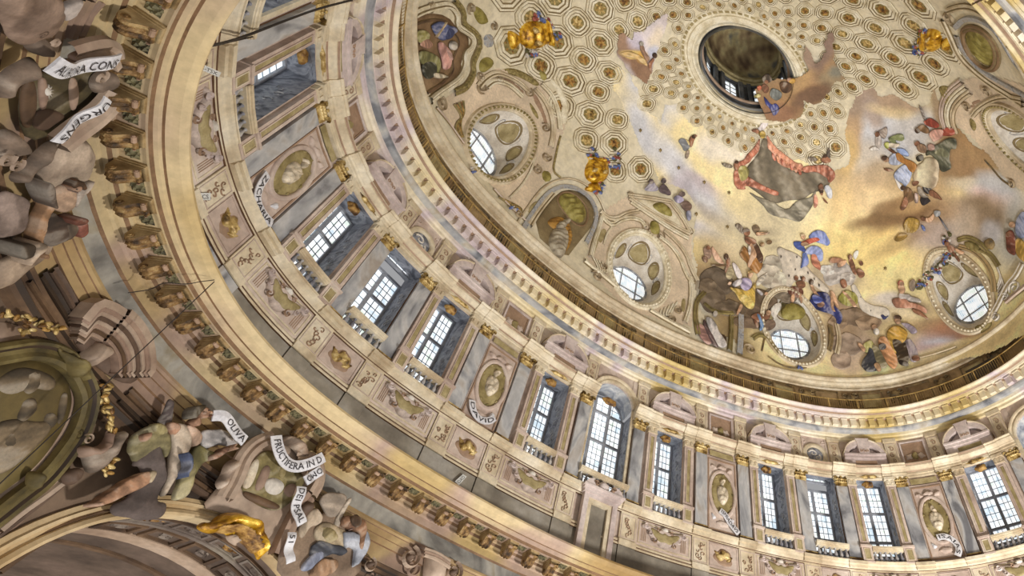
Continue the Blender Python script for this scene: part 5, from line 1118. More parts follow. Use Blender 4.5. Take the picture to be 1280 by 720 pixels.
# canopy ------------------------------------------------------------
OR, ORD, GB = (222, 148, 114), (190, 112, 82), (132, 120, 98)
cp = [('lining', GB, P(950, 172, 957, 174, 962, 186, 974, 200, 990, 208, 1004, 212, 1022, 212, 1036, 212, 1038, 226, 1024, 236, 1012, 244, 998, 254, 980, 258, 966, 254, 950, 246, 936, 238, 928, 222, 932, 208, 942, 196), {'fr': 9, 'sh': .3}),
      ('drapery', (150, 142, 122), P(936, 240, 950, 246, 966, 252, 978, 262, 1000, 252, 1014, 242, 1020, 236, 1016, 256, 1008, 272, 990, 276, 972, 272, 956, 262, 946, 250), {'fr': 12, 'sh': .4, 'a': 1.9}),
      ('back_band', ORD, P(920, 204, 932, 198, 942, 186, 949, 172, 951, 184, 944, 198, 934, 206, 924, 212), {'fr': 22}),
      ('front_band', OR, P(957, 167, 968, 182, 980, 194, 994, 204, 1004, 207, 1002, 218, 990, 212, 976, 206, 966, 194, 958, 182), {'fr': 24, 'a': .6}),
      ('front_band', ORD, P(1002, 207, 1018, 207, 1030, 203, 1040, 208, 1046, 220, 1038, 232, 1033, 222, 1020, 214, 1006, 216), {'fr': 24, 'a': .6}),
      ('left_band', ORD, P(916, 214, 922, 212, 934, 220, 946, 228, 962, 236, 974, 240, 972, 246, 956, 240, 940, 234, 930, 232, 932, 238, 918, 236), {'fr': 24, 'a': .7}),
      ('finial', (200, 166, 60), eph(953, 168, 4, 5)), ('cushion', (170, 160, 90), P(922, 210, 930, 206, 938, 214, 934, 222, 926, 228, 922, 220))]
for i in range(7): cp.append(('tassel', (224, 150, 112) if i % 2 else (190, 104, 76), P(*[v for p in [(964 + i * 5.6, 190 + i * 3.6), (968 + i * 5.6, 193 + i * 3.4), (970 + i * 5.4, 202 + i * 2.9), (966 + i * 5.4, 200 + i * 3)] for v in p])))
figure('painted_canopy', 'painted orange-fringed canopy with grey lining hanging under the dark cloud', 'canopy', cp, off=.1)
FG = 'painted figures of the dome'
def person(label, parts, **k): return figure('person', label, 'person', parts, group=FG, off=k.pop('off', .14), **k)
CL = 'painted cloud banks of the dome'
for lab_, col_, el_ in (('dark grey cloud bank under the winged figure in yellow', (120, 104, 84), [(896, 352, 22, 17, 20), (890, 372, 16, 20, 0), (912, 386, 22, 11, 10), (884, 358, 12, 10, 0)]), ('brown cloud lump between the yellow skirt and the green shell', (118, 98, 76), [(952, 374, 20, 14, 0), (946, 392, 16, 9, 10), (934, 404, 18, 7, 10)]), ('pearly cloud column left of the ermine cloak', (206, 196, 178), [(966, 330, 14, 12, 0), (962, 345, 16, 15, 0), (974, 352, 10, 14, 10)]),
                         ('grey-brown cloud cushion beneath the pearly cloud column', (138, 124, 106), [(972, 366, 16, 10, 0), (986, 374, 10, 7, 0)]), ('white and grey clouds behind the two nude children', (198, 190, 182), [(1052, 336, 12, 11, 0), (1040, 348, 12, 9, 0), (1060, 348, 10, 8, 0), (1034, 338, 9, 7, 20)]), ('brown cloud bank below the olive drapery', (158, 134, 108), [(1064, 396, 24, 12, 0), (1048, 402, 12, 10, 0), (1086, 404, 16, 9, 0)]),
                         ('rosy grey cloud beside the old man in orange', (188, 166, 146), [(1058, 430, 18, 16, 0), (1052, 450, 14, 12, 0)]), ):
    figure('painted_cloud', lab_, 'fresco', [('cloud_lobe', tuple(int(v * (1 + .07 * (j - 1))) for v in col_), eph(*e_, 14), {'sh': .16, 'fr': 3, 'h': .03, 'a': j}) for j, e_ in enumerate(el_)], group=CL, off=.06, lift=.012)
# seated woman in blue and red on the ermine, glory behind
figure('ermine_cloak', 'white ermine cloak with black tails spread under the woman in blue', 'cloak', [('cloak', (220, 208, 190), P(972, 308, 984, 312, 998, 316, 1012, 334, 1026, 350, 1036, 362, 1030, 366, 1016, 360, 1000, 352, 992, 356, 988, 362, 982, 358, 980, 346, 976, 330, 970, 318), {'sh': .12, 'fr': 8})] +
       [('ermine_tail', (50, 40, 34), eph(x, y, .8, 1.6, 0, 6)) for x, y in P(982, 316, 988, 326, 996, 322, 1003, 332, 994, 338, 1010, 342, 986, 346, 1018, 350, 1001, 348, 976, 322, 1024, 358)], group='ermine cloaks', off=.08)
figure('ermine_cloak', 'white ermine cloak corner trailing beside the olive drapery, above the two old men', 'cloak', [('cloak', (224, 214, 198), P(1062, 358, 1068, 354, 1074, 364, 1080, 376, 1090, 382, 1108, 384, 1114, 392, 1108, 400, 1096, 398, 1086, 394, 1076, 388, 1072, 376), {'sh': .12, 'fr': 8}), ('ermine_tail', (50, 40, 34), eph(1076, 372, .8, 1.5, 0, 6)), ('ermine_tail', (50, 40, 34), eph(1089, 389, .8, 1.5, 0, 6)), ('monogram', (60, 64, 110), P(1101, 396, 1104, 394, 1108, 397, 1112, 395, 1108, 399, 1104, 401))], group='ermine cloaks', off=.08)
person('seated woman in red with a wind-blown blue mantle amid the golden glory', [('billowing_mantle', (126, 146, 212), P(1010, 296, 1014, 290, 1024, 288, 1034, 292, 1038, 304, 1034, 308, 1026, 306, 1016, 300)), ('shoulder_cloth', (78, 104, 190), P(992, 303, 1000, 301, 1006, 308, 1008, 316, 998, 314, 992, 308)), ('sleeve', (192, 88, 60), P(1000, 304, 1008, 300, 1022, 296, 1025, 301, 1014, 305, 1006, 309)), ('knee_mantle', (150, 166, 220), P(1006, 312, 1018, 308, 1028, 310, 1030, 324, 1024, 330, 1016, 318, 1004, 318)), ('skirt', (206, 128, 98), P(1013, 318, 1020, 318, 1024, 328, 1028, 340, 1020, 336, 1014, 330)), ('hem', (112, 136, 212), P(1003, 316, 1010, 318, 1012, 332, 1004, 334, 1000, 338, 1003, 326)), ('arms', SK, P(1000, 305, 1006, 303, 1012, 306, 1008, 308, 1002, 309)), ('head', SK, eph(1004, 297, 3, 3.4)), ('hair', (170, 140, 96), eph(1003.5, 295, 3.2, 1.8))])
person('winged figure in brown holding scales by chains', [('wing', (120, 104, 88), P(917, 281, 924, 279, 930, 286, 929, 294, 922, 289)), ('wing', (150, 126, 96), P(938, 284, 946, 280, 950, 288, 944, 294)), ('robe', (166, 112, 46), P(926, 312, 932, 308, 936, 318, 950, 322, 953, 332, 948, 344, 938, 340, 932, 330, 924, 322)), ('mantle', (92, 62, 42), P(934, 302, 946, 304, 952, 318, 954, 328, 948, 332, 944, 318, 936, 312)), ('torso', SKD, P(929, 296, 937, 297, 946, 302, 942, 308, 932, 306)), ('legs', SK, P(938, 304, 942, 310, 946, 320, 940, 328, 936, 338, 934, 334, 936, 322, 934, 312)), ('white_cloth', (214, 206, 200), P(935, 306, 939, 312, 937, 322, 934, 318)), ('head', SKD, eph(933, 292, 4, 4)), ('hair', HR, eph(932, 289.5, 4.6, 3)), ('arm', SK, P(944, 292, 950, 291, 960, 292, 959, 294, 950, 295, 945, 296)), ('scale_pan', (160, 124, 80), eph(952, 307, 3.4, 2.4)), ('scale_pan', (150, 116, 76), eph(961, 304, 3.4, 2.4)), ('beam', (120, 90, 60), P(950, 294, 951, 293, 961, 291.5, 961, 293))])
person('white winged angel in a violet bodice and bright yellow skirt on a dark cloud', [('wing', (222, 212, 212), P(914, 329, 920, 330, 926, 342, 928, 350, 922, 350, 918, 342)), ('wing', (226, 214, 196), P(944, 352, 952, 344, 960, 341, 955, 350, 950, 358, 945, 358)), ('skirt', (214, 178, 66), P(910, 358, 922, 362, 934, 365, 944, 352, 946, 360, 943, 378, 940, 390, 932, 386, 924, 376, 918, 366), {'fr': 18}), ('skirt_fold', (232, 202, 104), P(922, 368, 932, 370, 944, 380, 940, 389, 930, 384), {'fr': 18}), ('bodice', (176, 164, 200), P(924, 350, 932, 348, 940, 352, 938, 362, 930, 366, 924, 360)), ('sleeve', (226, 218, 220), P(914, 356, 924, 350, 928, 352, 924, 358, 916, 360)), ('sleeve', (226, 218, 220), P(944, 362, 952, 367, 954, 371, 948, 369)), ('leg', SK, P(924, 382, 928, 384, 924, 392, 922, 396, 919, 394, 922, 388)), ('hand', SK, eph(911, 356, 2.2, 1.4)), ('hand', SK, eph(957, 369, 2.2, 1.4)), ('head', SK, eph(937, 345, 3.4, 3.8)), ('hair', (196, 160, 96), eph(937, 342.6, 3.8, 2.2))])
person('figure in pale pink drapery kneeling with a staff by the aedicule', [('cloak', (222, 176, 146), P(888, 307, 892, 312, 900, 322, 906, 332, 898, 330, 890, 324)), ('body', (186, 152, 130), P(878, 310, 886, 308, 890, 318, 886, 326, 880, 322)), ('dark_robe', (130, 100, 80), P(876, 320, 884, 322, 884, 330, 878, 328)), ('staff', (120, 86, 56), P(886, 332, 900, 333, 908, 332, 908, 333.4, 890, 334)), ('head', SKD, eph(884, 311, 3, 3))])
person('crouching figure in brown and green with a bent arm behind the yellow-skirted angel', [('body', SKD, P(905, 318, 911, 322, 913, 330, 908, 344, 904, 340, 908, 330)), ('robe', (206, 190, 150), P(908, 336, 914, 332, 918, 344, 912, 352, 906, 346)), ('head', HR, eph(907, 322, 3, 4))])
person('cherub in a blue sash tumbling over the oval window with white drapery', [('wing', (226, 220, 212), P(962, 388, 970, 378, 978, 380, 974, 390, 970, 400, 964, 398)), ('body', SKD, P(938, 396, 948, 392, 958, 396, 962, 394, 962, 400, 952, 404, 944, 404)), ('sash', (110, 148, 196), P(944, 394, 950, 394, 952, 404, 956, 406, 952, 416, 948, 414, 950, 406)), ('robe', (136, 112, 94), P(956, 402, 966, 400, 970, 408, 962, 416, 954, 412)), ('head', SK, eph(960, 393, 3.4, 3.2)), ('legs', SKD, P(940, 400, 946, 404, 948, 412, 944, 410))])
person('standing woman in mauve cloak and white robe in a painted niche on the ledge', [('robe', (216, 210, 210), P(880, 396, 888, 398, 896, 412, 904, 424, 908, 436, 900, 438, 892, 430, 886, 416)), ('cloak', (178, 132, 124), P(870, 408, 876, 406, 886, 416, 890, 430, 884, 434, 876, 426, 872, 418)), ('dark_fold', (96, 72, 74), P(878, 398, 884, 412, 892, 426, 898, 438, 892, 436, 884, 424, 878, 410)), ('head', (196, 186, 176), eph(893, 394, 3, 3.6))], sm=1)
person('two brown-robed cherubs side by side above the green shell, beneath the ermine', [('robe', (120, 68, 46), P(983, 362, 992, 358, 1002, 360, 1006, 368, 998, 374, 986, 370)), ('torso', SKD, P(994, 352, 1004, 351, 1008, 358, 1002, 362, 996, 360)), ('leg', SK, P(989, 368, 994, 370, 992, 380, 987, 378)), ('leg', SK, P(998, 368, 1002, 368, 1004, 378, 1000, 382)), ('head', SKD, eph(995, 349, 3, 3)), ('head', SKD, eph(1004, 350, 2.8, 3))])
person('bare-legged man reaching down in a deep blue mantle beside the brown-robed cherubs', [('mantle', (44, 56, 128), P(1012, 368, 1024, 362, 1036, 368, 1040, 380, 1048, 384, 1054, 396, 1052, 405, 1044, 402, 1036, 392, 1024, 390, 1014, 382), {'sh': .55}), ('arm', SK, P(1012, 353, 1016, 356, 1020, 366, 1030, 376, 1028, 379, 1018, 370, 1013, 360)), ('leg', SK, P(1036, 364, 1044, 366, 1048, 382, 1050, 386, 1045, 386, 1040, 372)), ('leg', SK, P(1038, 368, 1042, 372, 1042, 386, 1045, 392, 1040, 390, 1038, 380)), ('mask', (150, 110, 90), eph(1026, 382, 5, 4)), ('head', HR, eph(1014, 354, 3, 3.4)), ('blue_light', (70, 90, 176), P(1014, 370, 1022, 370, 1030, 376, 1024, 382, 1016, 380))])
person('reclining figure in olive drapery at the white ermine corner', [('drapery', (164, 158, 62), P(1046, 372, 1056, 364, 1066, 364, 1074, 374, 1072, 384, 1060, 384, 1050, 380)), ('leg', SK, P(1052, 364, 1058, 366, 1068, 376, 1072, 386, 1066, 384, 1058, 374)), ('torso', SKD, P(1050, 350, 1058, 350, 1060, 360, 1052, 362))])
person('winged nude child and companion perched on the grey cloud beside the woman in blue', [('wing', (232, 228, 220), P(1066, 320, 1070, 313, 1074, 314, 1072, 322, 1068, 326)), ('torso', SKD, P(1060, 322, 1066, 324, 1070, 336, 1072, 346, 1066, 342, 1062, 332)), ('arm', SK, P(1046, 330, 1054, 326, 1060, 326, 1056, 332, 1048, 336)), ('robe', (178, 128, 96), P(1036, 324, 1046, 322, 1056, 326, 1046, 330, 1038, 330)), ('leg', SKD, P(1070, 336, 1080, 338, 1082, 346, 1074, 350)), ('head', SKD, eph(1063, 322, 3, 3.2)), ('head', SKD, eph(1077, 330, 2.6, 3))])
person('grey-bearded old man in orange robe and yellow-green cloak seated on the ledge', [('cloak', (192, 186, 106), P(1078, 432, 1086, 426, 1092, 428, 1094, 436, 1086, 444, 1080, 440)), ('green_robe', (140, 130, 96), P(1090, 430, 1098, 434, 1104, 446, 1112, 458, 1104, 464, 1094, 456, 1090, 444)), ('robe', (214, 152, 100), P(1096, 426, 1106, 420, 1114, 430, 1122, 446, 1124, 458, 1116, 464, 1108, 456, 1102, 442), {'fr': 12}), ('dark_trousers', (66, 68, 78), P(1076, 452, 1084, 446, 1088, 436, 1094, 440, 1094, 452, 1102, 464, 1084, 468, 1078, 462)), ('arm', SK, P(1072, 430, 1078, 432, 1084, 440, 1080, 442, 1074, 436)), ('beard', (214, 206, 196), eph(1096, 416, 4, 4)), ('head', SK, eph(1093.5, 411, 3.4, 3)), ('book', (190, 150, 110), P(1092, 458, 1098, 456, 1104, 464, 1098, 468)), ('dark_bag', (56, 52, 56), eph(1104, 436, 5, 4))])
person('bearded man in a golden mantle over a violet-grey tunic leaning on the ledge', [('tunic', (170, 156, 168), P(1130, 426, 1140, 424, 1146, 436, 1150, 448, 1144, 456, 1138, 452, 1134, 440)), ('shadow', (74, 56, 36), P(1114, 426, 1130, 424, 1136, 440, 1138, 456, 1124, 456, 1116, 440)), ('mantle', (204, 158, 46), P(1108, 418, 1114, 410, 1124, 408, 1134, 414, 1136, 420, 1128, 436, 1126, 428, 1116, 424, 1118, 436, 1124, 444, 1118, 446, 1112, 432), {'fr': 16}), ('sleeve', (168, 154, 172), P(1126, 405, 1134, 404, 1144, 410, 1148, 416, 1142, 420, 1136, 414)), ('foot', SKD, P(1140, 448, 1150, 446, 1152, 452, 1142, 454)), ('leg_shadow', (60, 44, 36), P(1124, 452, 1138, 456, 1136, 460, 1124, 458)), ('beard', SK, eph(1123, 403, 4, 3.6)), ('hair', HR, eph(1123, 399, 5, 3))])
person('reclining woman in white and salmon drapery beside the garlanded oval window', [('drapery', (206, 142, 112), P(1114, 376, 1122, 372, 1134, 374, 1140, 380, 1152, 384, 1166, 390, 1162, 394, 1146, 388, 1130, 386, 1116, 386)), ('white_cloth', (222, 212, 206), P(1124, 368, 1134, 366, 1142, 372, 1152, 376, 1150, 380, 1136, 376, 1124, 376)), ('leg', SKD, P(1140, 386, 1150, 388, 1162, 398, 1160, 401, 1150, 396, 1142, 392)), ('wing', (160, 140, 120), P(1138, 352, 1144, 348, 1146, 358, 1144, 366, 1136, 364)), ('torso', SK, P(1122, 358, 1130, 356, 1134, 366, 1126, 370)), ('veil', (208, 120, 92), P(1122, 356, 1126, 351, 1132, 353, 1126, 360)), ('head', SK, eph(1128, 356, 3, 3))])
person('kneeling musician in pale blue playing a violoncello in the clouds', [('skirt', (178, 192, 226), P(1118, 216, 1128, 206, 1138, 204, 1142, 214, 1140, 226, 1134, 234, 1126, 230, 1120, 224), {'fr': 14}), ('tunic', (186, 196, 222), P(1110, 198, 1118, 190, 1126, 192, 1130, 202, 1122, 208, 1114, 206)), ('far_sleeve', (134, 158, 206), P(1120, 186, 1130, 184, 1138, 192, 1136, 197, 1126, 192)), ('violoncello', (176, 118, 44), P(1121, 190, 1128, 192, 1134, 198, 1142, 200, 1148, 208, 1144, 216, 1138, 214, 1134, 206, 1126, 202, 1121, 197), {'sh': .2}), ('neck_of_violoncello', (110, 70, 40), P(1108, 182, 1112, 183, 1122, 190, 1120, 192, 1112, 188)), ('arm', SKD, P(1104, 210, 1114, 210, 1120, 214, 1110, 214)), ('head', SK, eph(1109, 199, 3.4, 3.4)), ('hair', HR, eph(1107, 197.5, 4, 3.4))])
person('flying angel with grey wings and a green veil above the violoncello player', [('wing', (150, 134, 124), P(1096, 164, 1104, 160, 1110, 156, 1110, 170, 1104, 174)), ('robe', (216, 204, 196), P(1096, 166, 1102, 170, 1104, 180, 1100, 186, 1094, 180)), ('veil', (122, 130, 82), P(1110, 172, 1122, 164, 1132, 168, 1130, 176, 1120, 176, 1126, 182, 1116, 180)), ('white_sash', (224, 218, 212), P(1086, 186, 1094, 182, 1102, 188, 1092, 188)), ('hips', (226, 212, 190), P(1106, 180, 1118, 178, 1128, 180, 1122, 184, 1112, 184)), ('skirt', (184, 190, 80), P(1106, 178, 1112, 176, 1114, 184, 1108, 186)), ('head', SKD, eph(1098, 167, 3, 3.4))])
person('soldier-like figure in a red cloak with a long trumpet among the right-hand clouds', [('trumpet', (112, 102, 96), P(1149, 131, 1152, 131, 1160, 150, 1157, 151)), ('cloak', (170, 70, 50), P(1156, 150, 1164, 146, 1174, 152, 1176, 160, 1166, 158, 1158, 156)), ('red_skirt', (164, 70, 50), P(1180, 160, 1190, 158, 1198, 162, 1196, 168, 1186, 168, 1178, 168)), ('pink_robe', (214, 160, 144), P(1164, 162, 1174, 158, 1184, 162, 1180, 172, 1170, 178, 1162, 170)), ('leather', (140, 104, 66), P(1148, 158, 1154, 154, 1162, 158, 1164, 166, 1156, 166)), ('head', HR, eph(1149, 162, 3.4, 3.8))])
person('figure in a heavy grey-green mantle below the red-cloaked trumpeter', [('mantle', (104, 106, 84), P(1174, 178, 1184, 172, 1194, 170, 1196, 182, 1190, 190, 1188, 198, 1190, 208, 1182, 216, 1176, 212, 1174, 200, 1166, 192, 1158, 196, 1160, 188), {'fr': 10}), ('lit_fold', (146, 146, 112), P(1168, 188, 1178, 182, 1188, 190, 1188, 196, 1176, 196)), ('arm', (164, 130, 118), P(1160, 180, 1168, 178, 1172, 186, 1162, 190)), ('bodice', (150, 118, 90), P(1146, 180, 1152, 178, 1160, 182, 1158, 192, 1150, 190)), ('head', SKD, eph(1148, 179, 3.4, 3.4)), ('dark_hem', (62, 56, 46), P(1146, 194, 1156, 192, 1156, 200, 1148, 202))])
figure('painted_cloud', 'round cream cloud bank between the violoncello and the grey-green mantle', 'fresco', [('cloud', (222, 204, 174), P(1144, 214, 1150, 202, 1160, 196, 1172, 198, 1176, 206, 1174, 214, 1172, 224, 1170, 234, 1160, 238, 1148, 230, 1142, 224), {'sh': .08, 'fr': 3, 'h': .2}), ('cloud_lobe', (228, 214, 194), eph(1160, 216, 12, 12), {'sh': .05, 'fr': 3})], group=None, off=.1)
person('cherub tumbling in a black and grey drapery below the cream cloud', [('drapery', (52, 48, 54), P(1154, 226, 1162, 221, 1168, 228, 1164, 238, 1160, 244, 1154, 238)), ('drapery', (60, 52, 54), P(1150, 248, 1158, 246, 1165, 250, 1162, 254, 1154, 258)), ('grey_fold', (150, 138, 124), P(1148, 232, 1153, 234, 1158, 244, 1164, 246, 1154, 248, 1148, 242)), ('legs', SKD, P(1164, 236, 1172, 240, 1180, 250, 1176, 250, 1168, 246, 1162, 244)), ('torso', SKD, P(1140, 228, 1150, 224, 1152, 228, 1144, 234)), ('foot', (196, 170, 160), P(1144, 240, 1149, 242, 1149, 254, 1145, 254))])
person('brown-skirted youth with bare leg hanging beside the black-draped cherub', [('tunic', (222, 218, 216), P(1118, 220, 1124, 228, 1132, 236, 1128, 240, 1122, 232)), ('skirt', (140, 104, 66), P(1130, 232, 1142, 236, 1144, 248, 1136, 256, 1130, 260, 1130, 246)), ('leg', SKD, P(1132, 244, 1138, 250, 1132, 262, 1128, 264, 1126, 260, 1130, 252)), ('head', HR, eph(1130, 235, 3.4, 3))])
person('cherub with a blue ribbon carrying golden tiara and staff of blue flowers', [('body', SK, P(1156, 272, 1164, 272, 1168, 264, 1168, 276, 1160, 280)), ('wing', (190, 192, 196), P(1168, 264, 1176, 262, 1178, 270, 1170, 272)), ('ribbon', (84, 104, 160), P(1152, 280, 1158, 284, 1158, 290, 1154, 288)), ('tiara', (176, 140, 52), P(1130, 280, 1136, 272, 1146, 272, 1152, 280, 1148, 290, 1138, 292, 1132, 288), {'fr': 18}), ('golden_band', (172, 134, 50), P(1120, 298, 1126, 292, 1136, 293, 1134, 298, 1126, 302, 1120, 302)), ('staff', (80, 84, 104), P(1174, 270, 1176, 271, 1188, 288, 1186, 289)), ('head', SKD, eph(1156, 274, 3, 2.6))])
person('standing man in blue and yellow with two companions at the frame edge above the ledge', [('blue_robe', (146, 160, 200), P(1270, 276, 1282, 262, 1290, 280, 1284, 300, 1272, 296)), ('yellow_mantle', (206, 164, 62), P(1270, 298, 1284, 300, 1290, 330, 1274, 324)), ('red_coat', (120, 62, 44), P(1262, 290, 1268, 286, 1272, 300, 1272, 322, 1262, 316, 1260, 302)), ('head', SKD, eph(1264, 293, 3, 4)), ('head', SK, eph(1268, 281, 3.6, 4))])
person('blue-mantled saint with companions leaning from the dark cloud over the central eye', [('mantle', (44, 54, 130), P(954, 118, 960, 124, 964, 130, 970, 126, 974, 132, 972, 142, 966, 144, 962, 134, 956, 128)), ('torso', SKD, P(950, 104, 956, 102, 962, 108, 960, 114, 952, 114)), ('orange_robe', (176, 92, 60), P(945, 106, 951, 104, 952, 110, 947, 112)), ('grey_robe', (120, 124, 120), P(962, 108, 972, 108, 978, 114, 976, 122, 968, 124, 962, 118)), ('brown_robe', (100, 70, 46), P(974, 100, 986, 98, 992, 104, 986, 116, 976, 112)), ('yellow_sleeve', (190, 178, 110), P(940, 118, 948, 114, 952, 118, 944, 121)), ('companion', (90, 74, 60), P(952, 92, 960, 88, 966, 96, 960, 102, 952, 100)), ('head', SKD, eph(958, 99, 3, 3)), ('head', SKD, eph(988, 97, 4, 3)), ('halo', (196, 150, 60), eph(991, 98, 4.4, 3.2))], off=.42)
person('small angel in white reaching down from the rim to the canopy top', [('robe', (222, 212, 214), P(958, 143, 962, 147, 956, 160, 950, 164, 947, 160, 952, 152)), ('arm', SKD, P(938, 162, 946, 160, 948, 164, 942, 166)), ('head', SKD, eph(946, 164, 2.6, 2.8))], off=.16)
person('angel in ochre with outspread arm on the pale mauve cloud above the coffers', [('sash', (222, 184, 112), P(772, 66, 784, 62, 796, 66, 806, 74, 810, 82, 804, 80, 794, 72, 780, 70)), ('torso', (176, 136, 110), P(798, 52, 803, 54, 806, 66, 812, 72, 808, 76, 800, 66)), ('arm', SKD, P(809, 80, 814, 70, 817, 72, 813, 82, 811, 90)), ('head', HRG, eph(800, 53, 2.8, 3)), ('head', HR, eph(817, 68, 3, 3.4))], off=.22)
person('small angel in blue-grey with a yellow wing between the drifting clouds', [('wing', (206, 184, 116), P(852, 178, 858, 174, 864, 180, 858, 184)), ('body', (150, 152, 158), P(846, 174, 854, 172, 860, 178, 862, 186, 856, 190, 850, 182)), ('arm', SKD, P(862, 168, 872, 168, 868, 174, 864, 186, 860, 180)), ('leg', (170, 150, 130), P(858, 186, 862, 190, 858, 200, 855, 196)), ('head', HR, eph(866, 171, 2.6, 2.6))], off=.14)
person('cherub with dark wings pulling up the canopy at its upper fringe', [('wing', (112, 98, 84), P(1008, 197, 1016, 195, 1024, 199, 1018, 203)), ('wing', (116, 102, 90), P(1036, 182, 1038, 190, 1038, 198, 1034, 198, 1034, 190)), ('body', SKD, P(1026, 198, 1034, 194, 1040, 200, 1036, 204, 1028, 203)), ('head', HR, eph(1032, 195, 2.8, 2.4))], off=.2)
person('cherub in yellow-green at the near end of the canopy fringe', [('wing', (120, 108, 90), P(900, 203, 908, 204, 916, 207, 914, 211, 904, 209)), ('robe', (190, 176, 92), P(922, 210, 930, 206, 936, 212, 932, 220, 924, 226, 922, 218)), ('body', SKD, P(916, 204, 922, 202, 924, 212, 918, 214)), ('head', HR, eph(920, 203, 2.6, 2.6))], off=.22)
person('cherub with a pale wing tugging the salmon drape under the canopy', [('wing', (198, 204, 216), P(1030, 234, 1036, 230, 1041, 238, 1040, 250, 1034, 246)), ('body', SKD, P(1022, 232, 1028, 228, 1030, 238, 1028, 246, 1024, 240)), ('drape', (216, 146, 120), P(1018, 240, 1022, 246, 1024, 258, 1016, 262)), ('leg', SKD, P(1028, 246, 1034, 252, 1036, 256, 1030, 252)), ('head', HR, eph(1027, 239, 3, 2.8))], off=.22)
person('group of grey-violet figures reclining on the triangular pediment', [('robe', (160, 154, 172), P(800, 238, 808, 232, 814, 226, 820, 234, 822, 240, 812, 240)), ('dark_robe', (110, 92, 96), P(820, 238, 826, 230, 832, 234, 838, 244, 832, 246, 824, 242)), ('robe', (158, 150, 178), P(838, 248, 846, 244, 854, 250, 850, 256, 842, 254)), ('brown_robe', (122, 96, 84), P(848, 254, 858, 252, 864, 260, 858, 268, 850, 262)), ('robe', (150, 152, 176), P(854, 266, 862, 264, 862, 276, 858, 278)), ('head', (120, 104, 104), eph(811, 228, 3, 3.4)), ('head', (112, 96, 96), eph(827, 227, 3, 3.6)), ('head', (106, 88, 84), eph(850, 244, 4, 3.4))], off=.3)
# painted rosettes showing through the fresco, kept as gilt stars
for i, (x, y) in enumerate(((870, 268), (909, 284), (880, 228), (848, 210), (1107, 336), (911, 241), (825, 188), (800, 163))):
    figure('gilded_rosette', 'gilt rosette in the painted sky, %s' % ['under the reclining group by the pediment', 'beside the scales bearer', 'left of the canopy tassel', 'in the grey streak above the pediment', 'alone in the yellow light by the garlanded window', 'below the canopy cushion', 'in the blue streak over the coffers', 'highest in the blue streak'][i], 'rosette', [('leaves', (132, 108, 50), P(*[v for a in range(12) for v in (x + (2.6 if a % 2 else 1.4) * math.cos(a * math.pi / 6), y + (3. if a % 2 else 1.6) * math.sin(a * math.pi / 6))]), {'it': 0}), ('boss', (96, 70, 34), eph(x, y, 1, 1))], off=.08, group='gilt rosettes in the painted sky')

# ------------------------------------------------------------------ aedicules, niches, urns of the dome base
D0 = DOME
def dpx(*a): return D0.px(P(*a))
def mpx(name, pts, prof, mat, t, closed=False, it=2, **kw):
    ch = D0.px(pts); ch = smooth_poly(ch, it, closed) if it else ch
    if len(prof) in (5, 8): mat = [mat, 'dome_shade']; kw['mi'] = [1, 0, 0, 1] if len(prof) == 5 else [1, 0, 0, 1, 0, 0, 1]
    return moulding(name, D0, ch, prof, mat, t, closed=closed, **kw)
MP = [(-.16, 0), (-.16, .1), (-.08, .16), (0, .14), (.06, .2), (.14, .22), (.18, .1), (.2, 0)]
MS = [(-.07, 0), (-.06, .08), (0, .12), (.06, .08), (.07, 0)]
def spx(b, cx, cy, r, turns=1.4, w_=.05, h=.09, ph=0., d=None):
    c = D0.px([(cx, cy), (cx + r, cy), (cx, cy + r)]); S = np.array(D0.sc(*c[0])); r_ = .5 * (np.linalg.norm((c[1] - c[0]) * S) + np.linalg.norm((c[2] - c[0]) * S))
    scroll(b, c[0][0], c[0][1], r_ / S[0], r_ / S[1], turns, w_, h, Dsc(), ph)
class Dsc:
    def p(s, a, b, off=0.): return DM(a, b, .02 + np.asarray(off, float))
    def sc(s, a, b): return 1., 1.
def rpx(name, pts, h, mat, t, **kw): return relief(name, D0, D0.px(pts), h, mat, t, **kw)
def spiral(t, cx, cy, r, mat='aed_dark', ph=0., turns=1.5, **k):
    b = MB(); c = D0.px([(cx, cy), (cx + r, cy), (cx, cy + r)]); S = np.array(D0.sc(*c[0])); r_ = .5 * (np.linalg.norm((c[1] - c[0]) * S) + np.linalg.norm((c[2] - c[0]) * S))
    a = np.linspace(0, turns * 2 * math.pi, 26); rr = r_ * np.linspace(1, .15, 26); x = rr * np.cos(a + ph); y = rr * np.sin(a + ph); tt = np.stack([np.gradient(x), np.gradient(y)], 1); tt /= np.linalg.norm(tt, axis=1)[:, None] + 1e-9
    n_ = np.stack([-tt[:, 1], tt[:, 0]], 1) * (r_ * .13 * np.linspace(1, .6, 26))[:, None]; q = [np.stack([x, y], 1) + s_ * n_ for s_ in (-1, 0, 1)]; V = np.concatenate([DM(c[0][0] + k_[:, 0] / S[0], c[0][1] + k_[:, 1] / S[1], o_) for k_, o_ in zip(q, (.03, .18, .03))])
    b.add(V, [(i, i + 1, 27 + i, 26 + i) for i in range(25)] + [(26 + i, 27 + i, 53 + i, 52 + i) for i in range(25)]); b.out('volute', mat, t)
def flowers(t, spots, cols, n_, r=.1):
    for (cx, cy, rx, ry) in spots:
        for i in range(n_):
            a = rnd.random() * 6.3; q = math.sqrt(rnd.random()); x, y = cx + rx * q * math.cos(a), cy + ry * q * math.sin(a); c = D0.px([(x, y)])[0]
            V = np.concatenate([polyrel(D0, c[0], c[1], r * rnd.uniform(.7, 1.3), 7, a, .08 + .12 * rnd.random()), polyrel(D0, c[0], c[1], r * .45, 7, a + .3, .26)]); 
            mesh('flower', V, [(j, (j + 1) % 7, 7 + (j + 1) % 7, 7 + j) for j in range(7)] + [tuple(range(7, 14))], cols[i % len(cols)], t)
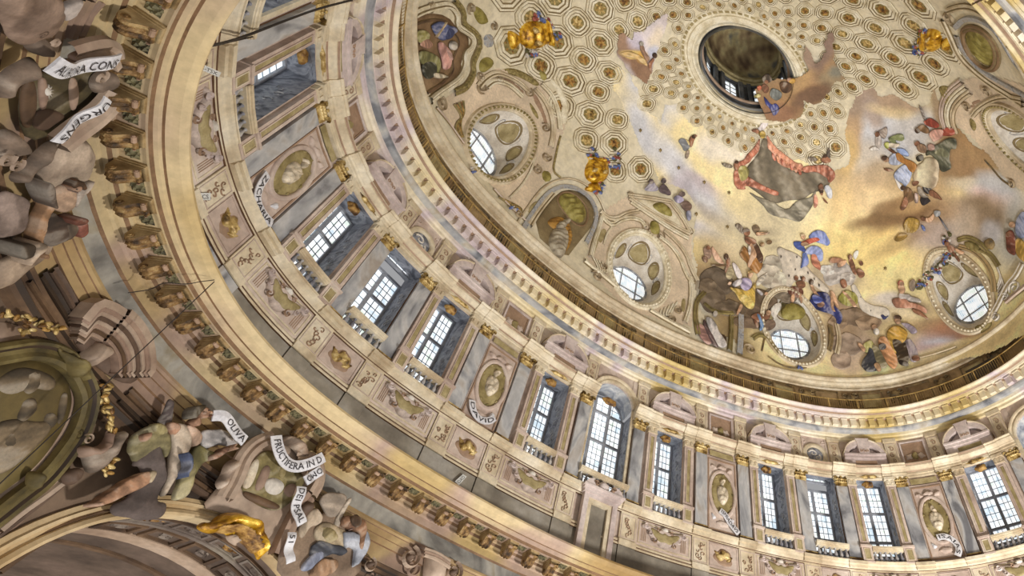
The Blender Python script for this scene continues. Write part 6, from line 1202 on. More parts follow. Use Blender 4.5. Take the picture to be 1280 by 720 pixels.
material('flower_blue', [(70, 84, 140), (120, 134, 180)], 5, bump=.2); material('flower_red', [(130, 60, 54), (176, 104, 88)], 5, bump=.2); material('flower_white', [(180, 170, 160), (220, 212, 200)], 5, bump=.2); material('leaf_green', [(60, 58, 34), (104, 98, 58)], 5, bump=.3)
material('niche_shell', [(112, 100, 44), (146, 134, 66), (168, 156, 92)], 2, bump=.15); material('statue_grey', [(128, 116, 98), (166, 154, 132), (190, 180, 158)], 3, bump=.3); material('ochre_robe', [(140, 98, 36), (186, 140, 62)], 3, bump=.2)
material('marble_strip', [(130, 132, 138), (176, 176, 178), (160, 150, 136)], 1.5, bump=.05, dist=2)
material('aed_dark', [(132, 112, 84), (160, 140, 110), (186, 168, 138)], 3, bump=.1); material('aed_pink', [(184, 164, 140), (202, 184, 160), (214, 198, 176)], 1.2, bump=.08); material('rust_red', [(110, 50, 36), (160, 88, 66)], 4, bump=.2); material('panel_brown', [(122, 94, 66), (150, 122, 90)], 1, bump=.05)
# A: aedicule with triangular pediment over the oval window
t = empty('aedicule', DM(-89.7, 24, .1), label='stucco aedicule with triangular pediment and scrolled arch round the oval window', cat='aedicule', group='aedicules of the dome')
gridpatch('stucco_field', P(742, 268, 786, 242, 838, 250, 866, 292, 868, 352, 866, 410, 838, 404, 800, 394, 770, 376, 732, 330), .16, .02, (204, 186, 162), [], t, rag=0., holes=True)
rpx('pediment_field', P(786, 243, 838, 254, 862, 292, 820, 276), .08, 'dome_frame', t)
rpx('pediment_shell', P(813, 256, 826, 252, 838, 260, 841, 272, 832, 270, 820, 264), .2, 'niche_shell', t, base=.06, folds=(0.4, 16, .05))
for pts in (P(784, 244, 810, 247, 838, 252), P(838, 252, 852, 270, 864, 292), P(786, 247, 822, 270, 862, 292)): mpx('raking_moulding', pts, MP, 'cream', t, it=1)
for x, y in ((788, 245), (862, 290)): spiral(t, x, y, 5)
mpx('entablature', P(788, 252, 815, 270, 835, 284, 860, 298), MP, 'dome_frame', t, it=1)
mpx('arch_moulding', P(752, 268, 756, 276, 764, 282, 776, 274, 790, 272, 802, 276, 806, 284), MP, 'dome_frame', t, it=1)
mpx('arch_moulding', P(750, 264, 758, 272, 770, 274, 784, 266, 798, 264), MP, 'cream', t, it=1)
mpx('arch_moulding', P(824, 296, 838, 306, 850, 322, 858, 344, 866, 356), MP, 'dome_frame', t, it=1)
mpx('arch_moulding', P(830, 288, 846, 302, 858, 318, 864, 336, 872, 352), MP, 'cream', t, it=1)
rpx('keystone', P(812, 274, 824, 278, 826, 294, 812, 292), .25, 'niche_shell', t)
for x, y, r in ((806, 284, 7), (825, 296, 7)): spiral(t, x, y, r)
mpx('side_pier', P(752, 270, 748, 286, 742, 304, 738, 322), MP, 'dome_frame', t, it=1); mpx('side_pier', P(764, 284, 758, 292, 754, 306), MS, 'dome_frame', t)
mpx('side_pier', P(862, 346, 864, 366, 862, 386, 856, 404), MP, 'dome_frame', t, it=1)
rpx('ochre_strip', P(745, 296, 750, 298, 742, 322, 738, 318), .05, 'panel_ochre', t, it=1); rpx('ochre_strip', P(852, 372, 858, 374, 856, 392, 850, 388), .05, 'panel_ochre', t, it=1)
for x, y, r, p_ in ((745, 346, 6, 0), (838, 400, 6, 1), (752, 334, 5, 2), (846, 388, 5, 2)): spiral(t, x, y, r, 'aed_dark', p_)
for i in range(5): mpx('acanthus_rib', P(740 + i * 4, 322 + i * 2, 746 + i * 3.2, 332 + i * 2, 748 + i * 2, 342), MS, 'dome_frame', t)
for i in range(5): mpx('acanthus_rib', P(846 - i * 5, 378 + i * 2.4, 840 - i * 4, 388 + i * 1.6, 836 - i * 2, 396), MS, 'dome_frame', t)
mpx('plinth_moulding', P(730, 326, 760, 350, 784, 372), MP, 'dome_frame', t, it=1); mpx('plinth_moulding', P(812, 388, 836, 402, 862, 416), MP, 'dome_frame', t, it=1)
# B: aedicule round the first oval (upper left)
t = empty('aedicule', DM(-50.3, 24, .1), label='stucco aedicule with broken curved hood and shells round the oval window nearest the pale ledge', cat='aedicule', group='aedicules of the dome')
gridpatch('stucco_field', P(548, 132, 590, 96, 624, 84, 668, 96, 700, 118, 708, 160, 694, 214, 664, 262, 650, 276, 600, 216, 572, 176), .16, .02, (204, 186, 162), [], t, rag=0., holes=True)
mpx('hood', P(596, 108, 604, 98, 618, 90, 632, 94, 648, 102, 660, 114), MP, 'cream', t); mpx('hood', P(606, 108, 616, 100, 628, 102, 640, 108, 652, 120), MP, 'dome_frame', t)
rpx('hood_field', P(622, 94, 634, 96, 652, 108, 660, 120, 652, 120, 638, 108, 624, 104), .05, 'stucco_shadow', t)
mpx('hood', P(668, 110, 682, 126, 690, 146, 692, 166, 688, 184), MP, 'cream', t); mpx('hood', P(676, 104, 690, 118, 698, 140, 700, 162), MP, 'dome_frame', t)
rpx('hood_field', P(666, 112, 676, 126, 684, 148, 686, 160, 680, 158, 676, 142, 664, 122), .05, 'stucco_shadow', t)
for x, y, r, p_ in ((622, 99, 6, 0), (660, 115, 6, 1), (602, 108, 5, 2), (681, 160, 6, 0), (682, 196, 6, 2), (670, 212, 6, 1), (550, 129, 7, 1), (536, 8, 5, 1)): spiral(t, x, y, r, 'aed_dark', p_)
rpx('shell', P(686, 96, 694, 100, 708, 118, 712, 140, 708, 160, 700, 152, 702, 130, 694, 112), .25, 'dome_frame', t, folds=(.5, 18, .06))
rpx('shell', P(620, 88, 640, 84, 660, 92, 676, 104, 672, 110, 652, 98, 632, 92), .2, 'rosette_gold', t, folds=(1.2, 18, .05))
rpx('olive_shell', P(672, 88, 682, 90, 684, 100, 676, 102), .15, 'niche_shell', t); rpx('ochre_panel', P(676, 212, 688, 214, 690, 226, 678, 228), .06, 'niche_shell', t, it=1); rpx('ochre_panel', P(660, 124, 672, 140, 674, 152, 664, 140), .06, 'rosette_gold', t)
mpx('side_strip', P(668, 196, 664, 212, 652, 232, 636, 248), MS, 'dome_frame', t); mpx('side_strip', P(700, 170, 694, 196, 690, 214, 700, 222), MS, 'rosette_gold', t)
for i in range(5): mpx('gilt_branch', P(566 + i * 3, 130 - i, 576 + i, 144, 574 - i * 2, 158, 578 - i, 172), MS, 'gold_brown' if i % 2 else 'rosette_gold', t)
for i in range(5): mpx('gilt_branch', P(622 + i * 4, 246 + i * 2, 634 + i * 3, 254 + i, 644 + i * 2, 262, 648, 272), MS, 'gold_brown' if i % 2 else 'rosette_gold', t)
mpx('ledge_panel', P(544, 134, 560, 152, 576, 176, 592, 196), MS, 'stucco_pink', t); mpx('ledge_panel', P(616, 236, 636, 258, 656, 276), MS, 'stucco_pink', t); spiral(t, 646, 268, 5)
flowers(t, [(588, 214, 4, 5), (640, 260, 8, 4)], ['flower_blue', 'flower_white', 'gold'], 7, .09)
# C, D, E: surrounds of the other ovals
t = empty('aedicule', DM(-129., 24, .1), label='half-hidden gilt and grey surround of the oval window below the yellow-skirted angel', cat='aedicule', group='aedicules of the dome')
rpx('green_shell', P(975, 388, 982, 380, 992, 378, 1002, 382, 1008, 390, 1004, 398, 990, 400, 978, 398), .35, 'niche_shell', t, folds=(.2, 16, .06))
mpx('gilt_hood', P(940, 424, 948, 418, 958, 422, 966, 432, 974, 444), MP, 'olive_frame', t); spiral(t, 937, 438, 7); mpx('pier', P(962, 404, 956, 420, 952, 440), MS, 'gallery_ornament', t); mpx('pier', P(1038, 408, 1040, 424, 1036, 440), MP, 'gallery_ornament', t); mpx('pier', P(1046, 406, 1050, 424, 1046, 444), MP, 'cream', t)
mpx('garland', P(960, 446, 976, 458, 998, 462, 1016, 458, 1032, 442), MS, 'gallery_ornament', t); flowers(t, [(1000, 463, 3, 3)], ['flower_blue'], 5, .09)
t = empty('aedicule', DM(-180.5, 24, .1), label='golden-brown scrolled surround of the oval window draped with a dark garland', cat='aedicule', group='aedicules of the dome')
mpx('golden_hood', P(1198, 300, 1210, 296, 1224, 302, 1236, 314), MP, 'olive_frame', t); mpx('golden_hood', P(1200, 308, 1216, 312, 1232, 326, 1242, 344, 1244, 366), MP, 'architrave', t); mpx('golden_hood', P(1228, 312, 1240, 318, 1250, 334), MP, 'olive_frame', t)
rpx('golden_shell', P(1204, 300, 1220, 302, 1230, 316, 1222, 320, 1208, 312), .2, 'olive_frame', t, folds=(.3, 18, .05)); rpx('mask', P(1230, 300, 1240, 296, 1246, 306, 1240, 314, 1232, 310), .25, 'gallery_ornament', t, rough=.06)
for i in range(6): mpx('acanthus_rib', P(1246 + i * 2.5, 332 + i * 6, 1252 + i * 1.5, 344 + i * 5, 1248, 358 + i * 4), MS, 'stucco_white', t)
for x, y, r, p_ in ((1270, 360, 8, 0), (1258, 372, 5, 1), (1246, 398, 5, 2)): spiral(t, x, y, r, 'stucco_white', p_)
mpx('white_scroll', P(1280, 330, 1272, 346, 1262, 356, 1254, 372, 1246, 388, 1238, 400), MP, 'stucco_white', t); rpx('gilt_shell', P(1218, 408, 1230, 404, 1240, 398, 1242, 408, 1228, 418, 1220, 416), .2, 'olive_frame', t, rough=.06)
mpx('panel_line', P(1258, 378, 1272, 366, 1290, 352), MP, 'stucco_pink', t, it=1); mpx('panel_line', P(1196, 434, 1160, 446, 1136, 450), MS, 'cream', t, it=1)
t = empty('garland', DM(-172, 24, .2), label='dark garland of blue and brown flowers hung by a cherub across the oval window reveal', cat='garland')
flowers(t, [(1185, 298, 6, 8), (1186, 318, 7, 7), (1180, 328, 7, 5), (1172, 338, 6, 5), (1162, 346, 6, 5), (1154, 354, 6, 5), (1150, 358, 3, 4)], ['flower_blue', 'leaf_green', 'rust_red', 'flower_white', 'leaf_green', 'flower_blue'], 12, .13)
person('cherub with outstretched arms holding the dark garland over the oval window', [('body', SKD, P(1186, 308, 1192, 306, 1198, 312, 1194, 318, 1188, 316)), ('leg', SKD, P(1192, 314, 1198, 318, 1204, 326, 1202, 330, 1196, 322)), ('arm', SK, P(1196, 310, 1204, 314, 1210, 316, 1206, 320, 1198, 316)), ('head', SKD, eph(1187, 306, 3.2, 3))], off=.3)
t = empty('aedicule', DM(-230., 24, .1), label='pink and cream concentric hood with ochre shell round the oval window at the frame edge', cat='aedicule', group='aedicules of the dome')
gridpatch('stucco_field', P(1186, 150, 1180, 120, 1200, 98, 1230, 92, 1290, 110, 1290, 250, 1250, 222, 1214, 172), .16, .02, (204, 186, 162), [], t, rag=0., holes=True)
for k_, mt in ((0, 'cream'), (-7, 'dome_frame'), (-14, 'stucco_pink')): mpx('hood', P(1196 + k_, 166 + k_ * .3, 1190 + k_, 150 + k_ * .4, 1192 + k_, 134 + k_ * .6, 1202 + k_, 122 + k_ * .8, 1214 + k_ * .8, 114 + k_), MP, mt, t)
rpx('hood_field', P(1208, 132, 1218, 122, 1232, 116, 1236, 122, 1224, 130, 1216, 138), .05, 'stucco_shadow', t); spiral(t, 1210, 132, 5); spiral(t, 1236, 114, 5, ph=1)
mpx('arch_moulding', P(1216, 144, 1224, 134, 1240, 124, 1258, 120, 1280, 124), MP, 'cream', t); rpx('ochre_leaf', P(1212, 146, 1218, 150, 1222, 158, 1218, 166, 1212, 156), .1, 'rosette_gold', t); rpx('gilt_palmette', P(1172, 108, 1184, 106, 1192, 116, 1188, 132, 1180, 130, 1176, 118), .15, 'rosette_gold', t, folds=(.8, 20, .04))
mpx('scroll_strip', P(1232, 200, 1244, 214, 1252, 224, 1264, 232), MS, 'gallery_ornament', t); spiral(t, 1266, 230, 5, ph=2)
# niche with statue between the first two ovals
t = empty('statue_niche', DM(-70, 6, .1), label='arched niche with ribbed olive shell head and grey marble edging between the first two ovals', cat='niche')
rpx('niche_ground', P(664, 288, 690, 248, 706, 236, 728, 240, 744, 258, 746, 276, 726, 300, 706, 326), .03, 'dome_shade', t, it=1)
mpx('marble_edge', P(650, 290, 664, 268, 680, 246, 692, 236, 708, 232, 726, 238, 740, 250, 746, 268, 742, 286, 732, 304), [(-.14, 0), (-.14, .1), (.14, .12), (.14, 0)], 'marble_strip', t); mpx('outer_edge', P(642, 284, 660, 258, 676, 236, 692, 226, 712, 222, 732, 230, 748, 246, 756, 266), MS, 'cream', t)
rpx('shell_head', P(696, 246, 706, 240, 718, 243, 728, 254, 733, 268, 728, 280, 714, 276, 702, 264), .3, 'niche_shell', t, folds=(.4, 15, .08), step=.07); mpx('shell_rim', P(694, 250, 704, 266, 716, 280, 728, 284, 734, 276, 734, 262, 726, 250, 714, 241, 702, 240), MS, 'panel_brown', t, closed=True)
mpx('pilaster_strip', P(660, 282, 672, 264, 690, 242), MP, 'cream', t, it=1)
rpx('side_panel', P(658, 262, 668, 250, 676, 256, 664, 270), .05, 'panel_ochre', t, it=1); rpx('side_panel', P(752, 284, 760, 288, 752, 306, 746, 300), .05, 'panel_ochre', t, it=1)
t = empty('statue', DM(-71, 0, .2), label='robed grey statue with a flying ochre cloak standing under the ribbed olive shell', cat='statue')
for nm_, pts, h, mt in (('cloak', P(682, 278, 690, 272, 700, 270, 712, 280, 714, 294, 706, 304, 700, 292, 690, 286), .25, 'ochre_robe'), ('robe', P(688, 290, 696, 282, 706, 286, 710, 300, 706, 316, 700, 325, 690, 316, 684, 304), .4, 'statue_grey'), ('sleeve', P(692, 280, 700, 276, 706, 284, 700, 290, 692, 288), .5, 'statue_grey'), ('side_cloak', P(706, 286, 714, 292, 712, 306, 706, 318, 704, 304), .3, 'ochre_robe'), ('head', eph(704, 279, 4, 4.4), .55, 'statue_grey')):
    relief(nm_, D0, D0.px(pts), h, mt, t, folds=(1.1, 18, .04) if nm_ != 'head' else None, step=.07)
# urns
for (cx, cy, rot, nm, fl) in ((664, 44, -12, 'golden urn tipped sideways with blue and red flowers on the coffers above the ledge figures', [(690, 42, 10, 10), (672, 22, 8, 7), (662, 66, 8, 4), (684, 28, 6, 6)]), (745, 216, -80, 'golden urn overflowing with blue and pink flowers above the statue niche', [(762, 196, 12, 12), (740, 194, 8, 8), (748, 236, 8, 8), (768, 204, 8, 8)]), (1166, 50, 190, 'golden urn with dark blue flowers at the upper right edge of the coffers', [(1148, 54, 8, 8), (1156, 40, 6, 5), (1150, 64, 6, 4)])):
    t = empty('flower_urn', D0.p(*D0.px([(cx, cy)])[0], .3), label=nm, cat='urn', group='gilded urns of flowers on the dome')
    a = math.radians(rot); R_ = lambda pts: [(cx + x * math.cos(a) - y * math.sin(a), cy + x * math.sin(a) + y * math.cos(a)) for x, y in pts]; k_ = .9 if cx > 1000 else 1.15 if cx < 700 else .95
    rpx('bowl', R_([(x * k_, y * k_) for x, y in ((-14, -6), (-8, -14), (4, -16), (14, -12), (18, -14), (18, 14), (14, 12), (4, 16), (-8, 14), (-14, 6))]), .5, 'gold_bright', t, folds=(a + 1.57, 9, .07), step=.07)
    rpx('rim', R_([(x * k_, y * k_) for x, y in ((15, -16), (21, -15), (21, 15), (15, 16))]), .55, 'gold_bright', t); rpx('foot', R_([(x * k_, y * k_) for x, y in ((-26, -12), (-20, -10), (-13, -4), (-13, 4), (-20, 10), (-26, 12))]), .35, 'gold_bright', t)
    for q in (-1, 1): rpx('mask', R_([(x * k_, q * 7 * k_ + y * k_) for x, y in ((-4, -4), (4, -5), (6, 3), (-2, 5))]), .62, 'gold', t, rough=.08)
    flowers(t, fl, ['flower_blue', 'flower_red', 'flower_white', 'leaf_green', 'flower_blue'], 14, .13)
# framed painted niche with figures at the upper left
t = empty('painted_niche', DM(-28, 4, .1), label='deep brown scalloped niche with painted reading figures on the ledge at the top edge', cat='niche')
rpx('niche_field', P(515, 22, 536, 16, 560, 20, 572, 36, 586, 44, 586, 62, 576, 76, 578, 92, 560, 108, 534, 122, 524, 90, 518, 60), .03, 'panel_brown', t, it=1)
mpx('scalloped_frame', P(514, 16, 540, 8, 562, 4, 572, 18, 570, 32, 584, 40, 592, 48, 590, 60, 580, 68, 582, 82, 574, 100, 556, 112, 536, 126), MP, 'dome_frame', t); mpx('bead_moulding', P(566, -2, 580, 14, 578, 30, 594, 40, 600, 52, 596, 66, 590, 78, 592, 92, 582, 110, 566, 116), MP, 'rosette_gold', t)
mpx('inner_frame', P(516, 30, 540, 24, 558, 26, 566, 40, 574, 52, 568, 66, 564, 76, 566, 90, 550, 106, 532, 116), MS, 'brown_mould', t)
rpx('blue_tile', P(604, 44, 616, 42, 618, 58, 606, 60), .06, 'marble_strip', t, it=1); rpx('olive_shell', P(592, 6, 604, 12, 612, 28, 600, 32, 592, 20), .2, 'niche_shell', t, rough=.05); rpx('olive_shell', P(600, 74, 612, 70, 618, 80, 606, 92, 598, 88), .2, 'niche_shell', t, rough=.05)
for x, y, r in ((588, 10, 6), (596, 46, 4), (597, 58, 4), (600, 96, 6), (616, 32, 5), (600, 110, 6)): spiral(t, x, y, r, 'aed_dark', x)
person('painted man in blue and pink robes holding a staff in the scalloped niche', [('blue_cloak', (88, 100, 150), P(536, 30, 546, 26, 556, 28, 568, 34, 570, 40, 560, 44, 552, 52, 544, 46, 538, 40)), ('blue_fold', (70, 80, 128), P(556, 32, 566, 36, 564, 46, 552, 50)), ('pink_robe', (206, 150, 140), P(544, 50, 552, 52, 560, 64, 563, 74, 560, 84, 552, 88, 550, 76, 546, 64)), ('sleeve', (200, 160, 150), P(552, 58, 560, 62, 563, 76, 556, 72)), ('staff', (206, 180, 140), P(541, 44, 554, 26, 555, 27, 543, 45)), ('beard', (200, 190, 178), eph(563, 56, 4.4, 6)), ('skirt', (210, 196, 168), P(534, 90, 552, 92, 556, 96, 540, 98))], off=.12)
person('painted figure in green with a yellow hood beside the blue-cloaked man', [('hood', (158, 152, 80), P(516, 38, 526, 36, 536, 42, 532, 52, 522, 54, 517, 48)), ('face_and_arm', (200, 150, 126), P(520, 54, 530, 46, 538, 54, 536, 60, 526, 60)), ('cloak', (132, 130, 76), P(518, 66, 530, 60, 542, 66, 548, 78, 546, 92, 538, 90, 530, 76, 522, 80)), ('dark_dress', (66, 66, 52), P(524, 76, 536, 74, 544, 84, 540, 96, 528, 100, 524, 90))], off=.12)
# second niche column between ovals (behind the white-robed woman)
t = empty('painted_niche', DM(-108, 5, .1), label='grey and ochre niche pier beside the white-robed woman on the ledge', cat='niche')
mpx('arched_moulding', P(872, 420, 868, 396, 870, 376, 880, 366), MP, 'olive_frame', t); mpx('arched_moulding', P(880, 380, 892, 390, 908, 392, 916, 392), MP, 'olive_frame', t); mpx('pier', P(926, 394, 926, 416, 924, 444), [(-.2, 0), (-.2, .15), (.2, .15), (.2, 0)], 'marble_strip', t, it=1); mpx('pier', P(914, 396, 914, 418, 912, 440), MP, 'olive_frame', t, it=1); rpx('dark_panel', P(896, 398, 908, 400, 908, 434, 902, 424), .02, 'brown_mould', t, it=1)
# grey shell niche, upper right
t = empty('shell_niche', DM(-250, 6, .1), label='oval olive shell niche in grey marble edging at the upper right', cat='niche')
rpx('shell_head', P(1205, 42, 1214, 34, 1228, 38, 1242, 54, 1247, 72, 1242, 84, 1230, 80, 1214, 64), .25, 'niche_shell', t, folds=(.5, 14, .08), step=.08); mpx('shell_rim', P(1202, 40, 1212, 32, 1230, 36, 1246, 54, 1250, 74, 1242, 88, 1228, 84, 1210, 66), MP, 'panel_brown', t, closed=True)
mpx('marble_edge', P(1194, 34, 1206, 22, 1226, 24, 1244, 36, 1258, 58, 1270, 80, 1286, 92), [(-.16, 0), (-.14, .12), (.14, .12), (.16, 0)], 'marble_strip', t); mpx('marble_edge', P(1196, 44, 1204, 64, 1222, 84, 1240, 96, 1262, 108, 1284, 120), [(-.16, 0), (-.14, .12), (.14, .12), (.16, 0)], 'marble_strip', t); mpx('outer_edge', P(1180, 24, 1190, 46, 1200, 70, 1220, 90, 1244, 108, 1280, 130), MP, 'cream', t); spiral(t, 1188, 22, 6)
mpx('outer_edge', P(1186, 12, 1204, 6, 1228, 12, 1250, 28, 1270, 50), MP, 'cream', t)

# ------------------------------------------------------------------ painted and stuccoed pendentives, lower left
W0 = Wall(0.04); WF = Wall(.3)
def mwx(name, pts, prof, mat, t, closed=False, it=2, surf=W0, **kw):
    ch = surf.px(pts); ch = smooth_poly(ch, it, closed) if it else ch
    return moulding(name, surf, ch, prof, mat, t, closed=closed, **kw)
def rwx(name, pts, h, mat, t, surf=W0, **kw): return relief(name, surf, surf.px(pts), h, mat, t, **kw)
def swx(t, cx, cy, r, mat, ph=0., turns=1.5, surf=W0, name='volute'):
    c = surf.px([(cx, cy), (cx + r, cy), (cx, cy + r)]); r_ = .5 * (np.linalg.norm(c[1] - c[0]) + np.linalg.norm(c[2] - c[0])); a = np.linspace(0, turns * 2 * math.pi, 28); rr = r_ * np.linspace(1, .12, 28)
    x = rr * np.cos(a + ph); y = rr * np.sin(a + ph); tt = np.stack([np.gradient(x), np.gradient(y)], 1); tt /= np.linalg.norm(tt, axis=1)[:, None] + 1e-9; n_ = np.stack([-tt[:, 1], tt[:, 0]], 1) * (r_ * .15 * np.linspace(1, .6, 28))[:, None]
    V = np.concatenate([surf.p(c[0][0] + x + s_ * n_[:, 0], c[0][1] + y + s_ * n_[:, 1], o_) for s_, o_ in ((-1, 0.), (0, r_ * .35), (1, 0.))]); b = MB(); b.add(V, [(i, i + 1, 29 + i, 28 + i) for i in range(27)] + [(28 + i, 29 + i, 57 + i, 56 + i) for i in range(27)]); return b.out(name, mat, t)
MB1 = [(-.14, 0), (-.14, .08), (-.06, .14), (0, .1), (.04, .16), (.12, .18), (.14, 0)]; MB2 = [(-.05, 0), (-.03, .06), (.03, .06), (.05, 0)]; MBW = [(-.2, 0), (-.2, .1), (-.1, .18), (0, .16), (.05, .24), (.18, .26), (.22, 0)]
# great oval relief
t = empty('oval_relief', W0.p(*W0.px([(30, 540)])[0], 0), label='large oval relief of pale draped figures in a heavy olive frame on the pendentive', cat='relief')
rwx('pink_slab', P(-20, 400, 20, 405, 60, 420, 90, 402, 110, 408, 130, 425, 150, 452, 146, 462, 128, 480, 122, 500, 112, 530, 96, 566, 70, 600, 40, 640, 0, 680, -20, 700), .12, 'slab_pink', t, surf=Wall(.02), it=1, step=.4)
rwx('brown_ground', P(-20, 462, 10, 452, 37, 447, 69, 457, 86, 478, 91, 500, 85, 526, 62, 563, 37, 591, 0, 618, -20, 632), .02, 'olive_ground', t, surf=Wall(.15), step=.3) if 'olive_ground' in MATS else None
oc_ = [(x, y) for x, y in P(-30, 446, 0, 441, 37, 435, 69, 442, 92, 460, 105, 485, 108, 503, 98, 540, 72, 577, 50, 602, 20, 624, -10, 648, -40, 668)]
mwx('olive_frame', oc_, [(-.22, 0), (-.22, .1), (-.16, .18), (-.1, .16), (-.04, .12), (.04, .14), (.12, .2), (.2, .16), (.22, 0)], ['olive_brown', 'dark_mould'], t, surf=Wall(.14), mi=[0, 0, 0, 1, 0, 0, 0, 0], smooth=False)
rwx('leaf_crest', P(73, 436, 77, 434, 84, 446, 92, 444, 102, 456, 108, 474, 104, 478, 98, 470, 90, 474, 84, 462, 80, 452), .3, 'olive_brown', t, surf=Wall(.32), folds=(.8, 16, .06)); rwx('leaf_end', P(34, 590, 44, 588, 52, 598, 48, 610, 38, 616, 32, 606), .25, 'olive_brown', t, surf=Wall(.3), folds=(.3, 14, .05))
for nm_, pts, fr in (('cloud', P(-10, 480, 20, 458, 50, 462, 72, 474, 66, 490, 40, 484, 10, 496), 5), ('figure', P(24, 468, 44, 460, 54, 470, 48, 486, 36, 494, 28, 488, 26, 478), 14), ('figure', P(30, 500, 44, 496, 48, 510, 38, 522, 26, 530, 20, 522, 26, 510), 14), ('drapery', P(-10, 530, 20, 522, 46, 528, 70, 524, 60, 544, 36, 568, 10, 590, -10, 596), 9), ('figure', P(0, 540, 14, 530, 30, 540, 26, 560, 10, 570, -6, 560), 12), ('column', P(78, 490, 86, 492, 82, 520, 72, 534, 72, 512), 5), ('figure', P(54, 520, 66, 514, 74, 524, 66, 536, 56, 534), 12)):
    rwx(nm_, pts, .07, (150, 126, 92), t, surf=Wall(.17), step=.06, cap=3500, pk=dict(sh=.5, fr=fr * .7, dim=.62))
# stepped cornice piece over it
t = empty('stucco_cornice', W0.p(*W0.px([(130, 420)])[0], 0), label='curved stepped cornice in pinkish stucco over the large oval relief', cat='cornice')
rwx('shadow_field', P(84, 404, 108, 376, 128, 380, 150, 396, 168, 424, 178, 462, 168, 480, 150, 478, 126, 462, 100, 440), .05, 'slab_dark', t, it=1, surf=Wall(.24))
for k_, (mt, w_) in enumerate((('slab_light', 0), ('slab_pink', 3.6), ('slab_light', 7.2), ('slab_dark', 11), ('slab_light', 14.5), ('slab_pink', 18), ('brown_mould', 21.5), ('slab_pink', 25))):
    q = 1 - w_ / 62.; c_ = (92, 470); mwx('step', [(c_[0] + (x - c_[0]) * q, c_[1] + (y - c_[1]) * q) for x, y in P(88, 398, 108, 375, 126, 381, 140, 390)], [(-.09, 0), (-.09, .3 - .02 * k_), (.09, .34 - .02 * k_), (.09, 0)], mt, t, it=1, surf=Wall(.22))
    mwx('step', [(c_[0] + (x - c_[0]) * q, c_[1] + (y - c_[1]) * q) for x, y in P(142, 389, 156, 402, 166, 418, 172, 432, 175, 462, 168, 470)], [(-.09, 0), (-.09, .36 - .02 * k_), (.09, .4 - .02 * k_), (.09, 0)], mt, t, it=1, surf=Wall(.22))
rwx('keystone', P(94, 448, 118, 426, 132, 432, 136, 442, 108, 460), .3, 'slab_light', t, it=0, surf=Wall(.26)); rwx('keystone_leaf', P(110, 438, 124, 430, 120, 438, 128, 440, 114, 446), .38, 'slab_dark', t)
# gilded leaf festoons
for lab, line in (('gilded leaf festoon hanging down beside the large oval relief', P(132, 484, 131, 492, 128, 500, 132, 508, 134, 516, 138, 524, 138, 532, 140, 540, 142, 575, 138, 582, 132, 590)), ('gilded leaf festoon running sideways above the large oval relief', P(8, 392, 18, 396, 28, 398, 38, 400, 46, 404, 54, 406, 62, 410, 70, 412, 34, 410, 28, 416))):
    t = empty('leaf_festoon', WF.p(*WF.px([line[3]])[0], 0), label=lab, cat='festoon', group='gilded leaf festoons')
    for j, (x, y) in enumerate(line):
        for k_ in range(3):
            a = rnd.random() * 180; o_ = relief('leaf', WF, WF.px(eph(x + rnd.uniform(-4, 4), y + rnd.uniform(-3, 3), 5, 2.4, a, 8)), .1, 'gold' if (j + k_) % 3 else 'gold_brown', t, base=.04 * k_, step=.07, rough=.03)
# shell scroll left of angel
t = empty('shell_scroll', WF.p(*WF.px([(130, 560)])[0], 0), label='pale shell-like scroll with a curled end between the oval relief and the winged woman', cat='scroll ornament')
rwx('shell', P(100, 566, 112, 560, 124, 562, 134, 552, 140, 542, 150, 540, 158, 538, 156, 548, 148, 556, 146, 568, 136, 576, 124, 590, 108, 592, 104, 580), .25, (176, 152, 130), t, surf=WF, folds=(.6, 12, .03), step=.07, cap=3000, pk=dict(sh=.4, dim=.7))
rwx('bead_roll', P(96, 560, 104, 556, 118, 560, 130, 552, 134, 536, 138, 540, 136, 556, 122, 570, 106, 574, 96, 570), .3, 'slab_pink', t, surf=WF, rough=.06); swx(t, 110, 549, 7, 'slab_light', 0, surf=Wall(.5)); rwx('shadow_shell', P(76, 592, 92, 584, 104, 586, 100, 600, 88, 608, 78, 604), .15, 'slab_dark', t, surf=WF, rough=.05)
mwx('edge_strip', P(-10, 660, 20, 636, 50, 616, 76, 596), MB1, 'slab_light', t, surf=W0); mwx('edge_strip', P(-10, 676, 24, 650, 60, 622, 84, 600), MB2, 'slab_dark', t, surf=W0)
mwx('brown_edge', P(-10, 712, 40, 676, 90, 654, 140, 638, 180, 632), MB1, 'brown_mould', t)
# pier mouldings between (dark verticals)
t = empty('pier_moulding', W0.p(*W0.px([(60, 380)])[0], 0), label='dark brown moulded pier edge slanting between the reaching angel and the stepped cornice', cat='moulding', group='dark pier mouldings')
for k_ in range(5): mwx('fillet', P(32 + k_ * 7, 346 + k_ * -3, 50 + k_ * 7, 374 - k_ * 3, 70 + k_ * 6.4, 404 - k_ * 2), MB2 if k_ % 2 else MB1, ('brown_mould', 'slab_dark', 'dark_mould', 'brown_mould', 'slab_dark')[k_], t, it=0)
t = empty('pier_moulding', W0.p(*W0.px([(170, 530)])[0], 0), label='dark brown moulded pier edge passing behind the winged woman in green', cat='moulding', group='dark pier mouldings')
for k_ in range(4): mwx('fillet', P(146 + k_ * 5, 498 - k_ * 4.5, 168 + k_ * 5, 520 - k_ * 4.5, 196 + k_ * 5, 546 - k_ * 4.5), MB2 if k_ % 2 else MB1, ('dark_mould', 'slab_dark', 'brown_mould', 'dark_mould')[k_], t, it=0)
for k_ in range(3): mwx('fillet', P(232 + k_ * 4, 600 - k_ * 5, 250 + k_ * 4, 612 - k_ * 5, 266 + k_ * 3, 622 - k_ * 5), MB1, ('slab_dark', 'brown_mould', 'dark_mould')[k_], t, it=0)
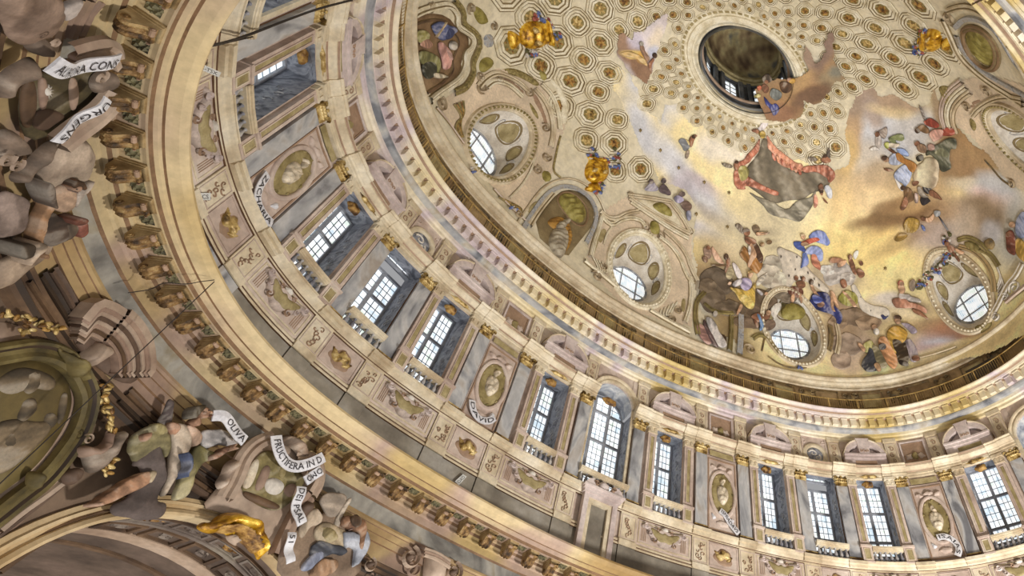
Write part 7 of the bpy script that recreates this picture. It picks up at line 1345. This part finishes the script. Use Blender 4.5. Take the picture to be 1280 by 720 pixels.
rwx('sunk_panel', P(232, 606, 250, 612, 258, 626, 246, 630, 228, 622), .03, 'dark_mould', t, it=0)
# cartouche with lake landscape
t = empty('cartouche', WF.p(*WF.px([(340, 600)])[0], 0), label='pink stucco cartouche with a painted landscape in olive and cream, gold shell below', cat='cartouche', group='inscribed cartouches')
S1 = Wall(.27)
rwx('body', P(252, 634, 268, 614, 292, 588, 300, 566, 318, 550, 340, 544, 352, 548, 384, 566, 398, 574, 400, 592, 396, 612, 384, 626, 372, 640, 360, 668, 344, 690, 318, 672, 300, 650, 276, 640), .16, 'slab_light', t, surf=S1, it=1, step=.25)
rwx('landscape', P(306, 620, 300, 604, 308, 586, 322, 570, 332, 562, 352, 566, 372, 584, 382, 600, 376, 612, 364, 628, 346, 640, 326, 634), .03, (150, 134, 78), t, surf=Wall(0.43), step=.08, cap=3000, pk=dict(sh=.3, dim=.8))
for pts, mt in ((P(302, 606, 318, 572, 326, 576, 316, 606, 308, 612), 'cameo'), (P(316, 614, 330, 580, 340, 584, 330, 612), 'slab_pink'), (P(330, 600, 344, 596, 358, 606, 348, 620, 332, 616), 'stucco_white'), (P(304, 612, 330, 622, 352, 632, 346, 638, 322, 630, 306, 622), 'brown_mould'), (P(352, 612, 366, 602, 374, 612, 362, 624), 'slab_pink'), (P(348, 590, 356, 578, 358, 592, 352, 600), 'panel_ochre')): rwx('painted_shape', pts, .02, mt, t, surf=Wall(0.47), step=.15)
mwx('rim', P(276, 624, 290, 600, 300, 572, 318, 554, 338, 548), MBW, 'slab_light', t, surf=Wall(0.41)); mwx('rim', P(366, 572, 388, 574, 396, 584, 396, 604, 386, 620), MBW, 'slab_light', t, surf=Wall(0.41)); mwx('rim', P(384, 622, 366, 646, 352, 676, 344, 696), MBW, 'slab_pink', t, surf=Wall(0.37))
rwx('leaf', P(280, 580, 292, 572, 300, 580, 290, 592, 284, 606, 274, 614, 268, 604, 276, 594), .2, (176, 150, 128), t, surf=Wall(0.47), folds=(.5, 14, .04), step=.06, cap=2500); rwx('crest', P(348, 544, 366, 544, 380, 556, 388, 570, 376, 574, 366, 560, 354, 556), .2, (170, 142, 118), t, surf=Wall(0.47), folds=(1, 16, .06)); rwx('leaf', P(368, 634, 386, 624, 392, 636, 378, 650, 366, 656), .25, 'slab_dark', t, surf=Wall(0.47), folds=(1, 14, .05))
t = empty('gilded_shell', WF.p(*WF.px([(295, 665)])[0], 0), label='large bright gilded shell crest on the crown of the side arch', cat='shell ornament')
rwx('shell', P(244, 660, 252, 652, 262, 654, 272, 644, 284, 640, 296, 642, 306, 648, 318, 650, 326, 664, 332, 678, 328, 694, 322, 702, 318, 690, 306, 680, 300, 668, 288, 672, 276, 664, 260, 668), .5, 'gold_bright', t, surf=Wall(.4), folds=(.7, 8, .12), step=.1)
rwx('rim_curl', P(246, 658, 262, 660, 280, 656, 296, 660, 310, 672, 320, 688, 316, 694, 304, 680, 288, 668, 268, 666), .66, 'gold_brown', t, surf=Wall(.4), rough=.08); rwx('tongue', P(282, 668, 292, 672, 298, 684, 284, 676), .3, 'slab_light', t, surf=Wall(.4))
# banners, top of the letters away from the cartouche centre
RB = lambda pts: WF.px(pts)
def bann(pts, wd, txt, lab, flip, **k):
    Wb = Wall(.3 + k.pop('off', .42)); return ribbon('banner', Wb, Wb.px(pts), wd * .78, txt, lab, flip=True, off=.02, group='painted inscription ribbons', **k)
bann(P(264, 520, 276, 520, 286, 526, 292, 536, 296, 546, 304, 552), .36, 'OLIVA', 'white painted ribbon lettered OLIVA fluttering from the winged woman towards the cartouche', False, u0=.38, u1=.96)
bann(P(344, 545, 344, 556, 348, 568, 356, 578, 368, 584, 382, 582, 396, 576, 403, 572), .42, 'FRUCTIFERA IN D', 'curved white ribbon lettered FRUCTIFERA IN D across the top of the cartouche', False)
bann(P(401, 588, 396, 591, 388, 597, 380, 602), .36, 'OMO', 'short white ribbon end lettered OMO at the shoulder of the cartouche', True)
bann(P(376, 609, 374, 618, 370, 628, 370, 638, 373, 648, 376, 656), .36, 'DEI PSAL', 'narrow white ribbon lettered DEI PSAL falling beside the cartouche', False)
bann(P(364, 666, 362, 676, 360, 690, 362, 704), .3, '51', 'last white ribbon piece with the numerals hanging beside the pale-winged angel', False, u0=.1, u1=.35)
# winged woman in green and white
FL = 'painted figures of the pendentives'
def pl(label, parts, **k): return figure('person', label, 'person', parts, surf=Wall(.44), group=FL, off=0., **k)
pl('winged woman in green and white with blue sash, bare leg stretched over the arch', [('wing', (98, 88, 92), P(197, 525, 206, 510, 212, 498, 218, 500, 217, 514, 214, 528, 208, 534, 200, 534)), ('far_wing', (206, 208, 218), P(248, 540, 262, 536, 280, 538, 292, 548, 300, 558, 284, 558, 268, 556, 256, 560, 248, 556)), ('cloud', (104, 94, 92), P(168, 566, 186, 556, 196, 552, 200, 566, 204, 578, 212, 588, 210, 606, 202, 618, 196, 628, 206, 632, 206, 644, 196, 654, 180, 656, 160, 650, 140, 640, 140, 624, 156, 618, 172, 610, 184, 600, 176, 586, 164, 578), {'sh': .25, 'fr': 5, 'h': .1}),
  ('skirt', (150, 144, 102), P(156, 560, 170, 540, 186, 530, 196, 534, 212, 544, 216, 560, 206, 576, 196, 560, 180, 566, 166, 578, 158, 572), {'fr': 9}), ('green_mantle', (132, 128, 78), P(232, 570, 244, 556, 256, 560, 270, 566, 262, 574, 248, 580, 240, 600, 234, 586), {'fr': 9}), ('yellow_skirt', (186, 180, 130), P(216, 612, 222, 590, 232, 574, 240, 582, 242, 600, 234, 616, 224, 626, 214, 624), {'fr': 9}), ('white_robe', (206, 192, 176), P(210, 530, 224, 530, 236, 536, 236, 556, 228, 572, 222, 590, 212, 604, 202, 622, 198, 618, 208, 596, 210, 574, 212, 556), {'fr': 11}), ('bodice', (206, 176, 156), P(226, 532, 240, 534, 248, 544, 246, 556, 236, 560, 234, 546)),
  ('arm', (176, 132, 104), P(204, 530, 214, 528, 222, 534, 212, 546, 206, 540)), ('sleeve', (160, 152, 104), P(186, 530, 196, 530, 204, 540, 196, 546, 186, 542)), ('hand', (190, 146, 118), P(168, 546, 176, 542, 182, 540, 182, 548, 176, 552, 170, 554)), ('leg', (190, 146, 114), P(104, 632, 118, 622, 134, 612, 152, 600, 172, 590, 182, 594, 178, 606, 162, 614, 142, 624, 124, 632, 110, 636)), ('leg_cloth', (196, 180, 150), P(176, 590, 188, 590, 184, 600, 176, 608)), ('forearm', (176, 130, 104), P(254, 572, 264, 568, 272, 562, 280, 562, 276, 568, 266, 574, 256, 578)), ('neck', (196, 152, 124), P(230, 530, 238, 522, 242, 530, 236, 536)), ('head', (200, 154, 126), eph(245, 518, 7, 7)), ('hair', (70, 58, 34), P(226, 522, 230, 512, 238, 508, 246, 508, 244, 514, 236, 520, 232, 526)), ('nose', (216, 170, 138), P(250, 515, 254.5, 519.5, 250, 520.5)), ('eye', (60, 44, 34), eph(248, 515.5, 1.1, .7)), ('mouth', (150, 84, 66), eph(250, 522.5, 1.4, .7)), ('ear', (176, 128, 100), eph(241.5, 519, 1.3, 1.8)), ('fingers', (200, 158, 128), P(276, 562, 282, 558, 283, 560, 279, 563, 284, 563, 284, 565, 278, 566)), ('toes', (196, 150, 120), P(104, 631, 109, 629, 110, 634, 104, 635)), ('sash', (92, 112, 162), P(216, 566, 222, 572, 226, 584, 220, 594, 218, 602, 216, 592, 222, 584))])
pl('pale-winged angel in blue and cream pouring blue drapery beside the inscribed ribbon', [('cloud', (160, 142, 124), P(348, 690, 366, 664, 384, 650, 400, 640, 420, 640, 440, 660, 446, 700, 440, 730, 350, 730), {'sh': .2, 'fr': 4}), ('wing', (206, 194, 182), P(398, 630, 404, 618, 418, 614, 434, 620, 434, 632, 426, 644, 414, 648, 404, 644), {'fr': 5}), ('wing', (196, 182, 164), P(370, 664, 380, 646, 396, 632, 402, 644, 400, 656, 386, 660, 376, 676), {'fr': 10}), ('wing_tip', (210, 202, 192), P(414, 660, 422, 640, 434, 624, 440, 622, 430, 640, 424, 654, 418, 668)), ('robe', (196, 180, 150), P(388, 664, 404, 652, 420, 656, 432, 664, 430, 684, 416, 690, 396, 684)), ('yellow_bodice', (172, 158, 108), P(400, 658, 412, 660, 422, 670, 418, 680, 402, 680, 398, 668)), ('blue_mantle', (92, 100, 120), P(384, 686, 392, 678, 404, 678, 420, 682, 430, 688, 428, 694, 416, 694, 404, 698, 394, 704, 384, 700)), ('blue_light', (140, 154, 190), P(374, 714, 380, 700, 392, 688, 400, 690, 402, 700, 392, 706, 384, 716)), ('hanging_cloth', (172, 186, 214), P(424, 666, 436, 664, 448, 670, 456, 668, 460, 684, 452, 696, 444, 706, 438, 712, 442, 690, 436, 680, 428, 690), {'fr': 8}), ('lap', (176, 140, 108), P(384, 712, 396, 702, 412, 698, 420, 704, 416, 716, 400, 722, 386, 724)), ('arm', (158, 116, 84), P(422, 650, 436, 646, 450, 652, 454, 662, 452, 680, 448, 690, 444, 684, 446, 668, 438, 660, 424, 660)), ('head', (150, 108, 80), eph(436, 658, 7, 6)), ('eye', (56, 40, 30), eph(437, 660, 1., .7)), ('mouth', (128, 76, 58), eph(434, 664, 1.3, .7)), ('hair', (86, 62, 38), P(430, 648, 440, 646, 446, 654, 440, 664, 434, 660))])
pl('half-reclining angel in white and rust with drooping arm on a pale cloud', [('cloud', (190, 178, 164), P(40, 232, 52, 204, 60, 188, 76, 178, 96, 170, 112, 178, 120, 196, 114, 216, 106, 230, 88, 226, 70, 232, 60, 240), {'sh': .14, 'fr': 3, 'h': .12}), ('wing_cloud', (150, 136, 130), P(-10, 250, 10, 236, 28, 246, 38, 258, 36, 276, 24, 292, 0, 300, -10, 290), {'sh': .2, 'fr': 4}), ('lower_cloud', (176, 160, 142), P(-10, 330, 20, 316, 50, 306, 64, 300, 62, 318, 46, 332, 20, 350, 0, 360, -10, 356), {'sh': .15, 'fr': 4}), ('torso', (196, 168, 146), P(54, 244, 64, 232, 80, 230, 90, 234, 92, 248, 86, 262, 72, 266, 58, 258)), ('shoulder_cloth', (206, 196, 190), P(92, 232, 102, 226, 116, 224, 108, 236, 98, 244, 90, 262, 88, 250)), ('dark_drapery', (92, 74, 62), P(44, 276, 54, 264, 68, 270, 82, 276, 90, 282, 82, 298, 66, 304, 50, 306, 42, 294), {'fr': 8}), ('grey_drapery', (120, 104, 88), P(70, 278, 84, 274, 92, 280, 88, 292, 76, 300)), ('rust_cloth', (150, 86, 70), P(86, 276, 96, 272, 103, 280, 100, 292, 90, 298, 88, 288)), ('arm', (160, 122, 86), P(52, 246, 58, 256, 50, 268, 46, 282, 42, 296, 44, 306, 38, 314, 32, 306, 32, 290, 36, 274, 44, 256)), ('hand', (170, 130, 96), P(34, 306, 44, 306, 42, 316, 36, 320)), ('head', (150, 108, 76), eph(82, 228, 8, 8)), ('hair', (88, 62, 38), P(72, 226, 78, 220, 88, 220, 94, 228, 90, 234, 84, 226, 76, 232)), ('eye', (50, 36, 28), eph(79, 231, 1., .7)), ('mouth', (120, 70, 54), eph(78, 235, 1.3, .7)), ('fingers', (176, 136, 100), P(33, 313, 36, 320, 38, 316, 40, 321, 42, 314, 38, 312)), ('rust_belt', (140, 82, 62), P(68, 270, 80, 266, 92, 270, 84, 276, 74, 276)), ('wing', (96, 82, 72), P(32, 228, 38, 218, 44, 226, 46, 244, 50, 254, 42, 252, 36, 240)), ('white_sleeve', (206, 186, 166), P(16, 298, 24, 294, 36, 300, 34, 308, 26, 312, 12, 326, 8, 322, 20, 308)), ('brown_mass', (76, 62, 46), P(-6, 300, 8, 296, 18, 300, 16, 314, 4, 318, -6, 314))])
# cloud and cartouche at the top left
figure('painted_cloud', 'heavy pinkish-grey painted cloud in the top left corner', 'fresco', [('cloud', (150, 130, 116), P(-20, -20, 60, -20, 72, 10, 66, 28, 50, 42, 28, 50, 6, 42, -20, 20), {'sh': .16, 'fr': 3, 'h': .12}), ('cloud_lobe', (142, 120, 104), eph(36, 22, 30, 22), {'sh': .12, 'fr': 3}), ('light_cloth', (192, 186, 188), P(60, 6, 76, -6, 96, -10, 86, 8, 72, 18, 66, 14), {'fr': 6})], surf=WF, off=.1)
t = empty('cartouche', WF.p(*WF.px([(70, 120)])[0], 0), label='brown scrolled cartouche with a painted rising sun between two inscription ribbons', cat='cartouche', group='inscribed cartouches')
rwx('field', P(30, 100, 56, 92, 90, 80, 130, 82, 138, 100, 120, 124, 96, 140, 66, 168, 36, 178, 24, 150), .04, (128, 110, 66), t, surf=Wall(0.31), it=1, step=.08, cap=3000, pk=dict(sh=.35, fr=6, dim=.6))
for x0 in (48, 86): rwx('painted_tree', P(x0, 100, x0 + 10, 96, x0 + 14, 120, x0 + 8, 140, x0 + 2, 136), .03, 'slab_pink', t, surf=Wall(0.36))
rwx('painted_dark', P(28, 104, 44, 98, 48, 130, 40, 160, 28, 160), .03, 'brown_mould', t, surf=Wall(0.36)); rwx('painted_hill', P(36, 150, 52, 136, 70, 138, 84, 146, 70, 158, 50, 166), .03, 'slab_dark', t, surf=Wall(0.37)); rwx('sun', [(60 + (8 if a % 2 else 3.4) * math.cos(a * math.pi / 12), 115 + (9 if a % 2 else 4) * math.sin(a * math.pi / 12)) for a in range(24)], .02, 'stucco_white', t, surf=Wall(0.38), it=0); rwx('sun', eph(60, 115, 4, 5), .03, 'stucco_white', t, surf=Wall(0.39))
for pts, mt in ((P(0, 92, 20, 80, 40, 70, 46, 80, 38, 92, 20, 100, 10, 116, -8, 126), 'slab_light'), (P(28, 52, 44, 42, 56, 46, 60, 60, 50, 68, 36, 66), 'slab_pink'), (P(-8, 166, 14, 160, 32, 178, 28, 190, 10, 196, -8, 200), 'slab_pink'), (P(112, 100, 124, 88, 138, 84, 142, 94, 134, 108, 124, 118, 114, 114), 'slab_light'), (P(10, 220, 30, 210, 38, 196, 60, 176, 72, 176, 56, 196, 40, 214, 20, 232), 'slab_pink')): rwx('scroll_leaf', pts, .2, (164, 138, 116), t, surf=Wall(0.39), folds=(.8, 11, .04), step=.07, cap=3000, pk=dict(sh=.4, fr=9, dim=.62))
for x, y, r in ((8, 198, 9), (20, 206, 8), (68, 54, 5), (126, 96, 7)): swx(t, x, y, r, 'slab_light', x, surf=Wall(0.69))
mwx('rim', P(80, 64, 100, 58, 120, 54, 134, 60, 138, 72), MBW, 'slab_light', t, surf=Wall(0.49)); rwx('inner_lip', P(84, 70, 104, 62, 124, 60, 132, 70, 110, 76, 92, 78), .2, 'slab_pink', t, surf=Wall(0.53)); mwx('rim', P(64, 176, 84, 160, 110, 142, 126, 126, 136, 112), MBW, 'slab_light', t, surf=Wall(0.45))
bann(P(62, 78, 72, 84, 84, 87, 98, 85, 112, 80, 126, 76, 143, 73), .42, 'AURORA CONS', 'white ribbon lettered AURORA CONS along the upper rim of the brown cartouche', False, off=.5)
bann(P(132, 122, 122, 132, 108, 142, 94, 152, 82, 160, 72, 168, 66, 176), .36, 'URGENS', 'white ribbon lettered URGENS running down the edge of the brown cartouche', False, off=.55)
for k_ in range(4): mwx('fillet', P(68 + k_ * 6, 44 - k_ * 2, 80 + k_ * 6, 20 - k_ * 3, 92 + k_ * 7, -6), MB1 if k_ % 2 else MB2, ('brown_mould', 'architrave', 'dark_mould', 'architrave')[k_], t, it=0)
# scrolled crest at the lower edge
t = empty('scroll_crest', W0.p(*W0.px([(540, 700)])[0], 0), label='pair of stucco volutes flanking a moulded block rising from the bottom edge', cat='crest')
rwx('block', P(532, 688, 534, 686, 548, 690, 562, 702, 558, 712, 552, 730, 528, 730, 530, 706), .35, 'slab_light', t, it=0, surf=Wall(.2))
for k_ in range(3): mwx('block_moulding', P(530, 686 + k_ * 4, 546, 691 + k_ * 4, 562, 702 + k_ * 4), MB2, ('slab_light', 'slab_pink', 'slab_light')[k_], t, surf=Wall(.55), it=1)
for x, y, r in ((512, 697, 14), (566, 716, 13), (462, 706, 9)): swx(t, x, y, r, 'slab_light', 1.5, 1.6, surf=Wall(.3)); swx(t, x + 3, y + 14, r * .7, 'slab_pink', 2.5, 1.2, surf=Wall(.25)); rwx('rosette', eph(x, y, 4, 4), .2, 'slab_dark', t, surf=Wall(.4), rough=.08)
# ------------------------------------------------------------------ cables and small targets
def cable(name, pts, ds, r, lab):
    A = [W(*wp([p], d)[0][:1], d, wp([p], d)[0][1]) for p, d in zip(pts, ds)]; A = smooth_poly(np.array(A), 2, False); n = len(A); V = []
    t_ = np.gradient(A, axis=0); t_ /= np.linalg.norm(t_, axis=1)[:, None]; u = np.cross(t_, [0, 0, 1.]); u /= np.linalg.norm(u, axis=1)[:, None]; v = np.cross(t_, u)
    for a in range(5): V.append(A + r * (math.cos(a * 1.2566) * u + math.sin(a * 1.2566) * v))
    V = np.stack(V, 1).reshape(-1, 3); F = grid_faces(n, 5, True) + [tuple(range(5)), tuple(range(5 * n - 1, 5 * n - 6, -1))]
    return mesh(name, V, F, 'cable', None, label=lab, cat='cable', group='cables on the walls')
cable('cable', P(-10, 614, 90, 520, 180, 435, 268, 352), [.8, .9, 1.25, 1.55], .012, 'thin black wire stretched from the great oval relief up to the cornice lip')
cable('cable', P(160, 366, 190, 362, 205, 352, 232, 356, 250, 352, 268, 350), [.55, .7, 1.1, 1.35, 1.45, 1.56], .012, 'thin wavy wire sagging across the brackets')
cable('cable', P(246, 60, 280, 54, 316, 42, 350, 28, 400, 10, 440, 0), [1.3, .6, .45, .5, .6, .7], .035, 'thick black cable slung across the wide opening near the top edge')
cable('cable', P(247, 62, 262, 57, 290, 52, 316, 46), [1.2, .6, .5, .45], .02, 'thinner second black cable looping under the thick one')
def sign(pts, d, txt, lab, n_sq=0):
    S_ = Wall(d); c = S_.px(pts); c4 = [c[0], c[1], c[2], c[3]]; o_ = prism('survey_sign', np.array(c4), 0, .03, 'sign_white', surf=S_, step=3, label=lab, cat='sign', group='small black and white marker signs')
    mid0, mid1 = (c[0] + c[3]) / 2, (c[1] + c[2]) / 2; wd = np.linalg.norm(c[3] - c[0])
    gv, gf = glyphs(txt); x0, x1 = gv[:, 0].min(), gv[:, 0].max(); u = .12 + (gv[:, 0] - x0) / (x1 - x0) * .76; v = (gv[:, 1] / .73 - .5) * .62; up = (c[0] - c[3])
    q = mid0 + (mid1 - mid0) * u[:, None] + up * v[:, None]; mesh('lettering', S_.p(q[:, 0], q[:, 1], .036), gf, 'ink', o_); return o_
sign(P(242, 75, 275, 90, 272, 96, 239, 82), .5, 'XS-TSX', 'longer white marker strip with black signs near the top of the cornice lip')
sign(P(236, 241, 262, 241, 262, 250, 236, 250), .14, 'OS CS', 'small white marker strip with two black signs on the dado below the ZACHARIA medallion')
sign(P(568, 602, 578, 593, 583, 596, 573, 607), .16, 'OXO', 'small white marker strip on the grey stone band below the DAVID medallion')
